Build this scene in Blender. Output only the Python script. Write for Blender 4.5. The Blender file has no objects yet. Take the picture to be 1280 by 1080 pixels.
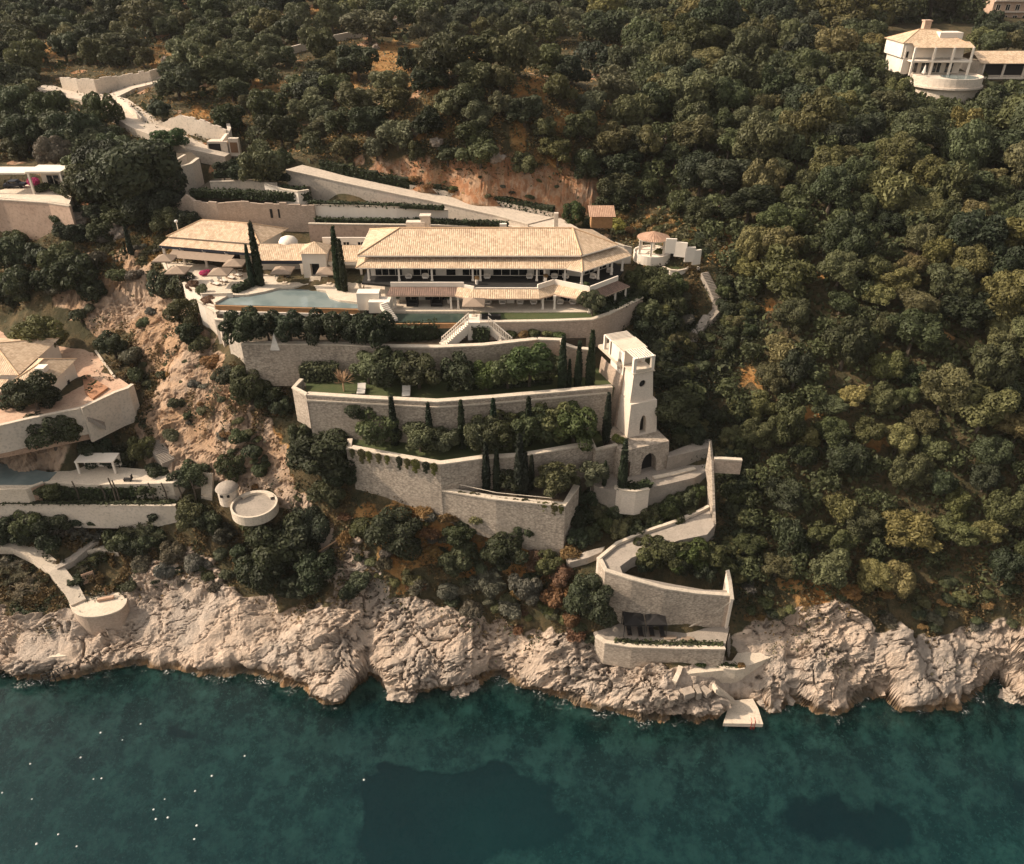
import bpy, bmesh, math, random
import numpy as np
from mathutils import Vector, Matrix
S = bpy.context.scene
COL = S.collection
R_ = random.Random(7)
rad = math.radians
# ---------------------------------------------------------------- camera, light, exposure
H = 95.0; F = 1000.0; TH = rad(32.0)
cd = bpy.data.cameras.new('drone_camera'); cam = bpy.data.objects.new('drone_camera', cd); COL.objects.link(cam)
cam.location = (0, 0, H); cam.rotation_euler = (rad(90) - TH, 0, 0)
cd.sensor_width = 36; cd.lens = 36 * F / 1280; cd.clip_start = 1; cd.clip_end = 4000
S.camera = cam
EL, AZ = rad(38), math.atan2(-0.996, 0.085)          # sun from the left, a touch behind the villa front
sdir = Vector((math.sin(AZ) * math.cos(EL), math.cos(AZ) * math.cos(EL), math.sin(EL)))
W = bpy.data.worlds.new('World'); S.world = W; W.use_nodes = True
wn = W.node_tree; bg = wn.nodes['Background']
sky = wn.nodes.new('ShaderNodeTexSky'); sky.sky_type = 'NISHITA'; sky.sun_disc = False
sky.sun_elevation = EL; sky.sun_rotation = AZ; sky.air_density = 1.2; sky.dust_density = 4.0; sky.ozone_density = 0.5
hs = wn.nodes.new('ShaderNodeHueSaturation'); hs.inputs['Saturation'].default_value = 0.25
wn.links.new(sky.outputs[0], hs.inputs['Color']); wm = wn.nodes.new('ShaderNodeMix'); wm.data_type = 'RGBA'; wm.blend_type = 'MULTIPLY'; wm.inputs[0].default_value = 1; wm.inputs[7].default_value = (1, .93, .84, 1)
wn.links.new(hs.outputs[0], wm.inputs[6]); wn.links.new(wm.outputs[2], bg.inputs['Color'])
bg.inputs['Strength'].default_value = 0.15
sl = bpy.data.lights.new('sun', 'SUN'); sl.energy = 4.2; sl.angle = rad(0.5); sl.color = (1.0, 0.83, 0.64)
so = bpy.data.objects.new('sun', sl); COL.objects.link(so); so.rotation_euler = (-sdir).to_track_quat('-Z', 'Y').to_euler()
S.view_settings.view_transform = 'Standard'; S.view_settings.look = 'None'; S.view_settings.exposure = 0.5; S.view_settings.gamma = 1
S.cycles.max_bounces = 5; S.cycles.diffuse_bounces = 3; S.cycles.transparent_max_bounces = 8
S.cycles.use_denoising = True
# ---------------------------------------------------------------- pixel (1280 wide) <-> world
CT, ST = math.cos(TH), math.sin(TH)
def ray(px, py):
    a = (px - 640) / F; b = (540 - py) / F
    return a, CT + b * ST, -ST + b * CT
def P(px, py, z):
    d = ray(px, py); t = (z - H) / d[2]
    return Vector((d[0] * t, d[1] * t, z))
def PY(px, py, Y):
    d = ray(px, py); t = Y / d[1]
    return Vector((d[0] * t, Y, H + d[2] * t))
def proj(x, y, z):
    dz = z - H; dep = y * CT - dz * ST; up = y * ST + dz * CT
    return 640 + F * x / dep, 540 - F * up / dep
def ppm(p): return F / (p[1] * CT - (p[2] - H) * ST)
# ---------------------------------------------------------------- noise
def _hash(ix, iy, iz, s):
    h = (ix * 374761393 + iy * 668265263 + iz * 1440662683 + s * 974634541) & 0xffffffff
    h = ((h ^ (h >> 13)) * 1274126177) & 0xffffffff
    h = ((h ^ (h >> 16)) * 2246822519) & 0xffffffff
    return (h ^ (h >> 15)) & 0xffffff
def vn(x, y, z, s=0):
    x0 = np.floor(x).astype(np.int64); y0 = np.floor(y).astype(np.int64); z0 = np.floor(z).astype(np.int64)
    fx = x - x0; fy = y - y0; fz = z - z0
    u = fx * fx * fx * (fx * (fx * 6 - 15) + 10); v = fy * fy * fy * (fy * (fy * 6 - 15) + 10); w = fz * fz * fz * (fz * (fz * 6 - 15) + 10)
    r = 0
    for i in (0, 1):
        for j in (0, 1):
            for k in (0, 1):
                g = _hash(x0 + i, y0 + j, z0 + k, s)
                gx = (g & 255) / 127.5 - 1; gy = ((g >> 8) & 255) / 127.5 - 1; gz_ = ((g >> 16) & 255) / 127.5 - 1
                r = r + (gx * (fx - i) + gy * (fy - j) + gz_ * (fz - k)) * (u if i else 1 - u) * (v if j else 1 - v) * (w if k else 1 - w)
    return r
def fbm(x, y, z, o=4, s=0, g=0.5):
    r = 0; a = 1
    for i in range(o):
        r = r + a * vn(x, y, z, s + i * 17); x, y, z = x * 2.03, y * 2.03, z * 2.03; a *= g
    return r
def ridged(x, y, z, o=4, s=0):
    r = 0; a = 1
    for i in range(o):
        r = r + a * (1 - 2 * np.abs(vn(x, y, z, s + i * 13))); x, y, z = x * 2.1, y * 2.1, z * 2.1; a *= 0.5
    return r
def worley(x, y, z, s=0):
    x0 = np.floor(x).astype(np.int64); y0 = np.floor(y).astype(np.int64); z0 = np.floor(z).astype(np.int64)
    f1 = np.full(x.shape, 9.0); f2 = np.full(x.shape, 9.0)
    for i in (-1, 0, 1):
        for j in (-1, 0, 1):
            for k in (-1, 0, 1):
                h = _hash(x0 + i, y0 + j, z0 + k, s)
                d = np.sqrt((x0 + i + (h & 255) / 255 - x) ** 2 + (y0 + j + ((h >> 8) & 255) / 255 - y) ** 2 + (z0 + k + ((h >> 16) & 255) / 255 - z) ** 2)
                f2 = np.minimum(f2, np.maximum(f1, d)); f1 = np.minimum(f1, d)
    return f1, f2
def pip(px, py, poly):
    r = np.zeros(px.shape, bool); n = len(poly)
    for i in range(n):
        x1, y1 = poly[i]; x2, y2 = poly[(i + 1) % n]
        if y1 == y2: continue
        c = ((y1 > py) != (y2 > py)) & (px < (x2 - x1) * (py - y1) / (y2 - y1) + x1)
        r ^= c
    return r
def pip1(x, y, poly): return bool(pip(np.array([x], float), np.array([y], float), poly)[0])
def sstep(a, b, x):
    t = np.clip((x - a) / (b - a), 0, 1); return t * t * (3 - 2 * t)
# ---------------------------------------------------------------- terrain height
COAST = [(-300,835),(-100,840),(0,845),(25,853),(60,853),(95,848),(130,838),(170,834),(215,838),(250,845),(300,848),(340,855),(380,866),(405,881),(425,880),(445,862),(462,848),(478,862),(500,872),(530,868),(548,858),(565,864),(590,866),(620,852),(645,858),(690,874),(730,885),(770,896),(830,907),(870,906),(893,900),(900,882),(950,880),(960,894),(975,892),(990,880),(1005,886),(1020,898),(1040,900),(1060,888),(1085,874),(1105,876),(1125,893),(1160,893),(1200,890),(1225,876),(1238,852),(1250,850),(1262,872),(1280,884),(1400,880),(1600,870)]
CW = np.array([P(x, y, 0)[:2] for x, y in COAST])
CTRL = [  # px, py, z on the ground (z of wall feet, half a metre down)
 (40,690,10),(120,690,9.8),(40,790,3),(110,765,5),(60,740,7),(200,700,9.5),(200,780,4.5),(180,650,14),(40,655,14.5),(205,640,16),
 (250,800,3.5),(300,720,9.5),(300,800,4),(300,680,12.5),(380,780,6.5),(380,700,12),(430,800,6.5),(320,655,15.5),(420,660,17.5),(370,620,20.5),
 (0,584,20.4),(110,584,20.5),(60,612,17.3),(0,612,17.3),(200,604,19.6),(260,585,21.5),(180,560,22.8),(230,560,23.5),(150,522,25.6),(50,546,26),(-60,551,26.2),(20,549,26.4),(80,546,26.4),
 (100,460,29.4),(150,490,29),(40,430,30.4),(20,390,32.5),(-80,420,31),(130,400,34),(190,470,30),(200,520,26.5),(290,520,29.5),(330,500,31),(260,470,33),(300,560,25.5),(350,560,26),
 (285,443,36),(240,385,39.8),(230,400,38.5),(180,360,38.5),(150,330,41),(205,335,42),(120,300,43.5),(40,287,42.5),(30,330,39.5),(30,370,36),(0,243,49.3),(90,243,49.5),(-80,240,49.5),(170,300,44),
 (302,469,34.8),(460,471,35),(600,466,35.0),(700,462,35.0),(384,540,29),(460,550,28.8),(546,555,28.8),(620,552,28.8),(740,548,28.8),
 (439,604,23.6),(492,622,22.6),(551,636,21.6),(620,612,24.2),(700,608,24.2),(554,643,20.9),(607,657,19.6),(689,682,17.2),(707,690,16.6),
 (480,690,15.5),(540,720,12.5),(600,760,9.5),(660,740,12),(700,790,8),(500,780,7),(640,830,4.5),(560,820,4.5),(760,830,5.5),
 (760,590,24),(830,590,24),(880,600,23.4),(740,640,20),(820,640,19.5),(880,640,19.8),(720,700,16.5),(755,722,15.5),(780,785,8.3),(900,785,8.3),(905,745,12.5),(830,715,15.5),(800,830,5.0),(900,830,4.5),(850,860,4),(770,865,4),(690,850,4.2),
 (290,425,39),(460,412,39.2),(600,420,39.2),(700,421,39.2),(760,410,39),(800,470,34.5),(840,500,31.5),(870,545,27.5),(820,420,38.5),(870,450,34.5),(840,370,42),(870,390,39.5),(880,335,45),
 (300,360,42.2),(450,370,42.2),(600,372,42.2),(740,372,42.2),(250,340,42.3),(640,300,45.5),(500,300,45.5),(760,310,45.0),(820,325,45),(380,300,45),(270,287,46.5),(390,283,46.8),(530,280,46.6),(690,290,46.2),
 (500,262,47),(420,256,47.5),(735,262,47.5),(600,203,56),(540,199,56.2),(650,205,55.6),(725,218,53.5),(480,195,56),(700,210,54.5),(760,240,50),
 (220,240,47.5),(215,195,52.8),(300,200,51.8),(250,185,54),(150,125,59),(100,105,60.5),(200,100,62),(60,150,57.5),(90,215,51.5),(160,215,51.5),(20,195,52.5),
 (950,790,7.5),(1000,800,7),(1000,850,4),(1060,760,11.5),(1150,800,7),(1180,850,4),(1280,800,8),(1000,760,11.5),(930,770,10),(1260,760,12),(1120,840,4.5),
 (920,700,15.5),(920,600,22.5),(1000,680,16.5),(1000,600,23),(1000,500,31.5),(1000,400,40.5),(1000,300,48.5),(1000,200,56.5),(1000,100,63.5),(1000,20,70),
 (1280,680,18),(1280,600,25),(1280,500,32.5),(1280,400,41),(1280,300,48),(1280,200,54.5),(1280,130,60),(1170,125,61.5),(1170,85,65.3),(1260,100,64.5),(1140,500,32.5),(1140,300,49),(1500,400,40),(1500,150,58),(1500,700,14),
 (800,200,55),(880,260,49.5),(800,100,63),(640,100,63.5),(640,20,71),(450,130,61),(300,100,63.5),(300,20,71),(0,110,60),(0,20,70),(-300,100,61),(-300,300,42),(-300,500,27),(-300,690,10),(1280,20,69),(1280,60,66.5)]
pts = [P(a, b, c) for a, b, c in CTRL]
RO = [(357,212,54.2),(390,219,53.3),(420,226,52.5),(460,234.5,51.5),(500,243,50.5),(540,251,49.6),(580,260,48.8),(620,269,48.0),(660,280,47.2)]; RI = [(378,206,54.3),(402,212,53.5),(432,220,52.7),(472,228.5,51.7),(512,237,50.6),(552,244,49.7),(594,252,48.9),(634,260,48.1),(692,272,47.2)]
pts += [P(*q) - Vector((0, 0, 1.4)) for q in RO[::2]] + [P(*q) - Vector((0, 0, 1.2)) for q in RI[1::2]]
pts += [Vector((x, 430, 84)) for x in (-300, -150, 0, 150, 300)] + [Vector((x, 620, 118)) for x in (-420, -150, 150, 420)]
pts += [P(COAST[i][0], COAST[i][1], 0) for i in (0, 2, 7, 11, 19, 25, 28, 32, 36, 40, 45, 47, 48)]
CP = np.array([p[:] for p in pts]); N_ = len(CP)
def _k(r2): return 0.5 * r2 * np.log(r2 + 1e-12)
_A = CP[:, :2] / 100.0
K = _k(((_A[:, None] - _A[None]) ** 2).sum(-1)) + np.eye(N_) * 2e-4
Pm = np.hstack([np.ones((N_, 1)), _A]); M_ = np.block([[K, Pm], [Pm.T, np.zeros((3, 3))]])
WT = np.linalg.solve(M_, np.concatenate([CP[:, 2], np.zeros(3)]))
def tps(x, y):
    x = np.atleast_1d(np.asarray(x, float)) / 100; y = np.atleast_1d(np.asarray(y, float)) / 100
    out = np.empty(x.shape)
    for i in range(0, len(x), 40000):
        a, b = x[i:i + 40000], y[i:i + 40000]
        r2 = (a[:, None] - _A[None, :, 0]) ** 2 + (b[:, None] - _A[None, :, 1]) ** 2
        out[i:i + 40000] = _k(r2) @ WT[:N_] + WT[N_] + WT[N_ + 1] * a + WT[N_ + 2] * b
    return out
def yc(x): return np.interp(x, CW[:, 0], CW[:, 1]) + .7 * fbm(x / 3.1, x * 0 + .37, x * 0 + .61, 4, 611, .62)
_cx = np.linspace(CW[0, 0], CW[-1, 0], 900); _ce = tps(_cx, yc(_cx))
def ground(x, y):
    x = np.atleast_1d(np.asarray(x, float)); y = np.atleast_1d(np.asarray(y, float))
    d = y - yc(x); err = np.interp(x, _cx, _ce)
    z = tps(x, y) - err * np.exp(-np.maximum(d, 0) / 7.0) + 2.6 * (1 - np.exp(-np.maximum(d, 0) / 0.7)) * np.exp(-np.maximum(d, 0) / 8)
    sea = -(0.3 + 0.7 * (1 - np.exp(d / 1.2)) + 10.5 * (1 - np.exp(d / 24.0)))
    return np.where(d < 0, sea, np.maximum(z, 0.25 * np.minimum(d, 2)))
def gz(x, y): return float(ground([x], [y])[0])
def G(px, py, hc=0.0):                                  # where the ray of a pixel meets the ground (hc metres above it)
    d = np.array(ray(px, py)); t = np.linspace(70, 620, 150)
    X, Y, Z = d[0] * t, d[1] * t, H + d[2] * t
    f = Z - ground(X, Y) - hc; i = np.argmax(f < 0)
    if f[i] >= 0: i = len(t) - 1
    t0, t1 = t[max(i - 1, 0)], t[i]; f0, f1 = f[max(i - 1, 0)], f[i]
    t = np.linspace(t0, t1, 12); X, Y, Z = d[0] * t, d[1] * t, H + d[2] * t; f = Z - ground(X, Y) - hc; i = max(int(np.argmax(f < 0)), 1)
    t0, t1, f0, f1 = t[i - 1], t[i], f[i - 1], f[i]; tt = t0 + (t1 - t0) * min(max(f0 / (f0 - f1) if f0 != f1 else 0, 0), 1)
    return Vector((d[0] * tt, d[1] * tt, gz(d[0] * tt, d[1] * tt)))
# ---------------------------------------------------------------- materials
def nm(name):
    m = bpy.data.materials.new(name); m.use_nodes = True
    return m, m.node_tree, m.node_tree.nodes['Principled BSDF']
def noise_node(nt, scale, detail=4, vec=None, rough=0.6):
    n = nt.nodes.new('ShaderNodeTexNoise'); n.inputs['Scale'].default_value = scale; n.inputs['Detail'].default_value = detail; n.inputs['Roughness'].default_value = rough
    if vec: nt.links.new(vec, n.inputs['Vector'])
    return n.outputs['Fac']
def ramp(nt, fac, a, b):
    n = nt.nodes.new('ShaderNodeMapRange'); n.inputs[1].default_value = a; n.inputs[2].default_value = b
    nt.links.new(fac, n.inputs[0]); return n.outputs[0]
def mix(nt, fac, a, b, mode='MIX'):
    n = nt.nodes.new('ShaderNodeMix'); n.data_type = 'RGBA'; n.blend_type = mode
    for s, v in ((n.inputs[0], fac), (n.inputs[6], a), (n.inputs[7], b)):
        if hasattr(v, 'links'): nt.links.new(v, s)
        elif isinstance(v, (int, float)): s.default_value = v
        else: s.default_value = (*v[:3], 1)
    return n.outputs[2]
def math_(nt, op, a, b=0.0):
    n = nt.nodes.new('ShaderNodeMath'); n.operation = op
    for s, v in ((n.inputs[0], a), (n.inputs[1], b)):
        if hasattr(v, 'links'): nt.links.new(v, s)
        else: s.default_value = v
    return n.outputs[0]
def bump(nt, b, h, strength, dist):
    n = nt.nodes.new('ShaderNodeBump'); n.inputs['Strength'].default_value = strength; n.inputs['Distance'].default_value = dist
    nt.links.new(h, n.inputs['Height']); nt.links.new(n.outputs[0], b.inputs['Normal'])
def wpos(nt): return nt.nodes.new('ShaderNodeNewGeometry').outputs['Position']
def attr(nt, name):
    n = nt.nodes.new('ShaderNodeAttribute'); n.attribute_name = name; return n
def M(name, c, c2=None, sc=1.0, rough=0.85, bmp=0.0, bsc=6.0, fine=None, spec=0.3):
    m, nt, b = nm(name); b.inputs['Roughness'].default_value = rough; b.inputs['Specular IOR Level'].default_value = spec
    c2 = c2 or tuple(x * 0.72 for x in c); w = wpos(nt)
    f = ramp(nt, noise_node(nt, sc, 6, w, 0.65), 0.32, 0.68); o = mix(nt, f, c, c2)
    if fine: o = mix(nt, math_(nt, 'MULTIPLY', ramp(nt, noise_node(nt, fine, 3, w), 0.5, 0.72), 0.6), o, tuple(x * 0.45 for x in c))
    nt.links.new(o, b.inputs['Base Color'])
    if bmp: bump(nt, b, noise_node(nt, bsc, 4, w), bmp, 0.15)
    return m
def stone(name, c, c2, dark, vs=3.4, con=.55):                    # coursed rubble: voronoi stones, dark joints and weather stains
    m, nt, b = nm(name); b.inputs['Roughness'].default_value = 0.92; w = wpos(nt)
    mp = nt.nodes.new('ShaderNodeMapping'); mp.inputs['Scale'].default_value = (1, 1, 1.6); nt.links.new(w, mp.inputs['Vector'])
    v = nt.nodes.new('ShaderNodeTexVoronoi'); v.inputs['Scale'].default_value = vs; nt.links.new(mp.outputs[0], v.inputs['Vector'])
    sep = nt.nodes.new('ShaderNodeSeparateColor'); nt.links.new(v.outputs['Color'], sep.inputs[0])
    o = mix(nt, sep.outputs[0], c, c2)
    o = mix(nt, math_(nt, 'MULTIPLY', ramp(nt, v.outputs['Distance'], 0.42, 0.75), con), o, dark)
    o = mix(nt, math_(nt, 'MULTIPLY', ramp(nt, noise_node(nt, 0.35, 5, w), 0.5, 0.75), con * .8), o, dark)
    o = mix(nt, math_(nt, 'MULTIPLY', ramp(nt, noise_node(nt, 3.5, 3, w), 0.58, 0.7), con), o, dark)
    m3 = nt.nodes.new('ShaderNodeMapping'); m3.inputs['Scale'].default_value = (1.1, 1.1, .13); nt.links.new(w, m3.inputs['Vector'])
    o = mix(nt, math_(nt, 'MULTIPLY', ramp(nt, noise_node(nt, 1.0, 4, m3.outputs[0]), .52, .72), con * .75), o, dark)
    o = mix(nt, math_(nt, 'MULTIPLY', ramp(nt, noise_node(nt, .16, 3, w), .45, .62), .35), o, c2)
    nt.links.new(o, b.inputs['Base Color']); bump(nt, b, v.outputs['Distance'], -con, 0.1)
    return m
def tiles(name, c, c2, dark):
    m, nt, b = nm(name); b.inputs['Roughness'].default_value = 0.85
    uv = nt.nodes.new('ShaderNodeUVMap').outputs[0]; w = wpos(nt)
    sx = nt.nodes.new('ShaderNodeSeparateXYZ'); nt.links.new(uv, sx.inputs[0])
    u = math_(nt, 'FLOOR', math_(nt, 'DIVIDE', sx.outputs[0], 0.34)); v = math_(nt, 'FLOOR', math_(nt, 'DIVIDE', sx.outputs[1], 0.45))
    cb = nt.nodes.new('ShaderNodeCombineXYZ'); nt.links.new(u, cb.inputs[0]); nt.links.new(v, cb.inputs[1])
    wn_ = nt.nodes.new('ShaderNodeTexWhiteNoise'); nt.links.new(cb.outputs[0], wn_.inputs['Vector'])
    o = mix(nt, wn_.outputs['Value'], c, c2)
    wave = math_(nt, 'ABSOLUTE', math_(nt, 'SINE', math_(nt, 'MULTIPLY', sx.outputs[0], math.pi / 0.34)))
    o = mix(nt, math_(nt, 'MULTIPLY', ramp(nt, wave, 0.45, 0.0), 0.6), o, dark)
    row = math_(nt, 'FRACT', math_(nt, 'DIVIDE', sx.outputs[1], 0.45))
    o = mix(nt, math_(nt, 'MULTIPLY', ramp(nt, row, 0.2, 0.0), 0.35), o, dark)
    o = mix(nt, math_(nt, 'MULTIPLY', ramp(nt, noise_node(nt, 0.5, 5, w), 0.5, 0.72), 0.45), o, dark)
    nt.links.new(o, b.inputs['Base Color']); bump(nt, b, wave, 0.6, 0.08)
    return m
MT = dict(
 stone=stone('rubble_stone', (.50, .415, .33), (.36, .295, .235), (.15, .12, .095), 2.6, .62),
 stone_warm=stone('warm_stone', (.46, .35, .27), (.36, .28, .22), (.2, .15, .11), 3.0, .4),
 stone_pale=stone('pale_stone', (.70, .60, .50), (.61, .52, .43), (.38, .31, .25), 4.0, .25),
 cap=M('cap_stone', (.60, .51, .41), (.46, .39, .31), 1.5, bmp=.2, fine=5),
 plaster=M('cream_plaster', (.62, .53, .44), (.54, .46, .375), .5, bmp=.15, bsc=3, fine=2.5),
 white=M('white_plaster', (.74, .66, .57), (.66, .58, .49), .6, bmp=.1),
 pink=M('pink_render', (.52, .37, .28), (.45, .31, .23), .4, bmp=.2, fine=2),
 pave=M('pale_paving', (.60, .51, .41), (.50, .42, .33), .7, bmp=.15, fine=4),
 pave_grey=M('grey_paving', (.33, .28, .235), (.25, .215, .18), .8, bmp=.3, bsc=4, fine=4),
 pave_red=M('terracotta_paving', (.42, .26, .18), (.50, .35, .25), .35, bmp=.15, fine=3),
 road=M('pale_concrete_road', (.55, .46, .37), (.46, .385, .31), .4, bmp=.1, fine=2),
 tile=tiles('sand_roof_tiles', (.62, .47, .325), (.42, .295, .19), (.22, .145, .095)),
 tile_red=tiles('terracotta_tiles', (.40, .25, .17), (.31, .185, .12), (.2, .1, .06)),
 tile_dark=tiles('weathered_tiles', (.22, .135, .10), (.15, .095, .07), (.05, .035, .03)),
 ridge=M('ridge_tile', (.55, .38, .24), (.46, .30, .18), 2, bmp=.2),
 glass=M('dark_window_glass', (.012, .014, .015), rough=.08, spec=.6),
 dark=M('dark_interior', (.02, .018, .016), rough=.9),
 navy=M('navy_fascia', (.02, .025, .04), rough=.6),
 wood=M('teak_wood', (.20, .11, .06), rough=.6, sc=3), rust=M('rust_tile_rim', (.34, .19, .09), (.25, .135, .06), 2, bmp=.1),
 door=M('brown_timber_door', (.06, .03, .02), rough=.6), metal=M('black_metal', (.02, .02, .02), rough=.5),
 fabric=M('linen_fabric', (.27, .20, .15), (.22, .165, .12), 2), canvas=M('white_canvas', (.75, .68, .6)), black=M('black_fabric', (.018, .016, .016)),
 soil=M('garden_soil', (.075, .055, .035), (.05, .038, .024), 2, bmp=.4), lawn=M('lawn_grass', (.045, .064, .02), (.07, .075, .028), .5, bmp=.4, bsc=8, fine=6),
 bark=M('grey_bark', (.11, .085, .065), (.07, .055, .04), 4, bmp=.4), twig=M('bleached_twigs', (.42, .27, .16), rough=.9),
 rock=M('pale_limestone', (.38, .31, .25), (.24, .20, .165), .7, bmp=.8, bsc=2, fine=1.6),
 red=M('red_paint', (.4, .04, .02)), terracotta=M('terracotta_pot', (.4, .2, .11)), gloss_white=M('gloss_white_shell', (.85, .83, .8), rough=.3))
def pool_mat(name, c, c2):
    m, nt, b = nm(name); w = wpos(nt)
    nt.links.new(mix(nt, ramp(nt, noise_node(nt, .25, 3, w), .4, .6), c, c2), b.inputs['Base Color'])
    b.inputs['Roughness'].default_value = 0.04; b.inputs['IOR'].default_value = 1.33
    bump(nt, b, noise_node(nt, 2.5, 3, w), .12, .05); return m
MT['pool'] = pool_mat('pool_water', (.13, .165, .165), (.18, .215, .21)); MT['pool_dark'] = pool_mat('dark_pool_water', (.035, .05, .042), (.05, .07, .055))
def leaf_mat(name, trans=0.22):
    m, nt, b = nm(name); oi = nt.nodes.new('ShaderNodeObjectInfo'); t = attr(nt, 'tint')
    f = math_(nt, 'ADD', math_(nt, 'MULTIPLY', t.outputs['Fac'], 0.95), 0.5)
    f2 = math_(nt, 'ADD', math_(nt, 'MULTIPLY', oi.outputs['Random'], 0.4), 0.8)
    v = nt.nodes.new('ShaderNodeVectorMath'); v.operation = 'SCALE'; nt.links.new(oi.outputs['Color'], v.inputs[0]); nt.links.new(math_(nt, 'MULTIPLY', f, f2), v.inputs['Scale'])
    b.inputs['Roughness'].default_value = .65; b.inputs['Specular IOR Level'].default_value = .25
    nt.links.new(v.outputs[0], b.inputs['Base Color'])
    tr = nt.nodes.new('ShaderNodeBsdfTranslucent'); nt.links.new(v.outputs[0], tr.inputs['Color'])
    ms = nt.nodes.new('ShaderNodeMixShader'); ms.inputs[0].default_value = trans
    nt.links.new(b.outputs[0], ms.inputs[1]); nt.links.new(tr.outputs[0], ms.inputs[2]); nt.links.new(ms.outputs[0], nt.nodes['Material Output'].inputs['Surface'])
    return m
MT['leaf'] = leaf_mat('foliage_leaf')
# ---------------------------------------------------------------- mesh and object helpers
ORG = {}
class MB:
    def __init__(s): s.v = []; s.f = []; s.uv = {}
    def quad(s, a, b, c, d): i = len(s.v); s.v += [Vector(a), Vector(b), Vector(c), Vector(d)]; s.f.append((i, i + 1, i + 2, i + 3)); return s
    def poly(s, ps): i = len(s.v); s.v += [Vector(p) for p in ps]; s.f.append(tuple(range(i, i + len(ps)))); return s
    def roof(s, ps, e0=0):                               # sloped tile face; uv in metres along the eave (edge e0) and up the slope
        ps = [Vector(p) for p in ps]; a, b = ps[e0], ps[(e0 + 1) % len(ps)]; u = (b - a).normalized()
        n = (ps[1] - ps[0]).cross(ps[2] - ps[0]).normalized(); v = n.cross(u)
        s.poly(ps); s.uv[len(s.f) - 1] = [((p - a).dot(u) + a.x * .37, (p - a).dot(v)) for p in ps]; return s
    def box(s, c, sz, rz=0.0, tilt=0.0):
        m = Matrix.Rotation(rz, 3, 'Z') @ Matrix.Rotation(tilt, 3, 'X'); i = len(s.v); c = Vector(c)
        for z in (-.5, .5):
            for x, y in ((-.5, -.5), (.5, -.5), (.5, .5), (-.5, .5)): s.v.append(c + m @ Vector((x * sz[0], y * sz[1], z * sz[2])))
        s.f += [tuple(i + k for k in q) for q in ((3, 2, 1, 0), (4, 5, 6, 7), (0, 1, 5, 4), (1, 2, 6, 5), (2, 3, 7, 6), (3, 0, 4, 7))]; return s
    def prism(s, poly, z0, z1=None):                     # poly: xy (or xyz: its own top height); z0 bottom
        ps = [Vector((p[0], p[1], z1 if z1 is not None else p[2])) for p in poly]
        if sum(a.x * b.y - b.x * a.y for a, b in zip(ps, ps[1:] + ps[:1])) < 0: ps.reverse()
        n = len(ps); i = len(s.v); s.v += ps + [Vector((p.x, p.y, z0 if not callable(z0) else z0(p))) for p in ps]
        s.f.append(tuple(range(i, i + n)))
        for k in range(n): j = (k + 1) % n; s.f.append((i + k, i + n + k, i + n + j, i + j))
        return s
    def tube(s, path, r, n=6, cap=True):
        path = [Vector(p) for p in path]; rs = r if isinstance(r, (list, tuple)) else [r] * len(path); i = len(s.v)
        for k, p in enumerate(path):
            t = (path[min(k + 1, len(path) - 1)] - path[max(k - 1, 0)]).normalized()
            a = t.cross(Vector((0, 0, 1)) if abs(t.z) < .9 else Vector((1, 0, 0))).normalized(); b = t.cross(a)
            for q in range(n): an = 2 * math.pi * q / n; s.v.append(p + (a * math.cos(an) + b * math.sin(an)) * rs[k])
        for k in range(len(path) - 1):
            for q in range(n): w = (q + 1) % n; s.f.append((i + k * n + q, i + k * n + w, i + k * n + n + w, i + k * n + n + q))
        if cap: s.f += [tuple(range(i + n - 1, i - 1, -1)), tuple(range(i + (len(path) - 1) * n, i + len(path) * n))]
        return s
    def lathe(s, c, prof, n=24, a0=0.0, a1=2 * math.pi):
        c = Vector(c); i = len(s.v); m = n + 1
        for r, z in prof:
            for q in range(m): an = a0 + (a1 - a0) * q / n; s.v.append(c + Vector((r * math.cos(an), r * math.sin(an), z)))
        for k in range(len(prof) - 1):
            for q in range(n): s.f.append((i + k * m + q, i + k * m + q + 1, i + k * m + m + q + 1, i + k * m + m + q))
        return s
    def strip(s, left, right, thick=0.0):                # ribbon between two xyz lines, with thickness downwards
        for k in range(len(left) - 1):
            a, b, c, d = (Vector(p) for p in (left[k], right[k], right[k + 1], left[k + 1])); s.quad(a, b, c, d)
            if thick:
                t = Vector((0, 0, thick)); s.quad(a, d, d - t, a - t); s.quad(c, b, b - t, c - t)
        if thick:
            t = Vector((0, 0, thick))
            for a, b in ((left[0], right[0]), (right[-1], left[-1])): a, b = Vector(a), Vector(b); s.quad(b, a, a - t, b - t)
        return s
    def hole(s, cor, ring, depth, n=28, ext=None):       # panel cor=(bl,br,tr,tl) with a hole; ring(angle)->(u,v); reveal by depth vector
        bl, br, tr, tl = (Vector(c) for c in cor); dv = Vector(depth)
        mp = lambda u, v: (bl * (1 - u) + br * u) * (1 - v) + (tl * (1 - u) + tr * u) * v
        cu, cv = ring(None); an = sorted([2 * math.pi * k / n for k in range(n)] + [math.atan2(y - cv, x - cu) % (2 * math.pi) for x in (0, 1) for y in (0, 1)])
        I = []; O = []
        for a in an:
            dx, dy = math.cos(a), math.sin(a); t = min([((1 if dx > 0 else 0) - cu) / dx if abs(dx) > 1e-6 else 9, ((1 if dy > 0 else 0) - cv) / dy if abs(dy) > 1e-6 else 9])
            O.append(mp(cu + dx * t, cv + dy * t)); I.append(mp(*ring(a)))
        for k in range(len(an)):
            j = (k + 1) % len(an); s.quad(O[k], O[j], I[j], I[k]); s.quad(I[k], I[j], I[j] + dv, I[k] + dv)
        s.poly([p + dv for p in I]) if ext is None else ext.poly([p + dv * .99 for p in I])
        return s
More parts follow.
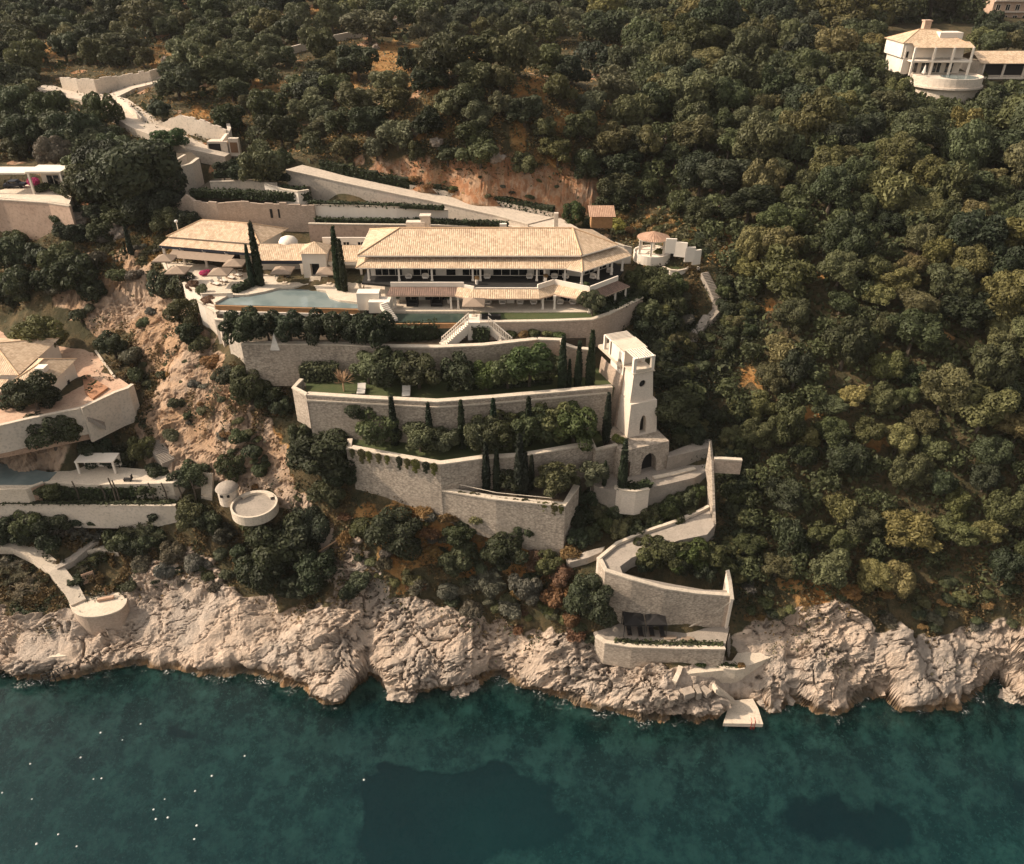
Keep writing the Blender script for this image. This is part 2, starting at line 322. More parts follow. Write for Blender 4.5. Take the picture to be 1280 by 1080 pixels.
    def build(s, name, mat, parent=None, org=None, smooth=False):
        me = bpy.data.meshes.new(name)
        w = ORG.get(parent.name, Vector()) if parent else (Vector(org) if org is not None else (Vector((sum(v.x for v in s.v) / len(s.v), sum(v.y for v in s.v) / len(s.v), min(v.z for v in s.v))) if s.v else Vector()))
        me.from_pydata([v - w for v in s.v], [], s.f)
        if s.uv:
            ul = me.uv_layers.new(name='UVMap')
            for fi, co in s.uv.items():
                for li, c in zip(me.polygons[fi].loop_indices, co): ul.data[li].uv = c
        me.materials.append(MT[mat] if isinstance(mat, str) else mat)
        if smooth: me.polygons.foreach_set('use_smooth', [True] * len(me.polygons))
        o = bpy.data.objects.new(name, me); COL.objects.link(o)
        if parent: o.parent = parent
        else: o.location = w
        ORG[o.name] = w; return o
def tag(o, label, cat=None, group=None, kind=None):
    o['label'] = label
    if cat: o['category'] = cat
    if group: o['group'] = group
    if kind or cat: o['kind'] = kind or 'thing'
    return o
def thing(name, loc, label, cat, group=None, rz=0.0):
    o = bpy.data.objects.new(name, None); COL.objects.link(o); o.location = Vector(loc); o.rotation_euler = (0, 0, rz); o.empty_display_size = .3
    ORG[o.name] = Vector(loc); return tag(o, label, cat, group)
def copy_tree(o, parent=None):
    c = o.copy(); COL.objects.link(c)
    if parent is not None: c.parent = parent
    for ch in o.children: copy_tree(ch, c)
    return c
def struct(o): o['kind'] = 'structure'; return o
# ---------------------------------------------------------------- terrain and sea
ROCK = [[(-400,770),(20,765),(70,755),(110,770),(150,745),(165,700),(250,685),(300,735),(395,765),(425,735),(480,725),(560,765),(640,785),(700,795),(740,795),(750,825),(915,828),(915,790),(960,775),(1060,750),(1110,790),(1160,785),(1280,780),(1700,790),(1700,1100),(-400,1100)],
 [(165,310),(215,340),(240,390),(275,450),(330,520),(400,640),(480,735),(430,740),(350,640),(300,610),(210,605),(170,560),(190,480),(130,380),(110,320)],
 [(440,196),(520,200),(620,200),(700,208),(760,232),(750,264),(690,266),(600,254),(500,228)], [(-60,546),(92,546),(85,590),(-60,590)], [(90,330),(150,360),(180,420),(120,410),(60,370)]]
GRASS = [[(440,640),(500,625),(560,640),(640,662),(706,690),(690,730),(600,700),(540,700),(500,730),(470,700)], [(120,285),(205,300),(200,330),(150,325),(115,310)], [(180,380),(235,400),(260,470),(230,470)],[(300,520),(340,530),(430,700),(400,700),(330,600)],
 [(960,730),(1060,730),(1070,765),(1000,765)],[(1000,690),(1040,720),(1030,740),(1000,710)]]
GEL = [(490,72,38,17),(540,160,20,13),(668,108,26,12),(650,170,17,22),(750,248,26,13),(150,205,25,16),(210,75,28,16),(590,68,16,10),(520,100,30,10),(700,150,24,12),(760,160,18,14),(600,192,18,7),(690,196,22,7),(770,130,14,10),(440,100,18,10),(180,30,20,8),(530,170,25,12),(60,65,22,10),(800,280,45,14),(20,255,60,10),(390,20,14,8),(1035,330,12,8),(960,380,18,10),(1010,520,14,8),(1100,560,12,8),(1180,420,14,9),(940,470,14,14),(900,300,16,10),(250,150,30,14),(340,110,25,10)]
TEXEL = [(430,560,16,30),(330,555,30,24)]
NC, NRa = 820, (110, 330, 230, 230)
ys = np.concatenate([np.linspace(28, 69, NRa[0], False), np.linspace(69, 99, NRa[1], False), np.linspace(99, 140, NRa[2], False), 140 * (560 / 140) ** (np.linspace(0, 1, NRa[3]))])
NR = len(ys); uu = np.linspace(-1, 1, NC)
X = (uu[None, :] * (62 + 0.47 * ys[:, None])).ravel(); Y = np.repeat(ys, NC); Z = ground(X, Y)
Zg = Z.reshape(NR, NC); Xg = X.reshape(NR, NC); Yg = Y.reshape(NR, NC)
dzy = np.gradient(Zg, axis=0) / np.gradient(Yg, axis=0); dzx = np.gradient(Zg, axis=1) / np.gradient(Xg, axis=1); dzy = dzy - dzx * np.gradient(Xg, axis=0) / np.gradient(Yg, axis=0)
nx, ny = np.clip(-dzx, -3, 3).ravel(), np.clip(-dzy, -3, 3).ravel(); nl = np.sqrt(nx * nx + ny * ny + 1); nx /= nl; ny /= nl; nz = 1 / nl
PX, PYy = proj(X, Y, Z)
wx = 26 * fbm(X / 5, Y / 5, Z / 5, 5, 91, .62); wy = 26 * fbm(X / 5, Y / 5, Z / 5, 5, 131, .62)
def mask(polys, ells, ax=PX + wx, ay=PYy + wy):
    m = np.zeros(ax.shape, bool)
    for p in polys: m |= pip(ax, ay, p)
    for a, b, c, d in ells: m |= ((ax - a) / c) ** 2 + ((ay - b) / d) ** 2 < 1
    return m.astype(float)
def blur(m, n=3):
    g = m.reshape(NR, NC)
    for _ in range(n):
        h = g.copy(); h[1:-1, 1:-1] = (g[:-2, 1:-1] + g[2:, 1:-1] + g[1:-1, :-2] + g[1:-1, 2:] + 2 * g[1:-1, 1:-1]) / 6; g = h
    return g.ravel()
rock = blur(mask(ROCK, []), 4); grass = blur(mask(GRASS, GEL), 3)
slope = 1 - nz
outc = sstep(.22, .5, fbm(X / 7, Y / 7, Z / 5, 4, 301)) * (Y > 150) * (PX < 900); rock = np.maximum(rock, outc * .9)
land = sstep(-1.0, .6, Z); flat = blur((pip(PX, PYy, [(840,792),(1012,795),(992,815),(935,848),(955,895),(905,895),(893,862),(842,862)]) | pip(PX, PYy, [(18,790),(92,790),(92,826),(18,826)]) | pip(PX, PYy, [(80,728),(165,728),(165,776),(80,776)])).astype(float), 4)
amp = rock * land * (1 - .8 * flat) * (1 - .9 * blur(pip(PX, PYy, [(350,198),(440,210),(540,228),(640,250),(760,262),(760,305),(350,305)]).astype(float), 3))
D = np.zeros(X.shape); sel = np.where(amp > .02)[0]; xs, yv, zs = X[sel], Y[sel], Z[sel]
tw = 1.6 * fbm(xs / 6, yv / 6, zs / 6, 4, 5); tv = .5 * fbm(xs / 1.6, yv / 1.6, zs / 1.6, 3, 6)
sx_, sz_ = xs * .90 + zs * .42, zs * .90 - xs * .42 + tw
f1, f2 = worley(sx_ / 6.5 + tw * .5, yv / 5 + tv, sz_ / 2.6 + tv, 3); g1, g2 = worley(sx_ / 1.7 + tv, yv / 1.3, sz_ / .7 + tv, 9); h1, h2 = worley(xs / .75 + tv, yv / .6, zs / .5, 19)
slabm = 1 - .9 * np.exp(-(((xs + 43) / 15) ** 2 + ((yv - 87) / 7) ** 2) ** 2); rgh = (.22 + 1.25 * sstep(-.15, .35, fbm(xs / 11, yv / 11, zs / 11, 3, 77))) * slabm; crk = np.exp(-(f2 - f1) * 22) * (.3 + .7 * slabm); st = ridged(sx_ / 7, yv / 7, sz_ / 1.1, 3, 21)
D[sel] = 3.0 * fbm(xs / 10, yv / 10, zs / 8, 3, 11) + (.10 + .6 * rgh) * (st - .7) + .75 * fbm(sx_ / 3.2, yv / 2.6, sz_ / 1.5, 4, 31, .5) * rgh - 1.0 * crk - .30 * np.exp(-(g2 - g1) * 12) * rgh + .2 * (g1 - .5) * rgh - .16 * np.exp(-(h2 - h1) * 5) * rgh + .12 * vn(xs / .33, yv / .33, zs / .33, 71)
near = sstep(-.5, 1.5, Z) * (1 - .35 * sstep(12, 20, Z))
calm = np.where(Y > 150, .45, 1.0)
D *= amp * near * calm
D -= 1.3 * amp * np.exp(-((Z - .7) / .6) ** 2) * sstep(-.25, .3, fbm(X / 4, Y / 4, Z * 0, 3, 881))
D += (1 - amp) * land * (.35 * fbm(X / 4, Y / 4, Z * 0, 4, 41) - .1)
seab = 1 - land
D += seab * (.9 * fbm(X / 4.5, Y / 4.5, Z * 0, 5, 51) + .35 * ridged(X / 2.2, Y / 2.2, Z * 0, 3, 61) - .5)
X2 = X + nx * D; Y2 = Y + ny * D; Z2 = Z + nz * D
crack = np.zeros(X.shape); crack[sel] = np.clip(crk * .8 + (.5 * np.exp(-(g2 - g1) * 8) + .3 * np.exp(-(h2 - h1) * 7)) * rgh + .3 * sstep(.8, .2, st), 0, 1) * amp[sel]
WEED = [[(440,985),(470,962),(520,955),(560,966),(610,955),(632,947),(655,965),(690,985),(700,1010),(740,1025),(720,1050),(620,1060),(560,1110),(450,1100),(440,1050),(452,1015)], [(975,1022),(1010,1000),(1035,995),(1060,1008),(1100,1002),(1140,1025),(1142,1050),(1110,1065),(1070,1058),(1020,1045)], [(1255,985),(1300,965),(1340,1000),(1270,1005)], [(210,908),(235,905),(250,915),(225,922)],[(250,915),(268,912),(262,924)]]
q = np.where(Z < -.5)[0]; weed = np.zeros(X.shape); weed[q] = mask(WEED, [], (PX + 1.1 * wx)[q], (PYy + .7 * wy)[q]); weed = blur(weed, 14)
def grid_mesh(name, x, y, z, nr, nc, attrs):
    me = bpy.data.meshes.new(name); n = nr * nc; me.vertices.add(n)
    me.vertices.foreach_set('co', np.stack([x, y, z], 1).astype(np.float32).ravel())
    i = (np.arange(nr - 1)[:, None] * nc + np.arange(nc - 1)[None]).ravel(); f = np.stack([i, i + 1, i + nc + 1, i + nc], 1)
    me.loops.add(f.size); me.loops.foreach_set('vertex_index', f.ravel().astype(np.int32)); me.polygons.add(len(f))
    me.polygons.foreach_set('loop_start', np.arange(0, f.size, 4, dtype=np.int32)); me.polygons.foreach_set('use_smooth', np.full(len(f), name == 'sea'))
    me.update(calc_edges=True)
    for k, v in attrs.items(): me.attributes.new(k, 'FLOAT', 'POINT').data.foreach_set('value', v.astype(np.float32))
    return me
me = grid_mesh('hillside', X2, Y2, Z2, NR, NC, dict(rock=rock, grass=grass, crack=crack, weed=weed))
m, nt, b = nm('hillside_ground'); w = wpos(nt); b.inputs['Roughness'].default_value = .95; b.inputs['Specular IOR Level'].default_value = .15
sz = nt.nodes.new('ShaderNodeSeparateXYZ'); nt.links.new(w, sz.inputs[0]); zz = sz.outputs[2]
n1 = noise_node(nt, .35, 6, w, .65); n2 = noise_node(nt, 2.2, 5, w, .7); n3 = noise_node(nt, .09, 4, w)
scr = mix(nt, ramp(nt, n1, .4, .62), (.055, .050, .026), (.11, .080, .042)); scr = mix(nt, ramp(nt, n2, .5, .7), scr, (.035, .035, .018))
dry = mix(nt, ramp(nt, n1, .38, .6), (.36, .22, .09), (.30, .14, .045)); dry = mix(nt, ramp(nt, n2, .5, .68), dry, (.15, .085, .035))
rk = mix(nt, ramp(nt, n1, .38, .62), (.55, .425, .33), (.41, .32, .25)); rk = mix(nt, math_(nt, 'MULTIPLY', ramp(nt, n2, .52, .68), .45), rk, (.30, .25, .21)); rk = mix(nt, math_(nt, 'MULTIPLY', ramp(nt, n3, .46, .6), .6), rk, (.33, .29, .255))  # broad grey patches: weathering, and shadowed rock put into the colour
och = ramp(nt, zz, 16, 26); rk = mix(nt, math_(nt, 'MULTIPLY', math_(nt, 'MULTIPLY', och, math_(nt, 'ADD', math_(nt, 'MULTIPLY', ramp(nt, n3, .40, .54), .55), .4)), .85), rk, (.40, .235, .125))
wl = math_(nt, 'MULTIPLY', ramp(nt, math_(nt, 'ADD', math_(nt, 'ADD', zz, math_(nt, 'MULTIPLY', n2, -1.6)), math_(nt, 'MULTIPLY', n3, -6.0)), -1.9, -3.4), .85); rk = mix(nt, math_(nt, 'MULTIPLY', ramp(nt, math_(nt, 'ADD', zz, math_(nt, 'MULTIPLY', n2, -1.5)), .55, -.25), .88), rk, (.085, .068, .045)); rk = mix(nt, wl, rk, mix(nt, ramp(nt, n1, .4, .6), (.27, .155, .07), (.09, .07, .045)))
mpz = nt.nodes.new('ShaderNodeMapping'); mpz.inputs['Scale'].default_value = (.9, .9, .16); nt.links.new(w, mpz.inputs['Vector']); nst = noise_node(nt, 1.0, 5, mpz.outputs[0], .65)
rk = mix(nt, math_(nt, 'MULTIPLY', ramp(nt, nst, .52, .66), .5), rk, (.20, .175, .15))
cut = math_(nt, 'MULTIPLY', ramp(nt, zz, 45, 47), ramp(nt, sz.outputs[1], 152, 156)); rk = mix(nt, math_(nt, 'MULTIPLY', cut, math_(nt, 'ADD', math_(nt, 'MULTIPLY', ramp(nt, nst, .44, .56), .6), .12)), rk, (.33, .13, .05))
rk = mix(nt, math_(nt, 'MULTIPLY', attr(nt, 'crack').outputs['Fac'], .45), rk, (.12, .095, .075))
gcol = mix(nt, ramp(nt, math_(nt, 'ADD', attr(nt, 'grass').outputs['Fac'], math_(nt, 'MULTIPLY', math_(nt, 'SUBTRACT', n2, .5), .9)), .3, .6), scr, dry)
gcol = mix(nt, ramp(nt, math_(nt, 'ADD', attr(nt, 'rock').outputs['Fac'], math_(nt, 'MULTIPLY', math_(nt, 'SUBTRACT', n2, .5), .5)), .35, .6), gcol, rk)
bed = mix(nt, ramp(nt, n1, .38, .62), (.50, .52, .42), (.12, .135, .115)); bed = mix(nt, math_(nt, 'MULTIPLY', ramp(nt, noise_node(nt, .2, 6, w, .7), .48, .58), .85), bed, (.055, .065, .052)); bed = mix(nt, ramp(nt, n2, .55, .68), bed, (.45, .47, .36))
bed = mix(nt, math_(nt, 'MULTIPLY', ramp(nt, math_(nt, 'ADD', attr(nt, 'weed').outputs['Fac'], math_(nt, 'MULTIPLY', math_(nt, 'SUBTRACT', noise_node(nt, .45, 5, w, .65), .5), 1.3)), .2, .75), .97), bed, (.002, .006, .014))
gcol = mix(nt, ramp(nt, zz, .1, -.5), gcol, bed)
nt.links.new(gcol, b.inputs['Base Color']); bump(nt, b, math_(nt, 'ADD', n2, noise_node(nt, 7, 3, w)), .9, .25)
me.materials.append(m); o = bpy.data.objects.new('hillside', me); COL.objects.link(o)
tag(o, 'steep rocky hillside of scrub, dry grass and pale limestone falling to the sea', kind='structure')
# sea: a surface that grows less clear the deeper the bed under it lies
sy = np.concatenate([np.linspace(-60, 50, 60, False), np.linspace(50, 97, 150)]); sx = np.linspace(-240, 240, 330)
SX = np.tile(sx, len(sy)); SY = np.repeat(sy, len(sx)); dep = -np.minimum(ground(SX, SY), -.0)
me = grid_mesh('sea', SX, SY, np.zeros(SX.shape), len(sy), len(sx), dict(depth=dep))
m, nt, b = nm('sea_water'); w = wpos(nt); b.inputs['Roughness'].default_value = .6; b.inputs['Specular IOR Level'].default_value = 0
op = math_(nt, 'SUBTRACT', 1.0, math_(nt, 'POWER', math.e, math_(nt, 'MULTIPLY', attr(nt, 'depth').outputs['Fac'], -.075)))
op = math_(nt, 'MAXIMUM', op, .12)
nt.links.new(mix(nt, ramp(nt, noise_node(nt, .03, 3, w), .35, .65), (.0003, .022, .028), (.0006, .034, .037)), b.inputs['Base Color'])
tr = nt.nodes.new('ShaderNodeBsdfTransparent'); tr.inputs[0].default_value = (.42, .70, .69, 1)
ms = nt.nodes.new('ShaderNodeMixShader'); nt.links.new(op, ms.inputs[0]); nt.links.new(tr.outputs[0], ms.inputs[1]); nt.links.new(b.outputs[0], ms.inputs[2])
gl = nt.nodes.new('ShaderNodeBsdfGlossy'); gl.inputs['Roughness'].default_value = .08; fr = nt.nodes.new('ShaderNodeFresnel'); fr.inputs[0].default_value = 1.33
m2 = nt.nodes.new('ShaderNodeMixShader'); nt.links.new(fr.outputs[0], m2.inputs[0]); nt.links.new(ms.outputs[0], m2.inputs[1]); nt.links.new(gl.outputs[0], m2.inputs[2])
nt.links.new(m2.outputs[0], nt.nodes['Material Output'].inputs['Surface'])
bn = nt.nodes.new('ShaderNodeBump'); bn.inputs['Strength'].default_value = .2; bn.inputs['Distance'].default_value = .2
nt.links.new(math_(nt, 'ADD', noise_node(nt, .8, 5, w), math_(nt, 'MULTIPLY', noise_node(nt, 3.0, 3, w), .4)), bn.inputs['Height'])
for x in (b, gl, fr): nt.links.new(bn.outputs[0], x.inputs['Normal'])
fo = nt.nodes.new('ShaderNodeBsdfDiffuse'); fo.inputs[0].default_value = (.75, .76, .72, 1); m3 = nt.nodes.new('ShaderNodeMixShader')
nt.links.new(math_(nt, 'MULTIPLY', math_(nt, 'MULTIPLY', ramp(nt, attr(nt, 'depth').outputs['Fac'], 1.35, .3), ramp(nt, noise_node(nt, .35, 4, w), .5, .62)), ramp(nt, noise_node(nt, 2.6, 5, w, .75), .53, .62)), m3.inputs[0])
nt.links.new(m2.outputs[0], m3.inputs[1]); nt.links.new(fo.outputs[0], m3.inputs[2]); nt.links.new(m3.outputs[0], nt.nodes['Material Output'].inputs['Surface'])
me.materials.append(m); o = bpy.data.objects.new('sea', me); COL.objects.link(o); tag(o, 'calm deep teal sea along the rocky shore', kind='structure')
# ---------------------------------------------------------------- walls, floors, pools
def wall(name, pts, zb, t, label, cat='wall', mat='stone', capm='cap', cap_h=.22, cap_o=.08, ragged=0, parent=None, group=None):
    """pts: [(px,py,ztop)] seen along the top front edge; zb: foot height or list."""
    tops = [P(*p) for p in pts] if not isinstance(pts[0], Vector) else pts
    n = len(tops); zbs = zb if isinstance(zb, (list, tuple)) else [zb] * n
    dirs = []
    for i in range(n):
        d = (tops[min(i + 1, n - 1)] - tops[max(i - 1, 0)]); dirs.append(Vector((-d.y, d.x, 0)).normalized())
    back = [p + d * t for p, d in zip(tops, dirs)]
    mb = MB()
    for i in range(n - 1):
        a, b = tops[i], tops[i + 1]; c, d = back[i + 1], back[i]; k = max(1, int((b - a).length / 1.3)) if ragged else 1
        za, zb_ = Vector((0, 0, zbs[i] - a.z)), Vector((0, 0, zbs[i + 1] - b.z))
        for j in range(k):
            u, v = j / k, (j + 1) / k; r = Vector((0, 0, -R_.random() * ragged if ragged else 0)); r = r - Vector((0, 0, 0 if capm is None or ragged else cap_h))
            A, B, C, D_ = a.lerp(b, u) + r, a.lerp(b, v) + r, d.lerp(c, v) + r, d.lerp(c, u) + r
            FA, FB = (a + za).lerp(b + zb_, u), (a + za).lerp(b + zb_, v); BA, BB = (d + za).lerp(c + zb_, u), (d + za).lerp(c + zb_, v)
            mb.quad(A, B, C, D_); mb.quad(FA, FB, B, A); mb.quad(BB, BA, D_, C)
            if ragged or i + j == 0: mb.quad(FA, A, D_, BA)
            if ragged or (i == n - 2 and j == k - 1): mb.quad(FB, BB, C, B)
    o = mb.build(name, mat, parent)
    if not parent: tag(o, label, cat, group)
    if capm and not ragged:
        cb = MB(); L = [p - d * cap_o for p, d in zip(tops, dirs)]; Rr = [p + d * cap_o for p, d in zip(back, dirs)]; cb.strip(L, Rr, cap_h)
        cb.build('wall_coping', capm, o)
    return o
def slab(name, poly, zb, mat, label=None, cat=None, parent=None, kind=None, z=None):
    ps = [P(*p) if len(p) == 3 else P(p[0], p[1], z) for p in poly]
    o = MB().prism([tuple(p) for p in ps], zb).build(name, mat, parent)
    if kind: tag(o, label, kind=kind)
    elif label: tag(o, label, cat)
    return o
def steps(mb, a, b, w, n, thick=.5, rise=None):
    a, b = Vector(a), Vector(b); d = (b - a); h = Vector((d.x, d.y, 0)); L = h.length; rz = math.atan2(h.y, h.x)
    for i in range(n):
        c = a + d * ((i + .5) / n); mb.box((c.x, c.y, c.z - thick / 2), (L / n * 1.02, w, thick), rz)
    return mb
T1, T2, T3, T4 = 40.0, 35.7, 29.5, 24.8
# terrace floors
slab('middle_terrace_lawn', [(384,494),(455,498),(546,502.5),(620,497),(700,491),(770,484),(772,462),(700,457),(600,462),(480,467),(380,466)], 30, 'lawn', 'second garden terrace of dark lawn', kind='structure', z=T2)
slab('lower_terrace_lawn', [(440,562),(550,582),(604,574.5),(655,571.5),(740,557),(757,548),(745,540),(620,545),(546,548),(440,540)], 22, 'lawn', 'third garden terrace of lawn', kind='structure', z=T3)
slab('lowest_terrace_soil', [(551,613.5),(620,625),(706,632),(722,608),(745,596),(700,600),(600,605)], 16, 'soil', 'lowest narrow garden terrace of soil', kind='structure', z=T4)
slab('upper_terrace_soil', [(302,432),(420,432),(480,435),(600,434),(668,427),(702,427),(745,420),(742,405),(600,405),(450,405),(300,412)], 35, 'soil', 'upper garden terrace of dark soil below the pools', kind='structure', z=T1)
wall('retaining_wall', [(301,429,41),(420,430,41),(480,433,41),(545,434,41),(605,431.5,41),(672,424,41)], 33.5, .8, 'long pale rubble wall below the pool garden, uppermost of the tall stone terrace walls')
wall('retaining_wall', [(672,424,41.6),(700,425,41.6),(706,431,41.6),(722,436,40.6),(742,437,40.6)], 34, .7, 'short stepped garden wall with pale cap left of the tower pergola', mat='stone_warm')
w2 = wall('retaining_wall', [(383,493,36.9),(455,497.5,36.9),(546,502,36.9),(620,496.5,36.9),(700,489.5,36.9),(766,483.5,36.9)], 27, .8, 'long stone wall holding the second lawn with two white loungers above it')
wall('ledge_wall', [(383,499.5,36.1),(455,503.5,36.1),(546,508.5,36.1),(620,503,36.1),(700,496,36.1),(764,490,36.1)], 35.7, .35, '', parent=w2)
wall('retaining_wall', [(375,473,36.9),(365,484,36.9),(382.5,493.5,36.9)], 31, .5, 'short end wall turning up the slope at the left of the second lawn')
w3 = wall('retaining_wall', [(438,560,30.4),(492,570,30.4),(550,580,30.4),(604,572.5,30.4),(655,569.5,30.4),(741,554.5,30.4)], [22.5,21.5,20.5,22.5,23.5,23.5], .8, 'tall ivy-hung stone wall with an angled corner under the cypress terrace')
wall('retaining_wall', [(438,560,30.4),(440,548,30.6)], 27, .6, 'little end wall beside the flat-topped tree on the cypress terrace')
wall('retaining_wall', [(551,612.5,25.7),(620,624,25.7),(706.5,632,25.7),(724,607,25.7)], [19.5,18,15.5,18], .8, 'lowest stone terrace wall with green ivy and an iron rail on top')
# iron rail on the lowest wall
a, b_ = P(575,612,25.7), P(690,629,25.7); up = Vector((0, 0, .9)); rb = thing('iron_railing', P(580,614,25.7), 'thin iron handrail along the top of the lowest stone terrace wall', 'railing')
MB().tube([a + up, P(620,622,25.7) + up, b_ + up], .05).build('handrail', 'cap', rb)
for k in range(7): q = a.lerp(b_, k / 6) + Vector((0, .2, 0)); MB().tube([q, q + up], .035).build('post', 'metal', rb)
# pool terrace
ZT = 43.0
pool_pts = [(269,380.5),(285.6,369),(310,368),(332,364),(348.6,359.5),(366,359),(383,355.5),(393,357),(396,361.5),(407.5,363.6),(411.6,370.7),(424,375),(440,377),(448.5,378),(448.5,385.5)]
deck = [(198,322),(222,352),(252,366),(269,378)] + pool_pts[1:14] + [(455,379),(452,366),(456,350),(456,340),(440,326),(400,330),(300,326)]
slab('pool_terrace', deck, 40.5, 'pave', 'pale paved sun terrace around the curved pool', kind='structure', z=ZT)
pool = slab('swimming_pool', [(a, b) for a, b in pool_pts], 41, 'pool', 'curved infinity pool with pale blue water beside the pavilion terrace', 'pool', z=42.65)
rim = [P(x, y, 42.72) for x, y in [(268.5,381),(360,383.5),(449,386)]]
MB().strip([p + Vector((0, -.35, 0)) for p in rim], rim, .9).build('pool_rim', 'rust', pool)
tr_ = [P(x, y, 41.8) for x, y in [(268,387),(360,389),(449,391.5)]]
trough = wall('infinity_pool_wall', [(268,388,41.7),(360,390.5,41.7),(457,393,41.7)], 38, .5, 'white retaining wall under the infinity edge of the curved pool', mat='plaster')
MB().strip([p + Vector((0, -.9, .1)) for p in tr_], [p + Vector((0, 1.2, .1)) for p in tr_], .5).build('catch_trough', 'white', trough)
wall('planter_wall', [(228,353,44),(252,367,43.5),(290,366,43.5)], 38, .35, 'cream planter wall along the lounger terrace edge', mat='white')
pb = wall('planter_wall', [(247,376,42.6),(269,383,42.6)], 36.5, .3, 'cream corner planter of dark red shrubs at the pool corner', mat='white')
wall('retaining_wall', [(247,377,42.2),(270,390,42.0),(270,402,39.6),(276,412,39.6)], [36, 36, 36, 36], .6, 'stepped cream end wall under the left corner of the curved pool', mat='plaster')
wall('retaining_wall', [(268,399,41),(301,402,41)], 34.5, .5, 'cream buttress wall with two round reliefs left of the clipped tree row', mat='plaster')
wall('retaining_wall', [(284,419,40.6),(302,424,40.6)], 34, .5, 'small low cream block at the left end of the long rubble wall', mat='plaster')
# house terrace, lawn, second pool
slab('house_terrace', [(487,389),(600,389),(600,390),(735,390),(760,384),(790,368),(800,350),(700,345),(600,345),(456,350),(454,379)], 38, 'pave', 'paved veranda terrace along the lower floor of the villa', kind='structure', z=ZT)
slab('house_lawn', [(600,402),(740,399),(763,392),(803,372),(795,364),(760,384),(735,390.5),(600,390.5)], 38, 'lawn', 'small front lawn of the villa', kind='structure', z=42.9)
p2 = slab('swimming_pool', [(488,391),(488,403),(580,402.5),(580,391)], 40, 'pool_dark', 'dark rectangular plunge pool with an orange rim in front of the lower veranda', 'pool', z=42.6)
rm = [P(487,404,42.66), P(582,403.5,42.66)]; MB().strip([p + Vector((0, -.3, 0)) for p in rm], rm, .8).build('pool_rim', 'rust', p2)
wall('pool_wall', [(483,405,42.0),(583,404.5,42.0)], 38.5, .4, 'stone wall carrying the dark plunge pool', mat='plaster', capm=None)
wall('retaining_wall', [(600,402.5,43.15),(690,401,43.15),(741,399,43.15),(762,392,43.2),(778,384,43.3),(804,371,43.4)], 38, .6, 'tan garden wall with white cap under the front lawn', mat='stone_warm')
wall('garden_wall', [(625,413,41.2),(700,414,41.2),(742,412,41.2)], 38.5, .3, 'low pink planter wall at the foot of the front lawn wall', mat='pink', capm=None)
# double stair
st = thing('garden_staircase', P(600,404,ZT), 'white double staircase with spiked balustrades from the villa terrace to the garden', 'staircase')
top = P(598,402,ZT)
MB().box(top + Vector((0, 1.2, -1.7)), (3.4, 3.4, 3.5)).build('landing', 'white', st)
for sx_, ex, ey, nm_ in ((-1.6, 552, 431, 'left'), (1.6, 640, 426, 'right')):
    e = P(ex, ey, T1 + .05); s0 = top + Vector((sx_, .3, 0))
    steps(MB(), s0, e, 1.5, 14, 1.6).build('stair_flight', 'white', st)
    for off in (-.8, .8):
        q = MB(); o2 = Vector((0, off, 0)); q.tube([s0 + o2 + Vector((0, 0, .9)), e + o2 + Vector((0, 0, .9))], .08)
        for k in range(15): c = s0.lerp(e, k / 14) + o2; q.tube([c - Vector((0, 0, .2)), c + Vector((0, 0, 1.05))], .06, 5)
        q.build('balustrade', 'white', st)
wall('stair_wall', [(608,405,41.6),(622,408,41.6),(624,426,40.6)], 38.5, .3, 'white stepped wall with planting niches beside the right stair flight', mat='white')
# ---------------------------------------------------------------- main villa
def vx(px, Y, z): return PY(px, 0, Y).x if False else (px - 640) / F * (Y * CT - (z - H) * ST)
def column(parent, x, y, z0, z1, r=.16, name='column'):
    MB().box((x, y, z0 + .12), (r * 2.8, r * 2.8, .24)).box((x, y, (z0 + z1) / 2), (r * 2, r * 2, z1 - z0)).box((x, y, z1 - .1), (r * 2.7, r * 2.7, .2)).build(name, 'white', parent)
def door(parent, a, b, z0, h, n=2, name='glass_door', fm='white', depth=.08):
    """glazed opening on the wall line a->b (outward is to its right-hand side)"""
    a = Vector((a[0], a[1], z0)); b = Vector((b[0], b[1], z0)); d = (b - a); L = d.length; d.normalize(); o = Vector((d.y, -d.x, 0)); up = Vector((0, 0, 1)); rz = math.atan2(d.y, d.x)
    fr = MB(); t = .09
    for k in range(n + 1): fr.box(a + d * (t / 2 + (L - t) * k / n) + o * depth / 2 + up * h / 2, (t, depth, h), rz)
    for z in (t / 2, h - t / 2): fr.box(a + d * L / 2 + o * depth / 2 + up * z, (L - .002, depth - .004, t), rz)
    f = fr.build(name, fm, parent); MB().box(a + d * L / 2 + o * .02 + up * h / 2, (L - .05, .03, h - .05), rz).build('pane', 'glass', f); return f
villa = thing('villa', P(600,388,ZT), 'long two-storey villa with sandy tiled hip roof and columned verandas', 'villa')
ZU = 46.4
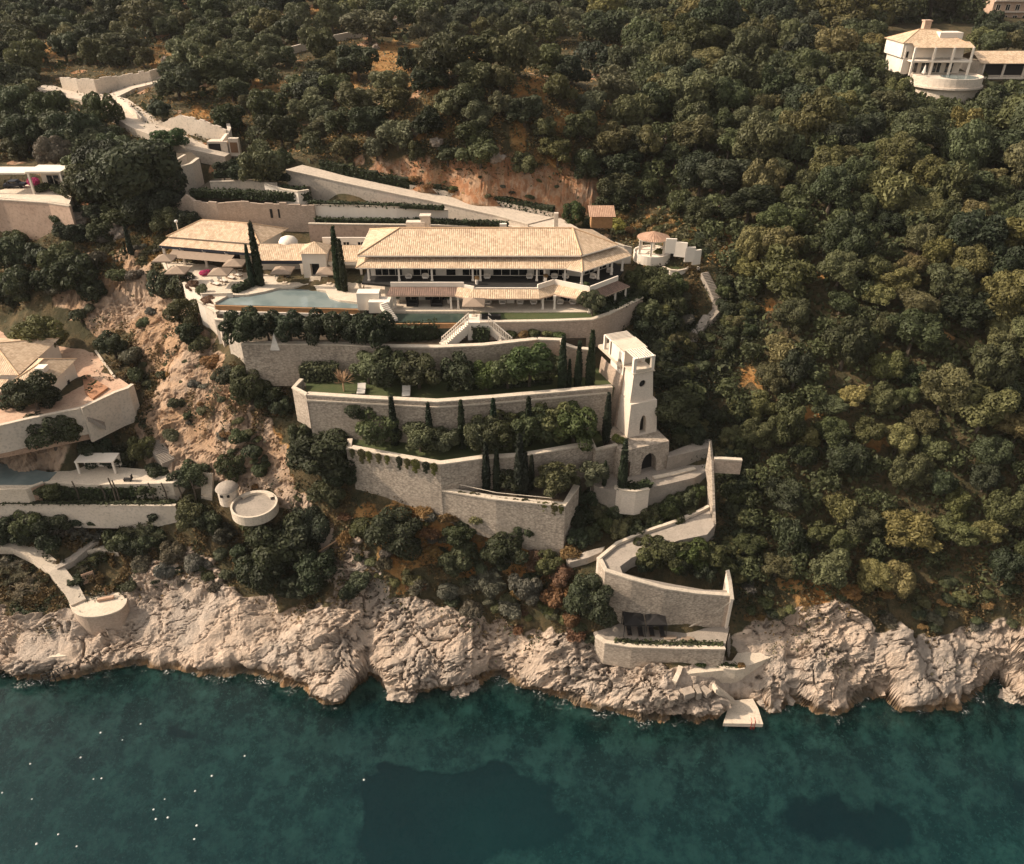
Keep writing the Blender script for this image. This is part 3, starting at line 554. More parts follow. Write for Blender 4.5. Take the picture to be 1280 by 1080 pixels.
# walls
low = [(-21, 124.6), (7.5, 124.6), (12.0, 123.2), (15.6, 127.5), (14, 134), (-21, 134)]
MB().prism(low, ZT - .5, ZU - .3).build('lower_wall', 'white', villa)
uppr = [(-23.5, 127), (9.6, 127), (11.3, 126.6), (16.6, 131.2), (13.5, 137.5), (-23.5, 137.5)]
MB().prism(uppr, ZU - .3, 50.2).build('upper_wall', 'white', villa)
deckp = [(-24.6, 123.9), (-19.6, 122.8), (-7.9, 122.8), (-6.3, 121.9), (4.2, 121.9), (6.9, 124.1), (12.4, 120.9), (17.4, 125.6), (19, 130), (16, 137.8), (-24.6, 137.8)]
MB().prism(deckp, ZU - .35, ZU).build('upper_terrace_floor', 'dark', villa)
def para(ps, h=.85, t=.22, z=ZU, m='white'):
    mb = MB()
    for a, b in zip(ps, ps[1:]):
        a, b = Vector((*a, z)), Vector((*b, z)); d = b - a; mb.box((a + b) / 2 + Vector((0, 0, h / 2 - .36)), (d.length + t * .9, t, h + .1), math.atan2(d.y, d.x))
    return mb.build('parapet', m, villa)
para([(-19.6, 122.7), (-7.9, 122.7)]); para([(-7.7, 122.6), (-6.2, 121.8)], .5); para([(-6.2, 121.8), (4.2, 121.8)], .28); para([(4.2, 121.8), (6.9, 124.0), (12.4, 120.8), (17.4, 125.5)])
# roofs
A_, B_, C_, D_, E_ = (Vector(p) for p in ((-25.2, 125.7, 50.35), (11.3, 125.7, 50.35), (17.9, 131.0, 50.35), (14.2, 139.2, 50.35), (-25.2, 139.2, 50.35)))
R1, R2 = Vector((-18.9, 132.4, 52.75)), Vector((10.2, 132.4, 52.75))
mr = MB().roof([A_, B_, R2, R1]).roof([B_, C_, R2]).roof([C_, D_, R2]).roof([D_, E_, R1, R2]).roof([E_, A_, R1]).build('upper_roof', 'tile', villa)
rd = MB()
for a, b in ((R1, R2), (A_, R1), (B_, R2), (C_, R2), (E_, R1)): rd.tube([a + Vector((0, 0, .05)), b + Vector((0, 0, .05))], .13, 6)
rd.build('ridge_tiles', 'ridge', mr)
ev = MB()
for a, b in ((A_, B_), (B_, C_), (C_, D_), (E_, A_)): d = b - a; ev.box((a + b) / 2 + Vector((0, 0, -.12)), (d.length - .1, .12, .2), math.atan2(d.y, d.x))
ev.build('eave_board', 'white', villa)
ch = MB().box((-14.8, 135.3, 52.9), (1.6, 1.2, 2.2)).box((-14.8, 135.3, 54.05), (1.9, 1.5, .2)).build('chimney', 'plaster', mr)
MB().box((-16.5, 135.2, 52.6), (3.2, 1.4, .9)).build('chimney', 'plaster', mr)
lo = [Vector(p) for p in ((-25.6, 128, 48.9), (-25.4, 124.3, 48.75), (8.8, 124.0, 48.75), (11.3, 122.6, 48.75), (20.2, 130.2, 48.75), (19.5, 133, 48.9))]
hi = [Vector(p) for p in ((-23.5, 128, 49.95), (-22.6, 127.0, 49.95), (9.4, 127.0, 49.95), (11.4, 126.5, 49.95), (16.7, 131.2, 49.95), (16.2, 133, 49.95))]
lr = MB()
for k in range(5): lr.roof([lo[k], lo[k + 1], hi[k + 1], hi[k]])
lr_o = lr.build('veranda_roof', 'tile', villa); ev = MB()
for k in range(5): ev.quad(lo[k] - Vector((0, 0, .16)), lo[k + 1] - Vector((0, 0, .16)), lo[k + 1] - Vector((0, 0, .01)), lo[k] - Vector((0, 0, .01))); ev.quad(lo[k] - Vector((0, 0, .16)), hi[k] - Vector((0, 0, .16)), hi[k + 1] - Vector((0, 0, .16)), lo[k + 1] - Vector((0, 0, .16)))
ev.build('veranda_eave', 'white', lr_o)
for k in (1, 3): MB().tube([lo[k], hi[k]], .12, 6).build('ridge_tiles', 'ridge', lr_o)
def porch(ps, qs, m):
    r = MB()
    for k in range(len(ps) - 1): r.roof([ps[k], ps[k + 1], qs[k + 1], qs[k]])
    o = r.build('porch_roof', m, villa); e = MB()
    for k in range(len(ps) - 1): e.quad(Vector(ps[k]) - Vector((0, 0, .2)), Vector(ps[k + 1]) - Vector((0, 0, .2)), Vector(ps[k + 1]) - Vector((0, 0, .01)), Vector(ps[k]) - Vector((0, 0, .01)))
    e.build('porch_beam', 'pink', o)
porch([(-20.3, 120.9, 45.35), (-9.2, 120.9, 45.35)], [(-19.7, 122.6, 46.2), (-8.8, 122.6, 46.2)], 'tile_dark')
porch([(-9.2, 120.9, 45.35), (-7.0, 119.9, 45.25), (4.4, 119.9, 45.25), (6.9, 121.7, 45.25), (12.6, 118.9, 45.2)], [(-8.8, 122.6, 46.2), (-6.3, 121.7, 46.15), (4.2, 121.7, 46.15), (6.9, 123.9, 46.15), (12.4, 120.7, 46.15)], 'tile')
porch([(12.6, 118.9, 45.2), (19.6, 125.4, 45.2)], [(12.4, 120.7, 46.15), (17.4, 125.4, 46.15)], 'tile_dark')
for px in (461, 499, 540, 591, 600.5, 671, 680.5, 706): column(villa, vx(px, 124.7, 47), 124.7, ZU, 48.75, .15)
for x, y in ((11.3, 123.2), (14.2, 125.5), (16.6, 127.5), (18.6, 129.3)): column(villa, x, y, ZU, 48.75, .16)
for px in (491, 564, 573): column(villa, vx(px, 121.2, 43), 121.2, ZT, 45.4, .15)
for x in (-19.0, -6.6, 5.0, 6.9): column(villa, x, 121.6 if x < 0 else 121.0, ZT, 45.3, .15)
for x, y in ((12.4, 119.4), (17.0, 123.6), (18.9, 125.3)): column(villa, x, y, ZT, 45.3, .15)
for a, b, n in ((-22.8, -18.2, 4), (-16.5, -12.6, 3), (-11, -9.3, 1), (-8.3, -4.6, 3), (-3.2, 2.6, 4), (3.6, 5.4, 2), (6.2, 9.2, 2)): door(villa, (a, 126.98), (b, 126.98), ZU + .02, 2.45, n)
door(villa, (12.0, 127.2), (13.8, 128.75), ZU + .02, 2.45, 2); door(villa, (14.4, 129.27), (16.1, 130.74), ZU + .02, 2.45, 2)
for a, b, n in ((-14.5, -10.8, 3), (-17.8, -15.8, 2), (-4.6, -1.7, 3), (-.2, 3.0, 3), (4.6, 6.9, 2)): door(villa, (a, 124.58), (b, 124.58), ZT + .02, 2.2, n)
door(villa, (8.0, 124.43), (11.4, 123.37), ZT + .02, 2.2, 3); door(villa, (12.6, 123.9), (15, 126.77), ZT + .02, 2.2, 2)
# white stair blocks at the left end of the house
sb = MB().box((-23.2, 121.6, 44.4), (3.6, 2.0, 2.9)).box((-21.3, 120.6, 43.9), (3.4, 2.4, 1.9), 0).build('stair_block', 'white', villa)
steps(MB(), (-20.6, 119.0, 45.0), (-18.6, 116.9, 43.0), 1.2, 10, .9).build('side_stair', 'white', villa)
# ---------------------------------------------------------------- pavilion (left) and gate building
PA = rad(-13.0); PO = Vector((-54.6, 141.2, 0)); RM = Matrix.Rotation(PA, 3, 'Z')
def pl(x, y, z): v = RM @ Vector((x, y, 0)); return Vector((PO.x + v.x, PO.y + v.y, z))
pav = thing('pavilion', pl(0, 0, ZT), 'low pool pavilion with broad sandy hip roof and dark blue awning line', 'pavilion')
q = [pl(-9.4, .6, 47.5), pl(9.4, .6, 47.5), pl(10.4, 9.8, 47.5), pl(-9.4, 9.8, 47.5)]; r1, r2 = pl(-4.4, 5.2, 49.6), pl(5.4, 5.2, 49.6)
pr = MB().roof([q[0], q[1], r2, r1]).roof([q[1], q[2], r2]).roof([q[2], q[3], r1, r2]).roof([q[3], q[0], r1]).build('roof', 'tile', pav); rd = MB()
for a, b in ((r1, r2), (q[0], r1), (q[1], r2), (q[2], r2)): rd.tube([a, b], .13)
rd.build('ridge_tiles', 'ridge', pr)
l0, l1, h0, h1 = pl(-9.9, -1.4, 46.45), pl(9.9, -1.4, 46.45), pl(-9.2, .9, 47.25), pl(9.2, .9, 47.25)
MB().roof([l0, l1, h1, h0]).build('veranda_roof', 'tile', pav)
MB().quad(l0 - Vector((0, 0, .5)), l1 - Vector((0, 0, .5)), l1 - Vector((0, 0, .03)), l0 - Vector((0, 0, .03))).build('awning_fascia', 'navy', pav)
MB().box(pl(0, 5.2, 45.3), (18.0, 8.4, 4.3), PA).build('wall', 'white', pav)
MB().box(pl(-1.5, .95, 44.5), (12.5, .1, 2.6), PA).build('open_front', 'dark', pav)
aw = MB().quad(pl(-7.2, -3.6, 45.2), pl(5.2, -3.6, 45.2), pl(5.2, -1.3, 45.8), pl(-7.2, -1.3, 45.8)).build('sun_awning', 'fabric', pav)
for x in (-9.3, -5.5, -1, 3.5, 8.9):
    c = pl(x, -1.1, 0); column(pav, c.x, c.y, ZT, 46.2, .2)
gate = thing('gate_building', (-34.5, 134.5, ZT), 'white entrance hall with small pyramid tiled roof between pavilion and villa', 'building')
GX, GY = -34.6, 134.4
fr = lambda z: [Vector((GX - 2.0, GY - .02, z)), Vector((GX + 2.0, GY - .02, z))]
mb = MB(); a_, b2 = Vector((GX - 2.1, GY, ZT)), Vector((GX + 2.1, GY, ZT)); up = Vector((0, 0, 4.75))
def rect_ring(cu, cv, au, av, arch=True):
    def f(a):
        if a is None: return cu, cv
        dx, dy = math.cos(a), math.sin(a)
        if arch and dy >= 0: t = 1 / math.sqrt((dx / au) ** 2 + (dy / av) ** 2)
        elif arch == 2: t = 1 / math.sqrt((dx / au) ** 2 + (dy / av) ** 2)
        else: t = min(au / abs(dx) if abs(dx) > 1e-6 else 9, av / abs(dy) if abs(dy) > 1e-6 else 9)
        return cu + dx * t, cv + dy * t
    return f
dk = MB(); mb.hole((a_, b2, b2 + up, a_ + up), rect_ring(.5, .32, .19, .26, False), (0, 1.2, 0), ext=dk)
mb.quad(a_, a_ + up, a_ + up + Vector((0, 4, 0)), a_ + Vector((0, 4, 0))); mb.quad(b2, b2 + up, b2 + up + Vector((0, 4, 0)), b2 + Vector((0, 4, 0)))
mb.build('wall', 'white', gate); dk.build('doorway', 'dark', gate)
e = [Vector((GX - 2.5, GY - .45, ZT + 4.7)), Vector((GX + 2.5, GY - .45, ZT + 4.7)), Vector((GX + 2.5, GY + 4.4, ZT + 4.7)), Vector((GX - 2.5, GY + 4.4, ZT + 4.7))]; ap = Vector((GX, GY + 2, ZT + 6.1))
MB().roof([e[0], e[1], ap]).roof([e[1], e[2], ap]).roof([e[2], e[3], ap]).roof([e[3], e[0], ap]).build('pyramid_roof', 'tile', gate)
steps(MB(), (GX, GY - .1, ZT + .6), (GX, GY - 1.5, ZT + .1), 1.9, 4, .5).build('door_steps', 'pave', gate)
for x0, x1, y0 in ((-45.2, -36.8, 136.2), (-32.4, -26.2, 135.6)):
    MB().roof([(x0, y0 - .6, 45.9), (x1, y0 - .6, 45.9), (x1, y0 + 3.4, 47.6), (x0, y0 + 3.4, 47.6)]).build('wing_roof', 'tile', gate)
    MB().box(((x0 + x1) / 2, y0 + 2.2, 44.4), (x1 - x0, .3, 3)).build('wing_wall', 'white', gate)
    MB().box(((x0 + x1) / 2, y0 - .5, 45.55), (x1 - x0, .1, .6)).build('wing_fascia', 'navy' if x0 < -40 else 'white', gate)
    for x in (x0 + .6, x1 - .5): column(gate, x, y0 - .3, ZT, 45.3, .2)
MB().box((-29.3, 139.2, 47.3), (9, .3, 3.2)).build('rear_wall', 'white', gate)
for x in (-32.5, -30.2, -27.6): door(gate, (x, 139.04), (x + 1.2, 139.04), 47.0, 1.2, 2, 'window')
MB().lathe((-40.5, 141, 45.2), [(1.7, 0), (1.7, 2.4), (1.3, 3.0), (.6, 3.3), (0, 3.4)], 18).build('domed_oven_room', 'white', gate, smooth=True)
# ---------------------------------------------------------------- gazebo, right garden
gzb = thing('gazebo', (24.2, 137.2, 45.6), 'round white gazebo with conical tiled roof on a walled knoll right of the villa', 'gazebo')
gc = P(815, 316, 46.2); gzb.location = gc; ORG[gzb.name] = gc.copy()
MB().lathe(gc, [(3.3, -1.3), (3.3, .35), (3.1, .35), (3.1, .05), (0, .05)], 32).build('round_base', 'white', gzb)
cr = MB(); n = 28
for k in range(n):
    a0, a1 = 2 * math.pi * k / n, 2 * math.pi * (k + 1) / n
    cr.roof([gc + Vector((2.9 * math.cos(a0), 2.9 * math.sin(a0), 2.9)), gc + Vector((2.9 * math.cos(a1), 2.9 * math.sin(a1), 2.9)), gc + Vector((0, 0, 4.0))])
cr.build('conical_roof', 'tile_red', gzb)
MB().lathe(gc, [(2.75, 2.7), (2.75, 2.9), (2.4, 2.9), (2.4, 2.7), (2.75, 2.7)], 28).build('ring_beam', 'white', gzb)
for k in range(6): a = 2 * math.pi * (k + .25) / 6; column(gzb, gc.x + 2.45 * math.cos(a), gc.y + 2.45 * math.sin(a), gc.z, gc.z + 2.8, .17)
kp = [P(834,298,50.2), P(845,302,49.7), P(858,309,48.9), P(868,313,48.3), P(875.5,314,48.0), P(873.5,334,45.2)]
kw = MB()
for i in range(5):
    a, b = kp[i], kp[i + 1]; d = b - a; z = min(a.z, b.z); z = a.z if i < 4 else b.z
    kw.box(((a + b) / 2).xy.to_3d() + Vector((0, 0, z - 1.3)), (Vector((d.x, d.y, 0)).length + .3, .35, 2.6), math.atan2(d.y, d.x))
tag(kw.build('garden_wall', 'white'), 'white stepped wall curving down from the gazebo to the forest steps', 'wall')
rg = [P(828,333,45.0), P(838,337,45.0), P(848,338,45.0), P(858,336,45.0), P(866,331,45.0), P(870,325,45.0)]
wall('planter_wall', rg, 42.0, .3, 'curved pale planter wall below the gazebo lawn', mat='white')
slab('gazebo_lawn', [(826,328),(838,336),(850,337),(866,330),(869,322),(850,318),(832,320)], 42.5, 'lawn', 'small crescent lawn below the gazebo', kind='structure', z=44.8)
gs = thing('garden_steps', P(795,330,44), 'pink-treaded steps with white side wall climbing to the gazebo', 'steps')
steps(MB(), P(806,312,46.2), P(789,328,43.6), 2.0, 14, .9).build('flight', 'pink', gs)
a, b_ = P(810,314,46.8), P(793,331,44.0); d = b_ - a
mb = MB(); mb.strip([a, b_], [a + Vector((.35, .2, 0)), b_ + Vector((.35, .2, 0))], 1.4); mb.build('side_wall', 'white', gs)
wall('garden_wall', [(768,303,48.3),(780,307,48.0),(790,309,47.6)], 44, .35, 'low white wall joining the villa roof end to the gazebo steps', mat='white')
# ---------------------------------------------------------------- the tower
TR = rad(21); TM = Matrix.Rotation(TR, 3, 'Z'); TO = Vector((18.3, 105.6, 0))
def tl(x, y, z): v = TM @ Vector((x, y, 0)); return Vector((TO.x + v.x, TO.y + v.y, z))
tw_ = thing('tower', tl(0, 0, T3), 'tall pale stone tower with open belvedere, round window and arched openings', 'tower')
def frustum(z0, hx0, fy0, by0, z1, hx1, fy1, by1, ring, depth, name, mat='stone_pale', xo=0.0, xo1=0.0):
    bl, br, trr, tll = tl(xo - hx0, -fy0, z0), tl(xo + hx0, -fy0, z0), tl(xo1 + hx1, -fy1, z1), tl(xo1 - hx1, -fy1, z1)
    Bl, Br, Tr, Tl = tl(xo - hx0, by0, z0), tl(xo + hx0, by0, z0), tl(xo1 + hx1, by1, z1), tl(xo1 - hx1, by1, z1)
    mb = MB(); dk = MB()
    if ring: mb.hole((bl, br, trr, tll), ring, TM @ Vector((0, depth, 0)), 32, ext=dk)
    else: mb.quad(bl, br, trr, tll)
    mb.quad(Bl, bl, tll, Tl).quad(br, Br, Tr, trr).quad(Br, Bl, Tl, Tr).quad(tll, trr, Tr, Tl)
    o = mb.build(name, mat, tw_)
    if ring: dk.build('opening', 'dark', o)
    return o
frustum(T4 - .5, 4.4, 5.6, 4, 29.6, 4.1, 5.25, 4, rect_ring(.60, .34, .15, .40), 1.5, 'base_block', 'stone', -.2, -.2)
frustum(29.6, 2.55, 2.2, 3, 35.2, 2.2, 1.9, 3, rect_ring(.52, .32, .115, .28), 1.0, 'lower_shaft', 'stone_pale', .9, .9)
frustum(35.2, 1.95, 1.35, 3, 39.9, 1.6, 1.15, 3, rect_ring(.5, .60, .16, .125, 2), .35, 'upper_shaft', 'stone_pale', .75, .75)
for x, y, nm_ in ((-1.6, -1.1, 1), (1.4, -1.1, 1), (1.4, 1.7, 0)):
    MB().box(tl(x + .85, y + .2, 41.1), (.5, .5, 2.5), TR).build('corner_post', 'white', tw_)
MB().box(tl(.75, .3, 39.95), (3.7, 3.3, .12), TR).build('belvedere_floor', 'pave', tw_)
MB().box(tl(.75, -1.12, 40.25), (2.4, .18, .5), TR).build('sill', 'pave', tw_)
rf = MB()
for k in range(9): rf.box(tl(-.75 + k * .375, .35, 42.4), (.12, 3.2, .14), TR)
for y in (-1.15, 1.9): rf.box(tl(.75, y, 42.32), (3.5, .2, .2), TR)
rf.build('belvedere_beams', 'white', tw_)
# arcaded passage back to the garden
mb = MB(); dk = MB(); a_, b2 = tl(-1.15, 5.6, 37.6), tl(-1.15, 1.5, 37.6); up = Vector((0, 0, 4.7))
mb.hole((a_, b2, b2 + up, a_ + up), rect_ring(.72, .42, .2, .22), TM @ Vector((.5, 0, 0)), 28, ext=dk)
mb.box(tl(.75, 2.2, 41.0), (3.4, .3, 2.6), TR)
pg = mb.build('arcade_wall', 'white', tw_); dk.build('opening', 'soil', pg)
MB().quad(tl(-1.15, 1.4, 29), tl(-2.1, 1.4, 29), tl(-1.2, 1.4, 39), tl(-1.1, 1.4, 39)).quad(tl(-2.3, 1.4, 29), tl(-2.3, 8.5, 29), tl(-1.25, 8.5, 38.4), tl(-1.25, 1.4, 38.4)).build('buttress', 'stone_warm', tw_)
MB().box(tl(.8, 3.6, 42.3), (3.9, 3.8, .25), TR).build('passage_roof', 'pave', tw_)
rf = MB()
for k in range(6): rf.box(tl(.8, 5.8 + k * .42, 42.3), (3.7, .13, .16), TR)
for x in (-1.0, 2.6): rf.box(tl(x, 6.8, 42.15), (.18, 2.9, .18), TR)
rf.build('pergola_beams', 'white', tw_)
for x, y in ((-1.0, 8.1), (2.6, 8.1), (-1.0, 6.2)): MB().box(tl(x, y, 40.9), (.38, .38, 2.6), TR).build('pergola_post', 'white', tw_)
MB().box(tl(.8, 6.0, 39.6), (4.2, 7.5, .5), TR).build('passage_floor', 'pave', tw_)
for x, z, h in ((-4.3, T3, 2.2),):
    pass
MB().box(PY(752, 531, P(752,484,36.9).y - .02), (1.3, .12, 3.4)).build('terrace_door', 'door', tw_)
MB().box(tl(-3.15, -5.5, 26.2), (.95, .12, 2.7), TR).build('side_door', 'door', tw_)
wall('retaining_wall', [(741,554.5,30.3),(736,549,30.3),(745,562,29.9),(772,556,29.9)], 23.5, .5, 'curled end of the cypress terrace wall beside the tower base')
slab('tower_platform', [(738,606),(760,612),(790,614),(830,606),(868,597),(888,586),(880,572),(850,572),(834,578),(780,592),(745,594)], 17, 'pave_grey', 'grey paved platform around the foot of the tower', kind='structure', z=T4)
wall('retaining_wall', [(818,598,T4 + .3),(846,592,T4 + .3),(870,586,T4 + .3)], 18.5, .6, 'pinkish wall with dark arch below the tower platform', mat='stone_warm')
wall('planter_wall', [(768,607,T4 + .6),(778,612.5,T4 + .6),(795,614,T4 + .6),(812,611,T4 + .6)], 21, .35, 'curved planter wall in front of the tower base', mat='stone_pale')
wall('retaining_wall', [(766,620,22.6),(790,623,22.6),(815,620,22.6),(830,616,22.6)], 17, .8, 'low pale wall below the curved planter of the tower', mat='stone_pale')
bw = [PY(889,556,116), PY(891,580,110), PY(891,607,104), PY(893,640,98)]
bw = [P(887,551,31.1), P(889,573,28.5), P(890,600,25.7), P(891,630,22.7), P(892,655,20.6)]
wall('boundary_wall', bw, [26, 24, 20.5, 17, 15], .35, 'steep stepped boundary wall between the villa garden and the forest', mat='stone', capm=None)
wall('retaining_wall', [(893,573,28.6),(912,574,28.6),(928,575,28.6)], 26, .5, 'short pinkish wall in the forest edge right of the tower', mat='stone_warm')
slab('tower_side_path', [(835,572),(850,568),(885,560),(888,548),(870,552),(850,560),(834,566)], 24, 'pave_grey', 'stone path passing behind the tower', kind='structure', z=27.2)
# ---------------------------------------------------------------- ramp to the beach
ZB = 9.0
Lr = [P(*p) for p in ((893,657,20.7),(884,668,20.3),(850,675,19.8),(820,685,19.2),(790,697,18.6),(775,708,18.2),(778,716,17.9),(800,722,17.3),(840,730,16.3),(880,737,15.4),(912,738,14.6))]
Rr = [P(*p) for p in ((886,636,20.9),(868,645,20.4),(838,657,19.8),(808,667,19.2),(772,682,18.6),(748,702,18.2),(756,716,17.9),(790,727,17.3),(830,738,16.3),(870,744,15.4),(911,747,14.6))]
tag(MB().strip(Lr, Rr, 2.0).build('beach_ramp', 'pave_grey'), 'grey cobbled ramp winding from the tower down towards the beach', kind='structure')
wall('parapet_wall', [p + Vector((0, -.1, .55)) for p in Rr[:6]][::-1], [p.z - 3 for p in Rr[:6]][::-1], .35, 'low pale parapet along the upper run of the winding ramp', mat='stone_pale')
wall('retaining_wall', [p + Vector((0, -.15, .55)) for p in Rr[5:]], ZB - 1.5, .5, 'tall curved stone wall holding the ramp hairpin above the beach patio', mat='stone')
mb = MB().strip([P(712,703,17.0), P(735,697,18.0), P(752,690,18.3)], [P(708,699,17.0), P(733,689,18.0), P(756,683,18.3)], 1.2)
tag(mb.build('garden_path', 'pave_grey'), 'short pale path leading left off the ramp bend', kind='structure')
wall('stair_wall', [P(917,749,14.6), P(905,757,13.2), P(880,774,10.6), P(855,786,9.3)][::-1], ZB - 1.5, .5, 'slanting stone wall beside the last stair down to the beach patio', mat='stone_warm')
sb = thing('beach_stairs', P(905,748,14.4), 'dark stone stairs from the ramp end down behind the slanting wall', 'stairs')
steps(MB(), P(912,744,14.6), P(866,776,ZB + .1), 1.2, 24, 1.0).build('flight', 'pave_grey', sb)
wall('boundary_wall', [P(917,749,14.8), P(914,725,16.6), P(911,712,17.8)], 9, .4, 'narrow upright end wall at the right of the ramp hairpin', mat='stone_pale')
slab('beach_patio', [(742,790),(752,799),(775,805),(830,809),(906,809),(912,783),(850,780),(775,778),(760,785)], 3, 'pave_grey', 'grey beach patio under the curved wall', kind='structure', z=ZB)
wall('retaining_wall', [(744,795,ZB + .6),(756,803,ZB + .6),(790,808.5,ZB + .6),(840,810,ZB + .6),(907,811,ZB + .6)], 5.2, .5, 'low stone front wall of the beach patio above the rocks', mat='stone')
bs = thing('beach_steps', P(910,805,7), 'brown steps at the right end of the beach patio', 'steps')
steps(MB(), P(911,795,ZB), P(913,815,6.0), 1.6, 8, 1.0).build('flight', 'pave_grey', bs)
slab('rock_terrace', [(845,835),(862,842),(925,836),(990,812),(1010,800),(960,795),(925,812),(915,826),(860,826)], 3.0, 'pave', 'pale concrete sunbathing shelf on the rocks', kind='structure', z=6.0)
wall('planter_wall', [(893,828,6.5),(905,835,6.5),(920,837,6.5),(931,835,6.5)], 4.6, .35, 'curved low planter on the rock shelf above the jetty', mat='pave')
wall('rock_wall', [(845,852,6.4),(850,842,6.6),(853,833,6.6)], 4, .5, 'crooked pale wall edging the rock shelf left of the jetty', mat='pave')
pier = thing('jetty', P(930,900,.9), 'small white concrete jetty with a red ladder on the rocky shore', 'jetty')
pp = [P(904,904,1.1), P(954,905,1.1), P(948,886,1.1), P(941,873,1.1), P(913,876,1.1)]
MB().prism([tuple(p) for p in pp], .45).build('deck', 'pave', pier)
for px, n in ((909, 1), (949, 1)): q = P(px, 905, .4); MB().lathe(q + Vector((0, .1, -1.6)), [(.22, 0), (.22, 1.7), (0, 1.7)], 10).build('pile', 'gloss_white', pier)
q = P(941, 905, .9); ld = MB()
for dx in (-.25, .25): ld.tube([q + Vector((dx, -.12, -1.2)), q + Vector((dx, -.12, .7)), q + Vector((dx, .5, .75))], .05)
for k in range(4): ld.tube([q + Vector((-.25, -.12, -.9 + k * .35)), q + Vector((.25, -.12, -.9 + k * .35))], .04)
ld.build('ladder', 'red', pier)
js = thing('jetty_steps', P(905,866,4), 'row of narrow concrete steps cut down the rock to the jetty', 'steps')
steps(MB(), P(893,857,5.6), P(918,876,1.2), 1.1, 12, .8).build('flight', 'pave', js)
for k, (a, b, c, sx_, sy_, sz_) in enumerate(((860,863,5.4,1.6,1.2,1.0),(872,861,5.2,.7,1.6,1.3),(882,862,5.0,1.0,1.4,.8),(846,862,5.2,1.4,1.4,.7))):
    tag(MB().box(P(a,b,c) - Vector((0,0,sz_/2)), (sx_, sy_, sz_), R_.random()).build('stone_block', 'rock'), ['squat pale square block on the rocks left of the jetty', 'upright narrow pale block left of the jetty steps', 'pinkish block nearest the top of the jetty steps', 'low outermost pale block at the foot of the crooked wall'][k], 'block')
# forest steps on the right
fs = thing('forest_steps', G(885,400), 'pale stone steps winding down through the dark wood from the gazebo wall', 'steps')
pth = [G(880,345), G(889,362), G(896,378), G(895,392), G(884,404)]
mb = MB()
for a, b in zip(pth, pth[1:]): steps(mb, a + Vector((0, 0, .75)), b + Vector((0, 0, .75)), 1.5, 9, 1.2)
mb.build('flight', 'pave_grey', fs)
mb = MB(); l = [G(890,398), G(880,414), G(870,428), G(852,440)]; r = [G(878,398), G(868,414), G(856,426), G(842,436)]
tag(mb.strip([p + Vector((0, 0, .7)) for p in l], [p + Vector((0, 0, .7)) for p in r], 1.2).build('forest_path', 'pave_grey'), 'grey path continuing from the forest steps towards the tower', kind='structure')
# ---------------------------------------------------------------- left estate
ZL = 30.5
def V3(v, dz=0.0): return Vector((v.x, v.y, v.z + dz))
slab('estate_drive', [(-80,395),(0,392),(55,405),(95,413),(118,438),(142,468),(166,484),(145,491),(103,512),(60,521),(0,533),(-80,545)], 25, 'pave_red', 'terracotta paved drive of the estate on the left', kind='structure', z=ZL)
wall('estate_wall', [(-60,543,31.2),(0,531.7,31.2),(37,523,31.2),(102,510,31.2)], 26.4, .5, 'long cream estate wall on the left with a big bush against it', mat='plaster')
wall('estate_wall', [(102,510,31.4),(145,490,31.4),(160,485,31.4),(167,480,31.4)], 25, .5, 'bright cream corner wall of the left estate with an outside stair at its foot', mat='plaster')
wall('kerb_wall', [(118,438,30.9),(142,471,30.9)], 29, .3, 'thin pale kerb along the cliff side of the red drive', mat='cap', capm=None)
es = thing('outside_stairs', P(115,520,27), 'narrow stairs descending along the cream corner wall of the left estate', 'stairs')
steps(MB(), P(107,514,30.0) + Vector((0,-.7,0)), P(133,527,27.4) + Vector((0,-.7,0)), 1.2, 14, .9).build('flight', 'pave_grey', es)
ev_ = thing('estate_villa', (-82, 114, ZL), 'villa of clustered sandy hip roofs standing on the red drive at the left edge', 'villa')
def hip(parent, x0, x1, y0, y1, ze, zr, mat='tile', along='x', o=.5, wallm='white', zb=ZL):
    q = [Vector((x0 - o, y0 - o, ze)), Vector((x1 + o, y0 - o, ze)), Vector((x1 + o, y1 + o, ze)), Vector((x0 - o, y1 + o, ze))]
    if along == 'x': h = (y1 - y0) / 2; a, b = Vector((x0 + h, (y0 + y1) / 2, zr)), Vector((x1 - h, (y0 + y1) / 2, zr)); F_ = [[q[0], q[1], b, a], [q[1], q[2], b], [q[2], q[3], a, b], [q[3], q[0], a]]
    else: h = (x1 - x0) / 2; a, b = Vector(((x0 + x1) / 2, y0 + h, zr)), Vector(((x0 + x1) / 2, y1 - h, zr)); F_ = [[q[0], q[1], a], [q[1], q[2], b, a], [q[2], q[3], b], [q[3], q[0], a, b]]
    r = MB()
    for f in F_: r.roof(f)
    ro = r.build('roof', mat, parent); rd = MB().tube([a, b], .13)
    for c, d in zip(q, (a, b, b, a) if along == 'x' else (a, a, b, b)): rd.tube([c, d], .12)
    rd.build('ridge_tiles', 'ridge', ro)
    MB().prism([(x0, y0), (x1, y0), (x1, y1), (x0, y1)], zb - .5, ze - .05).build('wall', wallm, parent); return ro
hip(ev_, -98, -80.2, 115, 128, 34.3, 36.6); hip(ev_, -80.0, -74.2, 113.4, 121, 33.7, 35.4, along='y'); 
MB().roof([(-98, 110.6, 32.7), (-81.5, 110.6, 32.7), (-81.5, 114.4, 33.6), (-98, 114.4, 33.6)]).build('porch_roof', 'tile', ev_)
MB().box((-76.2, 115.4, 34.6), (1.5, 1.6, 1.6)).build('dormer', 'white', ev_)
for x in (-86.5, -83.6): door(ev_, (x, 114.9), (x + 1.4, 114.9), ZL, 2.3, 2)
door(ev_, (-79.2, 113.3), (-77.6, 113.3), ZL + .6, 1.4, 2, 'window')
for x in (-90, -86, -82): column(ev_, x, 110.9, ZL, 32.7, .18)
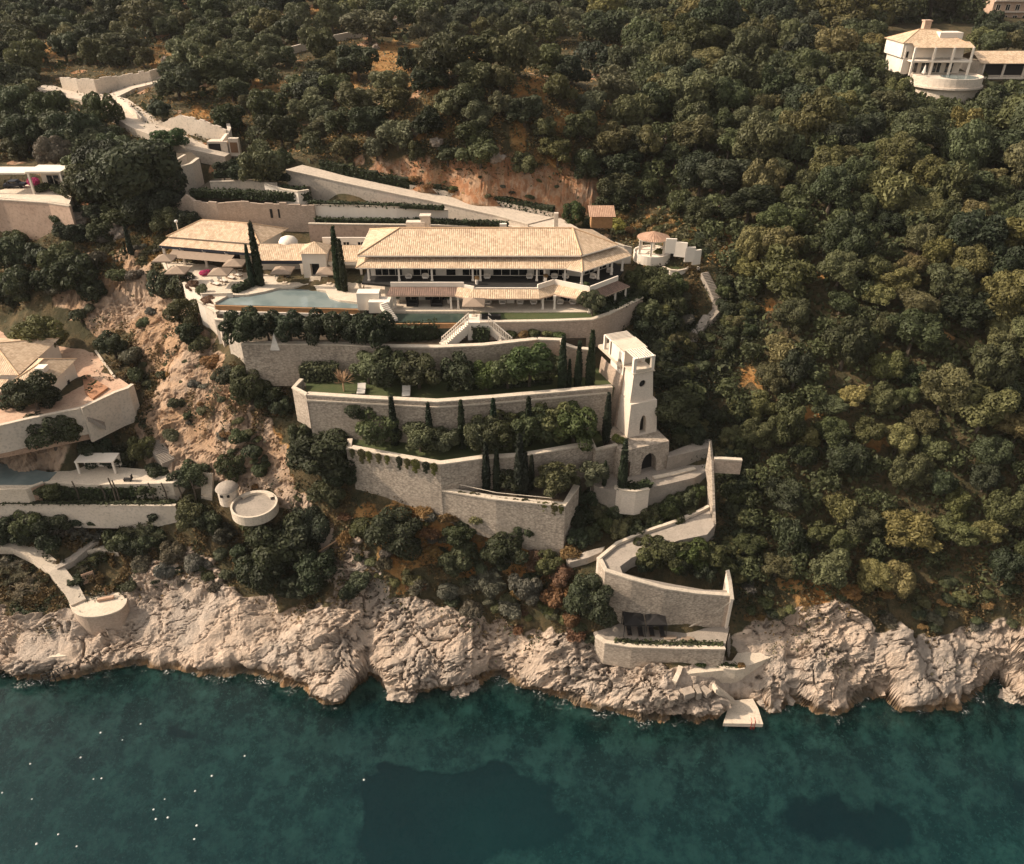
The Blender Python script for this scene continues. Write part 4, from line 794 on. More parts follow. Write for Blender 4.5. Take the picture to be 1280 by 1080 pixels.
pc = thing('plant_bed', P(113, 482, ZL), 'triangular terracotta planting bed with small palms on the red drive', 'plant bed')
MB().prism([tuple(P(*p, ZL + .35)) for p in ((103,472),(108,468),(122,476),(135,484),(116,498),(106,490))], ZL - .2).build('kerb', 'terracotta', pc)
# golf buggy and car
def buggy(loc, rz, label):
    t = thing('golf_buggy', loc, label, 'buggy', rz=rz); w0 = Vector(loc)
    B = lambda n, m, *a: [None for mb in [MB()] for _ in [[mb.box(w0 + Vector(c), s) for c, s in a]] for _ in [mb.build(n, m, t)]]
    B('body', 'black', ((0, 0, .5), (2.3, 1.15, .35)), ((-.95, 0, .75), (.5, 1.1, .3)), ((1.0, 0, .78), (.35, 1.0, .4)))
    B('roof', 'canvas', ((0, 0, 1.9), (1.9, 1.25, .08))); B('bench', 'fabric', ((-.2, 0, .85), (.5, 1.05, .15)), ((-.48, 0, 1.15), (.12, 1.05, .5)))
    for x in (-.8, .75):
        for y in (-.55, .55): MB().tube([w0 + Vector((x, y, .7)), w0 + Vector((x * .98, y, 1.87))], .03).build('roof_post', 'metal', t); MB().tube([w0 + Vector((x, y - .09, .26)), w0 + Vector((x, y + .09, .26))], .26, 12).build('wheel', 'black', t)
buggy(P(79, 483, ZL), .5, 'dark golf buggy with a white roof parked on the red drive')
def car(loc, rz, label, mat):
    t = thing('parked_car', loc, label, 'car', rz=rz); w0 = Vector(loc); b = MB()
    prof = [(-2.1, .35), (-2.1, .8), (-1.5, .95), (-1.0, 1.4), (.5, 1.42), (1.1, .95), (2.0, .8), (2.1, .4)]
    for k in range(len(prof)):
        p, q = prof[k], prof[(k + 1) % len(prof)]; b.quad(w0 + Vector((p[0], -.85, p[1])), w0 + Vector((q[0], -.85, q[1])), w0 + Vector((q[0], .85, q[1])), w0 + Vector((p[0], .85, p[1])))
    for y in (-.85, .85): b.poly([w0 + Vector((p[0], y, p[1])) for p in prof])
    b.build('body', mat, t); MB().box(w0 + Vector((-.2, 0, 1.15)), (1.6, 1.72, .34)).build('side_windows', 'glass', t)
    for x in (-1.35, 1.35):
        for y in (-.8, .8): MB().tube([w0 + Vector((x, y - .1, .33)), w0 + Vector((x, y + .1, .33))], .33, 12).build('wheel', 'black', t)
# lower pool of the left estate
ZP = 21.0
slab('pool_deck', [(-60,612),(32,612),(54,603),(110,606),(215,604),(232,596),(200,588),(150,584),(100,580),(72,588),(60,592),(40,600),(-60,600)], 16.5, 'pave', 'pale deck round the left pool', kind='structure', z=ZP)
slab('swimming_pool', [(-60,581),(0,579),(30,584),(60,590),(71,590),(60,601),(38,606),(-60,606)], 19, 'pool', 'milky green pool under the rocks at the left edge', 'pool', z=ZP + .06)
wall('pool_wall', [(-60,608.5,21.15),(38,608.5,21.15),(54,603,21.15)], 16.5, .4, 'pinkish front wall of the left edge pool', mat='pave_red')
wall('retaining_wall', [(-60,630,18.2),(60,630.5,18.2),(219,632,18.2)], 13.5, .4, 'long low grey wall under the palm hedge at the left', mat='plaster', cap_h=.3)
slab('hedge_walk', [(-60,629),(219,631),(219,624),(-60,622)], 15, 'lawn', 'strip of grass under the palm hedge', kind='structure', z=17.9)
pg_ = thing('garden_pavilion', P(110, 597, ZP), 'small flat-roofed white pool shelter beside the left pool', 'shelter')
a = P(85, 594, ZP); MB().box(a + Vector((4.6, 1.6, 2.3)), (6.2, 2.6, .2)).build('roof', 'white', pg_)
for x, y in ((1.7, .5), (7.5, .5), (1.7, 2.7), (7.5, 2.7)): MB().box(a + Vector((x, y, 1.1)), (.3, .3, 2.3)).build('post', 'white', pg_)
MB().box(a + Vector((4.6, 2.6, 1.1)), (5.6, .2, 2.2)).build('back_wall', 'white', pg_)
dk = thing('fold_chair', P(160, 601, ZP), 'dark folding lounge chair beside the white pool shelter', 'chair'); q = P(160, 601, ZP)
MB().box(q + Vector((0, 0, .4)), (1.2, .6, .07)).build('seat', 'black', dk); MB().box(q + Vector((.75, 0, .75)), (.07, .6, .8)).build('backrest', 'black', dk)
for x in (-.5, .5): MB().box(q + Vector((x, 0, .2)), (.06, .55, .4)).build('leg', 'metal', dk)
# rotunda terrace with oven
rc = P(318, 632, 20.6); rt = thing('round_terrace', rc, 'round white seating terrace with curved parapet on the cliff slope', 'terrace')
MB().lathe(rc, [(3.5, -1.2), (3.5, .4), (3.2, .4), (3.2, .03)], 36).build('parapet', 'cap', rt); MB().lathe(rc, [(3.2, .03), (0, .03)], 36).build('floor', 'pave_grey', rt)
MB().lathe(rc + Vector((0, .3, 0)), [(3.0, .05), (3.0, .5), (2.4, .5), (2.4, .06)], 24, math.pi * .15, math.pi * .85).build('curved_bench', 'cap', rt)
ov = P(285, 617, 21.2); wo = thing('outdoor_oven', ov, 'small white outdoor oven house with rounded pink cap beside the cliff stairs', 'oven')
MB().lathe(ov, [(1.5, -1.5), (1.5, 1.1)], 20).build('body', 'plaster', wo); MB().lathe(ov + Vector((0, 0, 1.1)), [(1.75, 0), (1.45, .4), (.9, .7), (0, .8)], 20).build('cap', 'pave_grey', wo, smooth=True)
for an in (-1.9, -1.2): MB().box(ov + Vector((1.5 * math.cos(an), 1.5 * math.sin(an), .5)), (.4, .25, .4), an + math.pi / 2).build('oven_opening', 'dark', wo)
cs = thing('cliff_stairs', G(259, 605), 'straight pale stairs climbing between bushes left of the round terrace', 'stairs')
steps(MB(), P(259,590,21.8), P(258,622,18.0), 1.9, 16, 1.4).build('flight', 'pave', cs)
cs = thing('cliff_stairs', G(198, 568), 'curving stone stairs cut into pale rock above the left deck', 'stairs'); mb = MB()
l = [G(188,552), G(196,562), G(205,573), G(212,582)]
for a, b in zip(l, l[1:]): steps(mb, V3(a, .9), V3(b, .9), 2.2, 6, 1.3)
mb.build('flight', 'pave_grey', cs)
def gstrip(name, line, w, mat, label, dz=.5, th=1.4):
    c = [G(*p) for p in line]; L, R2_ = [], []
    for i, p in enumerate(c):
        d = c[min(i + 1, len(c) - 1)] - c[max(i - 1, 0)]; n = Vector((-d.y, d.x, 0)).normalized() * w / 2
        L.append(V3(p + n, dz)); R2_.append(V3(p - n, dz))
    return tag(MB().strip(L, R2_, th).build(name, mat), label, kind='structure')
gstrip('shore_path', [(-30,684),(20,684),(48,697),(72,716),(92,742),(100,758)], 2.2, 'pave', 'pale ramp winding down to the lower-left round terrace', .9)
gstrip('shore_path', [(72,712),(92,702),(108,688),(122,676)], 1.5, 'pave_grey', 'narrow stepped path up from the ramp bend at the lower left', .7)
gstrip('shore_path', [(108,690),(130,688),(150,690)], 1.0, 'pave', 'narrow path ledge under the shrubs at the lower left', .6)
tc = P(122, 752, 6.8); tt = thing('shore_terrace', tc, 'rounded pale stone terrace with low rim and a bench above the lower-left rocks', 'terrace')
ol = [(84,748),(98,738),(126,733),(150,740),(158,750),(148,763),(122,771),(98,770),(88,760)]
def chaikin(q, n=2, closed=True):
    for _ in range(n): q = [tuple(a[k] * w1 + b[k] * (1 - w1) for k in range(len(a))) for a, b in zip(q, q[1:] + (q[:1] if closed else [])) for w1 in (.75, .25)]
    return q
MB().prism([tuple(P(x, y, 6.8)) for x, y in chaikin(ol)], 3.6).build('floor', 'pave', tt)
rim = [P(x, y, 7.3) for x, y in chaikin([(158,744),(158,754),(148,764),(122,771),(98,770),(86,758)], 2, False)][::-1]
wall('rim_wall', rim, 3, .4, '', mat='stone_warm', parent=tt); MB().box(P(132, 748, 7.1), (2.4, .5, .4), .3).build('bench', 'pave_red', tt)
MB().tube([P(133,744,6.8), P(131,735,8.4)], .12).build('post', 'wood', tt)
mb = MB(); s_ = thing('shore_steps', G(112, 722), 'flight of timber-edged steps down to the rounded lower-left terrace', 'steps')
steps(mb, P(108,715,9.2), P(114,732,7.0), 1.8, 9, 1.2).build('flight', 'pave_red', s_)
s_ = thing('shore_steps', G(66, 785), 'rough steps from the rounded terrace down to the bathing platform', 'steps')
steps(MB(), P(58,778,5.4), P(76,803,3.2), 1.3, 10, 1.2).build('flight', 'pave_grey', s_)
slab('bathing_platform', [(22,818),(30,802),(40,796),(60,797),(66,808),(84,812),(82,820),(60,822)], .2, 'pave', 'pale concrete bathing platform among the lower-left rocks', kind='structure', z=2.9)
df = thing('dock_frame', P(75,850,.5), 'dark metal ladder frame standing in the water at the lower-left rocks', 'frame'); mb = MB()
a, b = P(57,853,.0), P(97,838,.6)
for k in range(7): p = a.lerp(b, k / 6); mb.tube([p + Vector((0, -.3, -1.5)), p + Vector((0, -.3, 1.9))], .07)
mb.build('post', 'metal', df)
for z in (.5, 1.2, 1.9): MB().tube([a + Vector((0, -.3, z)), b + Vector((0, -.3, z))], .06).build('rail', 'metal', df)
# ---------------------------------------------------------------- upper left: road, walls, white pavilion
wp = thing('garden_house', P(40, 241, 50), 'flat-roofed white garden house with pink bougainvillea at the left edge', 'house')
slab('garden_house_terrace', [(-80,246),(0,247),(60,252),(86,256),(90,246),(60,232),(-80,225)], 44, 'pave', 'pale terrace of the white garden house', kind='structure', z=49.9)
wall('retaining_wall', [(-80,247,49.9),(0,249,49.9),(60,253,49.9),(86,257,49.9)], 42, .5, 'broad pink wall below the white garden house', mat='pink')
a = P(34, 243, 49.9); MB().box(a + Vector((4.6, 2.6, 4.4)), (7.0, 5.5, .35)).box(a + Vector((-3.5, 3.0, 4.0)), (8, 5, .3)).build('roof', 'white', wp)
for x, y in ((1.4, .2), (7.8, .2), (1.4, 5.0), (7.8, 5.0), (-7, .8)): MB().box(a + Vector((x, y, 2.1)), (.4, .4, 4.3)).build('post', 'white', wp)
MB().box(a + Vector((4.6, 4.2, 2.1)), (6, .3, 4.2)).build('wall', 'white', wp); door(wp, (a.x + 2.6, a.y + 4.03), (a.x + 6.6, a.y + 4.03), a.z, 2.9, 3)
car(P(20, 234, 49.95), .1, 'dark car parked in front of the white garden house', 'navy')
gstrip('road', [(44,112),(75,121),(110,124),(140,130),(160,145),(185,160),(215,172),(250,186),(290,195)], 8.0, 'road', 'pale concrete road winding down the upper-left hillside', .8, 2.5)
gstrip('road', [(140,123),(165,112),(190,106),(205,98)], 4.6, 'road', 'side branch of the upper-left road', .6, 2)
def gwall(pts, h, t, label, mat='plaster', ragged=.5, name='road_wall', capm=None):
    g = [G(x, y) for x, y in pts]; hh = h if isinstance(h, (list, tuple)) else [h] * len(g)
    return wall(name, [V3(p, k) for p, k in zip(g, hh)], [p.z - 2.5 for p in g], t, label, mat=mat, capm=capm, ragged=ragged)
gwall([(79,114),(100,118),(122,120),(150,112),(190,104),(205,96)], [3.6,3.8,4.2,3.6,3.2,2.2], .5, 'ragged-topped cream wall beside the road fork at the upper left')
gwall([(148,131),(165,146),(178,157)], [2.4,2.6,2.0], .4, 'cream wall where the side road leaves the upper-left road')
gwall([(196,158),(230,166),(260,176),(287,188)], [.6,4.2,4.4,4.6], .5, 'wedge-shaped cream wall above the lower bend of the upper-left road')
gwall([(282,196),(289,190),(293,184),(291,175)], [3.5,4,4.5,4], .8, 'rough stone gate pier above the lower end of the upper-left road', mat='stone_pale')
gh = thing('gate_house', G(272, 196), 'small cream gate house with a dark opening and brown door at the road end', 'gate house'); a = G(274, 197); a.z += .5
MB().box(a + Vector((0, 1.5, 1.4)), (4.4, 2.6, 3.0)).box(a + Vector((3.6, 1, 1.6)), (2.2, 1.2, 3.8)).build('wall', 'plaster', gh); MB().box(a + Vector((-.6, .16, 1.3)), (2.6, .12, 2.3)).build('opening', 'dark', gh); MB().box(a + Vector((3.6, .36, 1.6)), (1.6, .1, 2.2)).build('door', 'wood', gh)
rw = [P(195,205,55.3), P(206,209,55.3), P(222,209.5,55.3), P(240,204,55.3), P(249,197,55.3)]
wall('bastion_wall', rw, 46, .6, 'curved cream bastion wall round the road end garden', mat='plaster')
slab('bastion_garden', [(195,206),(206,210),(222,210.5),(240,205),(250,198),(238,190),(200,192)], 48, 'soil', 'dry garden inside the curved bastion', kind='structure', z=54.4)
wall('bastion_wall', [(190,198,56.2),(205,201,56.2),(222,199,56.2),(232,193,56.2)], 54, .4, 'inner low curved wall of the road end garden', mat='plaster')
# terraced garden behind the pavilion
slab('upper_garden', [(240,240),(262,226),(300,214),(385,222),(391,248),(300,245),(255,245)], 46, 'soil', 'stepped garden beds behind the pavilion', kind='structure', z=51.6)
wall('garden_wall', [(240,249,51.8),(270,252,51.6),(300,250,51.9),(340,253,51.6),(392,254,51.6)], 46, .5, 'long tan garden wall with ragged top and slit windows behind the pavilion', mat='stone_warm', ragged=.5, capm=None)
wall('garden_wall', [(213,262,49.5),(232,243,52.4),(243,251,51.4)], 45, .5, 'pointed tan wall end at the left of the pavilion garden', mat='stone_warm', capm=None)
MBs = thing('slit_windows', P(345,262,50), 'row of three narrow slit openings in the tan garden wall', 'windows')
for px in (337, 347, 357): q = P(px, 253, 51.6); MB().box((q.x, q.y - .03, 49.5), (.45, .1, 1.7)).build('slit', 'dark', MBs)
wall('garden_wall', [(262,227,53.4),(300,226,53.4),(345,229,53.4)], 50.5, .4, 'low pale wall between the garden hedges', mat='plaster')
wall('garden_wall', [(330,229,54.0),(352,236,53.4),(372,239,53.4),(386,237,53.4)], 50.5, .4, 'stepped white planter wall at the right of the garden hedges', mat='white')
wall('garden_wall', [(392,255,51.3),(440,256,51.3),(495,258,51.3),(560,262,50.6)], 46, .4, 'white garden wall with espaliers and red flowers behind the villa', mat='white')
wall('garden_wall', [(385,279,48.6),(440,280,48.6),(540,281,48.4),(640,284,48.0)], 45, .4, 'low pink planter wall right behind the villa roof', mat='pink')
ro, ri = RO, RI
tag(MB().strip([P(*p) for p in ri], [P(*p) for p in ro], 1).build('road', 'road'), 'pale drive sloping down to the court behind the villa', kind='structure')
wall('road_wall', [(x, y, z + .5) for x, y, z in ro], 45.5, .5, 'long tapering grey wall under the sloping drive behind the villa', mat='plaster')
slab('rear_court', [(600,283),(660,279),(700,272),(735,292),(700,298),(600,296)], 44, 'road', 'pale rear court behind the villa roof', kind='structure', z=47.0)
wall('road_wall', [P(*p) + Vector((0, .3, .9)) for p in ri[4:]], 45, .5, 'long shaded wall above the lower end of the drive', mat='plaster', capm=None)
sh = thing('garden_shed', P(760, 285, 47), 'small ochre hut with red tiled roof right of the rear court', 'hut'); a = P(752, 284, 47.5)
MB().box(a + Vector((0, 1.5, 1.0)), (4, 3, 2.4)).build('wall', 'rust', sh); MB().roof([a + Vector((-2.5, -.4, 2.1)), a + Vector((2.5, -.4, 2.1)), a + Vector((2.5, 3.6, 3.1)), a + Vector((-2.5, 3.6, 3.1))]).build('roof', 'tile_red', sh)
MB().box(P(695, 277, 48.2), (.8, .8, 3.4)).build('gate_pillar', 'plaster').update_tag(); tag(bpy.data.objects['gate_pillar'], 'square cream gate pillar at the corner of the rear court', 'pillar')
MB().box(P(629, 287, 47.8), (1.3, 1.0, 2.4)).build('gate_pillar', 'white'); tag(bpy.data.objects['gate_pillar.001'], 'square white pillar just behind the villa ridge', 'pillar')
gwall([(330,76),(370,66),(420,52),(460,44),(500,30),(520,22)], [1.8]*6, .5, 'long thin wall climbing through the upper olive grove', mat='stone_pale', ragged=0)
gwall([(470,28),(490,26),(515,22)], [2.4]*3, .5, 'short pinkish wall below the summit of the olive grove', mat='pink', ragged=0)
gwall([(640,30),(650,22),(655,10)], [2.4]*3, .5, 'pale wall fragment at the top of the olive grove', mat='pink', ragged=0)
# ---------------------------------------------------------------- far houses on the right
rv = thing('hill_house', (102, 210, 65.8), 'two-storey white house with sandy roof and round pool terrace high on the wooded hill', 'house')
zf = 65.8
MB().box((101.6, 216.5, zf + 3.2), (14.6, 9, 6.6)).build('wall', 'white', rv); MB().box((95.2, 212.3, zf + 3.1), (1.6, 2.0, 6.4)).build('end_wall', 'white', rv)
hip(rv, 93.8, 108.5, 211.5, 222, zf + 6.7, zf + 9.2, zb=zf + 4, o=.4)
MB().roof([(95.5, 208.8, zf + 6.0), (109.8, 208.8, zf + 6.0), (109.6, 212, zf + 7.0), (95.6, 212, zf + 7.0)]).build('veranda_roof', 'tile', rv)
MB().box((105.5, 215, zf + 8.0), (5.5, 3.5, 1.6)).build('roof_room', 'white', rv); MB().box((100.8, 217.5, zf + 9.6), (1.6, 1.6, 2.6)).box((100.8, 217.5, zf + 11), (1.9, 1.9, .3)).build('chimney', 'pink', rv)
MB().box((102.6, 210.2, zf + 3.0), (14.4, 3.2, .35)).build('balcony', 'white', rv)
for x in (95.7, 100.4, 104.9, 109.4): MB().box((x, 208.9, zf + 3), (.45, .45, 6.1)).build('column', 'white', rv)
for z in (zf + .1, zf + 3.3):
    for x in (96.6, 99.3, 102.2, 105.2): door(rv, (x, 211.9), (x + 2.0, 211.9), z, 2.3, 2)
door(rv, (94.6, 211.25), (95.4, 211.25), zf + 3.4, 1.6, 1, 'window')
MB().lathe((104, 207.5, zf), [(7.4, -12), (7.4, -2.0), (8.3, -2.0), (8.3, -1.6), (7.9, -1.6), (7.9, .3), (7.5, .3), (7.5, .02), (0, .02)], 40).build('round_terrace', 'plaster', rv)
MB().lathe((106.2, 205.6, zf + .06), [(4.2, 0), (0, .01)], 30).build('pool', 'pool', rv)
um = thing('closed_parasol', (97.8, 206.3, zf), 'closed white parasol on the round terrace of the hill house', 'parasol'); MB().lathe((97.8, 206.3, zf), [(.05, 0), (.05, .6), (.5, .8), (.3, 1.6), (.05, 2.6), (0, 2.7)], 10).build('canopy', 'canvas', um)
nh = thing('hill_house', (121, 214, 64.5), 'low pale house with sandy roof at the right edge beside the hill house', 'house')
MB().prism([(113.5, 212), (132, 212), (132, 222), (113.5, 222)], 55, 68.3).build('wall', 'plaster', nh)
MB().roof([(112.8, 210.2, 68.2), (133, 210.2, 68.2), (133, 216, 70.3), (112.8, 216, 70.3)]).roof([(133, 222.6, 68.2), (112.8, 222.6, 68.2), (112.8, 216, 70.3), (133, 216, 70.3)]).build('roof', 'tile', nh)
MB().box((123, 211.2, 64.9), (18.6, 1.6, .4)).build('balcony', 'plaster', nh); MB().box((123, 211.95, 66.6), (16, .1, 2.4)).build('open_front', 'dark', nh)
for x in (114, 119, 124, 129): MB().box((x, 210.7, 66.5), (.4, .4, 3.3)).build('column', 'plaster', nh)
ph = thing('far_house', (186, 325, 68), 'tall pink house with rows of windows in the top right corner', 'house')
MB().prism([(173, 325), (206, 325), (206, 338), (173, 338)], 60, 82).build('wall', 'pink', ph)
for z in (67.5, 71, 74.5, 78):
    for x in (174, 177.5, 181, 184.5, 188, 191.5): door(ph, (x, 324.9), (x + 1.6, 324.9), z, 2.0, 2, 'window')
    MB().box((187, 324.5, z - .4), (28, .9, .25)).build('balcony', 'white', ph)
# ---------------------------------------------------------------- vegetation
def leaf_cloud(name, lobes, n, leaf, seed, lower=-.55, aspect=1.7, fill=.8, flat=.5):
    """many small leaf-clump faces spread over and just inside the lobes of a crown"""
    rg = np.random.default_rng(seed); L = np.array([l[:3] for l in lobes], float); Rr = np.array([l[3:6] if len(l) > 4 else (l[3],) * 3 for l in lobes], float)
    p = (Rr.mean(1) ** 2); p /= p.sum(); C_, Nn, T_ = [], [], []; lt = rg.random(len(lobes))
    got = 0
    while got < n:
        k = rg.choice(len(lobes), n, p=p); d = rg.normal(size=(n, 3)); d /= np.linalg.norm(d, axis=1)[:, None]; ok = d[:, 2] > lower
        rr = fill + (1.06 - fill) * rg.random(n) ** .6; q = L[k] + d * Rr[k] * rr[:, None]
        for j in range(len(lobes)):
            e = (((q - L[j]) / Rr[j]) ** 2).sum(1); ok &= (e > .62) | (k == j)
        q, d, k = q[ok], d[ok], k[ok]; C_.append(q); Nn.append(d); T_.append(.45 * lt[k] + .55 * rg.random(len(k))); got += len(q)
    q = np.concatenate(C_)[:n]; d = np.concatenate(Nn)[:n]; t = np.concatenate(T_)[:n]
    nn = d + rg.normal(size=(n, 3)) * flat; nn /= np.linalg.norm(nn, axis=1)[:, None]
    u = np.cross(nn, rg.normal(size=(n, 3))); u /= np.linalg.norm(u, axis=1)[:, None]; v = np.cross(nn, u)
    s = leaf * (.55 + .9 * rg.random(n))[:, None]; u = u * s * .5 * aspect; v = v * s * .5
    V = np.stack([q - u, q + v * .9 + nn * s * .1, q + u, q - v * .9 + nn * s * .1], 1).reshape(-1, 3)
    me = bpy.data.meshes.new(name); me.vertices.add(n * 4); me.vertices.foreach_set('co', V.astype(np.float32).ravel())
    me.loops.add(n * 4); me.loops.foreach_set('vertex_index', np.arange(n * 4, dtype=np.int32)); me.polygons.add(n); me.polygons.foreach_set('loop_start', np.arange(0, n * 4, 4, dtype=np.int32)); me.update(calc_edges=True)
    me.attributes.new('tint', 'FLOAT', 'FACE').data.foreach_set('value', t.astype(np.float32)); me.materials.append(MT['leaf']); return me
def crown_lobes(seed, nl, spread=.55, r0=.34, r1=.55, zs=.75):
    r = random.Random(seed); out = [(0, 0, -.05, .56)]
    for i in range(nl):
        a = r.random() * 6.283; e = r.uniform(-.6, 1.0); rr = r.uniform(r0, r1); d = spread * r.uniform(.75, 1.15)
        out.append((d * math.cos(a) * math.cos(e * 1.1), d * math.sin(a) * math.cos(e * 1.1), d * zs * math.sin(e * 1.3), rr))
    return out
def trunk_mesh(name, seed, h, r, limbs=3):
    rg = random.Random(seed); mb = MB(); p = [Vector((0, 0, -.5))]
    for k in range(1, 5): p.append(Vector((rg.uniform(-.06, .06) * h, rg.uniform(-.06, .06) * h, h * k / 4)))
    mb.tube(p, [r, r * .85, r * .72, r * .62, r * .5], 6)
    for k in range(limbs):
        a = 6.283 * (k + rg.random() * .5) / limbs; b = p[3 if k % 2 else 4]; e = b + Vector((math.cos(a) * .45, math.sin(a) * .45, .35)); mb.tube([b, b.lerp(e, .5) + Vector((0, 0, -.05)), e], [r * .5, r * .36, r * .15], 5)
    me = bpy.data.meshes.new(name); me.from_pydata([v[:] for v in mb.v], [], mb.f); me.materials.append(MT['bark']); return me
# unit crowns: radius about 1, centre at the origin
CR = dict(
 big=[(leaf_cloud('crown_leaves', crown_lobes(i, 26, .74, .17, .33), 6800, .066, i, lower=-.75), 'b') for i in range(5)],
 mid=[(leaf_cloud('crown_leaves', crown_lobes(20 + i, 18, .72, .2, .36), 3800, .085, 20 + i, lower=-.75), 'm') for i in range(5)],
 olive=[(leaf_cloud('crown_leaves', crown_lobes(40 + i, 20, .74, .2, .34), 3800, .078, 40 + i, lower=-.8, fill=.6, flat=.8, aspect=2.2), 'o') for i in range(4)],
 bush=[(leaf_cloud('crown_leaves', crown_lobes(60 + i, 7, .55, .35, .5, .5), 1300, .13, 60 + i, lower=-.3), 's') for i in range(4)],
 dry=[(leaf_cloud('crown_leaves', crown_lobes(80 + i, 8, .6, .3, .45, .5), 600, .13, 80 + i, lower=-.3, aspect=3.5, flat=1.2, fill=.4), 'd') for i in range(3)])
TRK = [trunk_mesh('trunk_wood', 300 + i, 1.0, .10) for i in range(4)]
def spiky(seed):
    rg = random.Random(seed); v, f, t = [], [], []
    for k in range(13):
        a, d = rg.random() * 6.28, math.sqrt(rg.random()) * .85; c = Vector((d * math.cos(a), d * math.sin(a), rg.uniform(-.1, .55) * (1.1 - d))); tt = rg.random()
        for j in range(22):
            b = rg.random() * 6.28; e = rg.uniform(.15, 1.3); dr = Vector((math.cos(b) * math.cos(e), math.sin(b) * math.cos(e), math.sin(e))); w = dr.cross(Vector((0, 0, 1))).normalized() * .03; L = rg.uniform(.25, .42); i = len(v)
            v += [c - w, c + w, c + dr * L * .6 + w * .8, c + dr * L + Vector((0, 0, -.08)), c + dr * L * .6 - w * .8]; f.append((i, i + 1, i + 2, i + 3, i + 4)); t.append(tt)
    me = bpy.data.meshes.new('rosettes'); me.from_pydata([x[:] for x in v], [], f); me.attributes.new('tint', 'FLOAT', 'FACE').data.foreach_set('value', t); me.materials.append(MT['leaf']); return me
CR['spiky'] = [(spiky(i), 'y') for i in range(3)]
CYP = [leaf_cloud('cypress_leaves', [(0, 0, z, .13 * (1 - .72 * abs(z - .30) / .7) ** .8 + .012, .13 * (1 - .72 * abs(z - .30) / .7) ** .8 + .012, .085) for z in np.linspace(.06, .98, 16)], 1500, .045, 400 + i, lower=-1, aspect=2.4, fill=.6) for i in range(2)]
TRC = trunk_mesh('cypress_wood', 390, .3, .02, 0)
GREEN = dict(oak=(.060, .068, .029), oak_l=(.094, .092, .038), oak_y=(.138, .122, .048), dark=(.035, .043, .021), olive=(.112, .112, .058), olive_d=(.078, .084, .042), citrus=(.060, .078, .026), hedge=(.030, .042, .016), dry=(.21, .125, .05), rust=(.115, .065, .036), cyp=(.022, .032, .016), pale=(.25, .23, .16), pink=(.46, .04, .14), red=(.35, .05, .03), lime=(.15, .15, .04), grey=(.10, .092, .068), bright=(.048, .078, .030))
TN = [0]
def plant(name, kind, base, R, hc, col, label, cat, group=None, zs=1.0, trunk=True):
    """one tree or bush: empty at its foot, crown (unit mesh scaled) and trunk as parts"""
    r = R_; i = TN[0]; TN[0] += 1; me, _ = r.choice(CR[kind]); c0 = GREEN[col] if isinstance(col, str) else col; j = r.uniform(.82, 1.2)
    t = bpy.data.objects.new(name, None); COL.objects.link(t); t.location = base; t.rotation_euler = (0, 0, r.random() * 6.283); t.empty_display_size = .3
    o = bpy.data.objects.new('crown' if trunk else 'foliage', me); COL.objects.link(o); o.parent = t; o.location = (0, 0, hc); o.scale = (R * r.uniform(.84, 1.2), R * r.uniform(.84, 1.2), R * zs * r.uniform(.85, 1.15)); o.rotation_euler = (r.uniform(-.25, .25), r.uniform(-.25, .25), 0); o.color = (c0[0] * j * r.uniform(.92, 1.1), c0[1] * j, c0[2] * j * r.uniform(.85, 1.15), 1)
    k = bpy.data.objects.new('trunk' if trunk else 'stem', TRK[i % 4]); COL.objects.link(k); k.parent = t; s = max(hc - (.25 if trunk else .1) * R, .3); k.scale = (R * .9, R * .9, s)
    return tag(t, label, cat, group)
def at(px, py, hc, z=None):
    if z is None: return G(px, py, hc)
    p = P(px, py, z + hc); return Vector((p.x, p.y, z))
def tree(px, py, rpx, kind, col, label, z=None, name='tree', cat='tree', lift=1.05, zs=.95, group=None, trunk=True):
    g = at(px, py, 2.0, z); R = 1.25 * rpx / ppm(g); hc = R * lift * .85; g = at(px, py, hc, z)
    return plant(name, kind, g, R, hc, col, label, cat, group, zs, trunk)
def bush(px, py, rpx, col, label, z=None, kind='bush', group=None, zs=.8, name='shrub', cat='shrub'):
    return tree(px, py, rpx, kind, col, label, z, name, cat, .35, zs, group, False)
def cypress(px, ytop, ybot, label, z=None, group=None, w=1.0):
    g = P(px, ybot, z) if z is not None else G(px, ybot); h = abs(ybot - ytop) / ppm(g) / math.cos(math.atan2(H - g.z, g.y)) ; 
    t = bpy.data.objects.new('cypress_tree', None); COL.objects.link(t); t.location = g; t.rotation_euler = (0, 0, R_.random() * 6.28)
    o = bpy.data.objects.new('crown', R_.choice(CYP)); COL.objects.link(o); o.parent = t; o.scale = (h * .56 * w, h * .56 * w, h); o.color = (*[c * R_.uniform(.85, 1.2) for c in GREEN['cyp']], 1)
    k = bpy.data.objects.new('trunk', TRC); COL.objects.link(k); k.parent = t; k.scale = (h, h, h); return tag(t, label, 'cypress', group)
